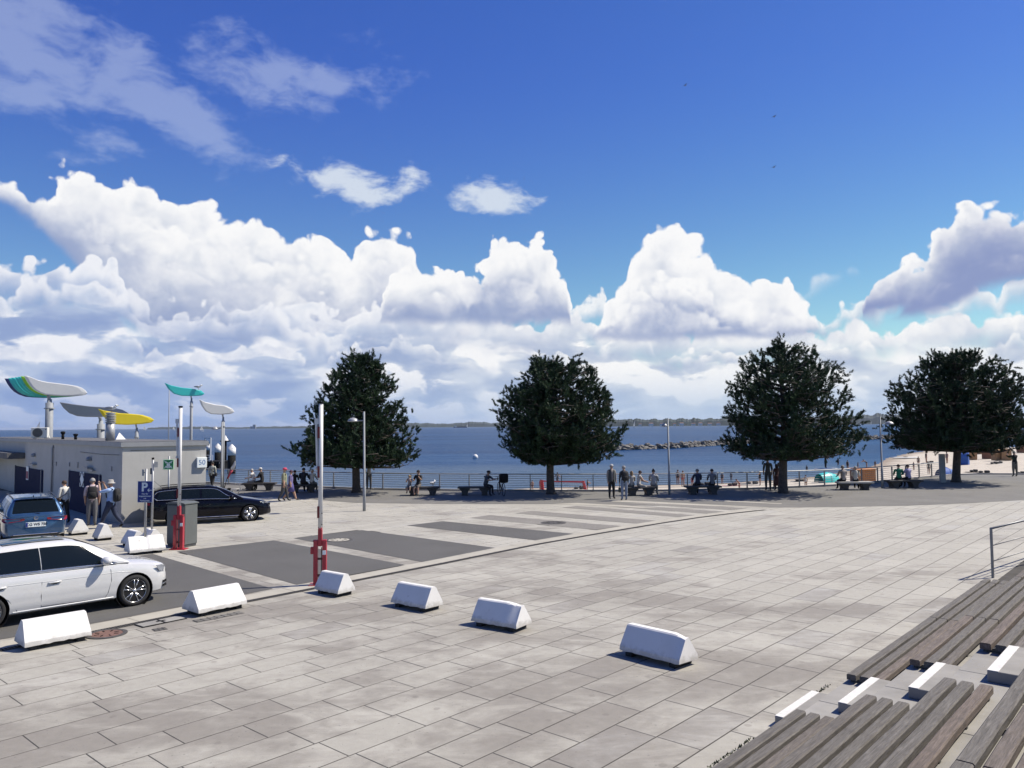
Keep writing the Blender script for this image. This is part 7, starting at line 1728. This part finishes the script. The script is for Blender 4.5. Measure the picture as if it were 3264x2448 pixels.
# breakwater
def breakwater():
    pts = [(1930, 1437, 1424), (1983, 1434.5, 1420), (2132, 1430, 1415), (2240, 1423, 1412), (2356, 1416, 1407), (2480, 1411, 1401), (2600, 1406, 1395), (2718, 1403, 1390), (2848, 1399, 1386), (2960, 1396, 1384)]
    base = [G(x, y, SEA) for x, y, _ in pts]; t = thing('breakwater', 'long low breakwater of piled grey boulders in the sea', 'breakwater', (base[0].x, base[0].y, SEA)); o = t.location.copy()
    rr = random.Random(9); meshes = []
    for k in range(8):
        me = bpy.data.meshes.new('boulder'); bm = bmesh.new(); bmesh.ops.create_icosphere(bm, subdivisions=1, radius=1)
        for v in bm.verts: v.co *= rr.uniform(0.68, 1.1)
        bm.to_mesh(me); bm.free(); me.materials.append(MAT['stone']); meshes.append(me)
    P = resample(base, 0.62); n = len(P); cnt = 0
    order = [(i, l) for i in range(n) for l in range(3)]; rr.shuffle(order); order = sorted(order[:560], key=lambda q: q[0])
    extra = MB()
    for i, l in order:
        p = P[i] + Vector((rr.uniform(-0.4, 0.4), (l * 0.9) + rr.uniform(-0.3, 0.3), 0)); s = rr.uniform(0.5, 0.95) * (1 if l < 2 else 0.85)
        z = SEA + (0.0, 0.55, 0.95)[l] + rr.uniform(-0.15, 0.2)
        if i < n * 0.62 and cnt < 300 and not (1 and rr.random() < 0.12):
            ob = bpy.data.objects.new('boulder', rr.choice(meshes)); COL.objects.link(ob); ob.parent = t; cnt += 1
            ob.location = (p.x - o.x, p.y - o.y, z - o.z); ob.scale = (s * rr.uniform(0.9, 1.5), s, s * rr.uniform(0.6, 0.9)); ob.rotation_euler = (rr.uniform(-0.4, 0.4), rr.uniform(-0.4, 0.4), rr.uniform(0, 6.28))
        else:
            me = rr.choice(meshes); extra.M = Matrix.Translation((p.x - o.x, p.y - o.y, z - o.z)) @ Euler((rr.uniform(-0.4, 0.4), rr.uniform(-0.4, 0.4), rr.uniform(0, 6.28))).to_matrix().to_4x4() @ Matrix.Diagonal((s * 1.2, s, s * 0.75, 1))
            extra.add([v.co for v in me.vertices], [tuple(pl.vertices) for pl in me.polygons])
    tag(extra.build('boulder_pile', MAT['stone'], t, fix=False), kind='stuff')
    core = MB()
    for a, b in zip(base[:-1], base[1:]): core.add([(a.x - o.x, a.y - o.y + 0.3, -0.6), (b.x - o.x, b.y - o.y + 0.3, -0.6), (b.x - o.x, b.y - o.y + 1.3, 0.75), (a.x - o.x, a.y - o.y + 1.3, 0.75), (a.x - o.x, a.y - o.y + 3.2, -0.6), (b.x - o.x, b.y - o.y + 3.2, -0.6)], [(0, 1, 2, 3), (3, 2, 5, 4)])
    core.build('core', MAT['stone'], t)
breakwater()
# sailing boats and other craft
def sailboat(px, base_y, top_y, lab, two=True, hull='white', dark=False, heel=0.0):
    d = FPX * (CAM_H - SEA) / max(4, base_y - (1358 - (px - 1632) * ROLL)); d = min(d, 5200); p = A(px, base_y, d); H = (base_y - top_y) / FPX * d
    t = thing('sailing_boat', lab, 'sailing boat', (p.x, d, SEA), 0, 'sailing boats on the bay'); L = H * 0.72
    t.rotation_euler = (0, heel, 0.85 + 0.2 * math.sin(px))
    m = MB(); prof = [(-0.5, 0.1), (-0.35, 0.15), (0.1, 0.15), (0.5, 0.0), (0.1, -0.15), (-0.35, -0.15), (-0.5, -0.1)]
    m.add([(x * L, y * L, 0.1 * L) for x, y in prof] + [(x * L * 0.85, y * L * 0.6, -0.03 * L) for x, y in prof], [tuple(range(7)), tuple(range(7, 14))[::-1]] + [(i, (i + 1) % 7, 7 + (i + 1) % 7, 7 + i) for i in range(7)]); m.build('hull', MAT[hull], t)
    m = MB(); m.tube([(0.05 * L, 0, 0.08 * L), (0.05 * L, 0, H)], 0.008 * L, 6); m.build('mast', MAT['steel'], t)
    sm_ = MAT['winggrey'] if dark else MAT['sail']
    m = MB(); q = [(0.03 * L, 0, 0.98 * H), (-0.12 * L, 0.03 * L, 0.7 * H), (-0.28 * L, 0.05 * L, 0.45 * H), (-0.42 * L, 0.05 * L, 0.2 * H), (0.03 * L, 0, 0.19 * H)]; m.plate(q, (0, 0.01 * L, 0)); m.build('mainsail', sm_, t)
    if two: m = MB(); m.plate([(0.07 * L, 0, 0.85 * H), (0.22 * L, 0.05 * L, 0.5 * H), (0.47 * L, 0.02 * L, 0.16 * H), (0.1 * L, 0.06 * L, 0.2 * H)], (0, 0.01 * L, 0)); m.build('jib', sm_, t)
for a in ((461, 1372, 1356, 'white sailing boat just right of the yellow wing canopy', True), (554, 1371, 1357, 'small sailing boat left of the raised left boom', True), (643, 1375, 1354, 'larger sailing boat right of the turquoise canopy column', True), (125, 1369, 1338, 'tall white sail rising behind the air conditioner', False), (211, 1369, 1363, 'tiny sail right of the air conditioner', False),
          (375, 1370, 1362, 'tiny sail left of the yellow wing canopy', False), (1175 - 384, 1363, 1357, 'tiny sail left of the first pine', False), (1490, 1360, 1346, 'grey sail beside the moored freighter', False), (2023, 1362, 1341, 'tall narrow white sail, leftmost of the pair right of the second pine', False), (2032, 1359, 1345, 'grey sail beside the tall narrow one', True),
          (1958, 1357, 1346, 'small sail close to the second pine', False), (2049, 1357, 1347, 'small sail right of the pair', False), (2194, 1356, 1343, 'sailing boat midway to the third pine', True), (2243, 1355, 1344, 'sailing boat nearest the third pine', True), (2125, 1356, 1345, 'small sail behind the lamp head', False), (2753, 1351, 1339, 'pale sail under the far wooded hill, left', False), (2777, 1351, 1340, 'pale sail under the far wooded hill, middle', False), (2830, 1351, 1341, 'pale sail under the far wooded hill, right', False)):
    sailboat(*a)
def freighter():
    d = 3600; p = A(1467, 1361, d); t = thing('freighter', 'dark low ship lying off the far shore', 'ship', (p.x, d, SEA)); L = 44 / FPX * d; h = L * 0.05
    m = MB(); m.plate([(-L / 2, 0, 0), (L * 0.48, 0, 0), (L / 2, 0, h * 1.6), (L * 0.4, 0, h), (-L * 0.5, 0, h)], (0, 9, 0)); m.build('hull', MAT['navy'], t)
    m = MB(); m.box((L * 0.1, 4, h * 1.3), (L * 0.6, 7, h * 0.8)); m.build('deck_cargo', MAT['darksteel'], t); m = MB(); m.box((-L * 0.36, 4, h * 2), (L * 0.1, 7, h * 2.2)); m.build('bridge', MAT['offwhite'], t); m = MB(); m.tube([(L * 0.2, 4, h), (L * 0.2, 4, h * 3.2)], 0.5, 5); m.build('mast', MAT['offwhite'], t)
freighter()
def buoy(px, py, lab):
    p = G(px, py, SEA); t = thing('buoy', lab, 'buoy', p); m = MB(); m.ball((0, 0, 0.25), 0.5, 12, 8); m.build('float', MAT['white'], t, True); m = MB(); m.tube([(0, 0, 0.7), (0, 0, 1.1)], 0.05, 6); m.build('top_ring', MAT['steel'], t)
buoy(1515, 1461, 'round white buoy floating left of the second pine')
# houses on the far right shore
rh = random.Random(4)
where = ['left of the lamp head', 'behind the lamp head', 'just right of the lamp head', 'midway between lamp head and third pine', 'nearest the third pine']
for i, px in enumerate((2000, 2040, 2075, 2108, 2150, 2172, 2210, 2232, 2262, 2290)):
    d = 3580; p = A(px, 1352, d); w = rh.uniform(11, 20); h = rh.uniform(7, 11)
    t = thing('far_house', 'small pale house on the far shore, number %s from the second pine' % ('first second third fourth fifth sixth seventh eighth ninth tenth'.split()[i]), 'house', (p.x, d, SEA + 2), rh.uniform(-0.4, 0.4), 'houses on the far shore')
    m = MB(); m.box((0, 0, h / 2), (w, 9, h)); m.build('wall', MAT['offwhite' if i % 3 else 'white'], t)
    m = MB(); m.plate([(-w / 2 - 0.5, -5, h), (-w / 2 - 0.5, 0, h + 4.5), (-w / 2 - 0.5, 5, h)], (w + 1, 0, 0)); m.build('roof', MAT['roofred'], t)
    for s in (-0.3, 0.0, 0.3): m = MB(); m.box((s * w, -4.55, h * 0.55), (1.4, 0.15, 1.8)); m.build('window', MAT['black'], t)
d = 6450; p = A(811, 1361, d); t = thing('far_tower_block', 'tiny pale tower block on the left far shore', 'building', (p.x, d, SEA)); m = MB(); m.box((0, 0, 16), (22, 15, 34)); m.build('tower', MAT['lampgrey'], t); m = MB(); m.box((-18, 0, 9), (30, 14, 20)); m.build('annex', MAT['lampgrey'], t)
# a few birds high in the sky
for px, py, lab in ((2184, 272, 'tiny dark bird high in the sky, upper one'), (2467, 372, 'tiny dark bird high in the sky, right one'), (2466, 533, 'tiny dark bird in the sky, lower one')):
    p = A(px, py, 90); t = thing('flying_bird', lab, 'bird', p, 0.4, 'birds in flight')
    m = MB(); m.ball((0, 0, 0), (0.16, 0.05, 0.05), 8, 5); m.build('body', MAT['darksteel'], t, True)
    m = MB()
    for s in (-1, 1): m.plate([(0.06, 0, 0.02), (0.04, s * 0.25, 0.1), (-0.04, s * 0.5, 0.05), (-0.06, s * 0.2, 0.06), (-0.05, 0, 0.02)], (0, 0, 0.012))
    m.build('wings', MAT['darksteel'], t)

# ------------------------------------------------------------------ thin sea haze
def haze():
    m = bpy.data.materials.new('sea_haze'); m.use_nodes = True; t = m.node_tree; t.nodes.clear()
    v = t.nodes.new('ShaderNodeVolumePrincipled'); o = t.nodes.new('ShaderNodeOutputMaterial'); t.links.new(v.outputs[0], o.inputs['Volume'])
    v.inputs['Color'].default_value = (0.72, 0.82, 1.0, 1); v.inputs['Density'].default_value = 0.000028; v.inputs['Anisotropy'].default_value = 0.2
    b = MB(); b.box((0, 21000, 38), (90400, 48400, 90)); h = b.build('haze', m); tag(h, kind='stuff'); return h
haze()
# render settings that keep the sampling cheap
SC.cycles.max_bounces = 5; SC.cycles.diffuse_bounces = 2; SC.cycles.glossy_bounces = 2; SC.cycles.transmission_bounces = 2; SC.cycles.volume_bounces = 0; SC.cycles.transparent_max_bounces = 4
SC.cycles.use_denoising = True; SC.cycles.use_adaptive_sampling = True; SC.cycles.adaptive_threshold = 0.012; SC.cycles.adaptive_min_samples = 10
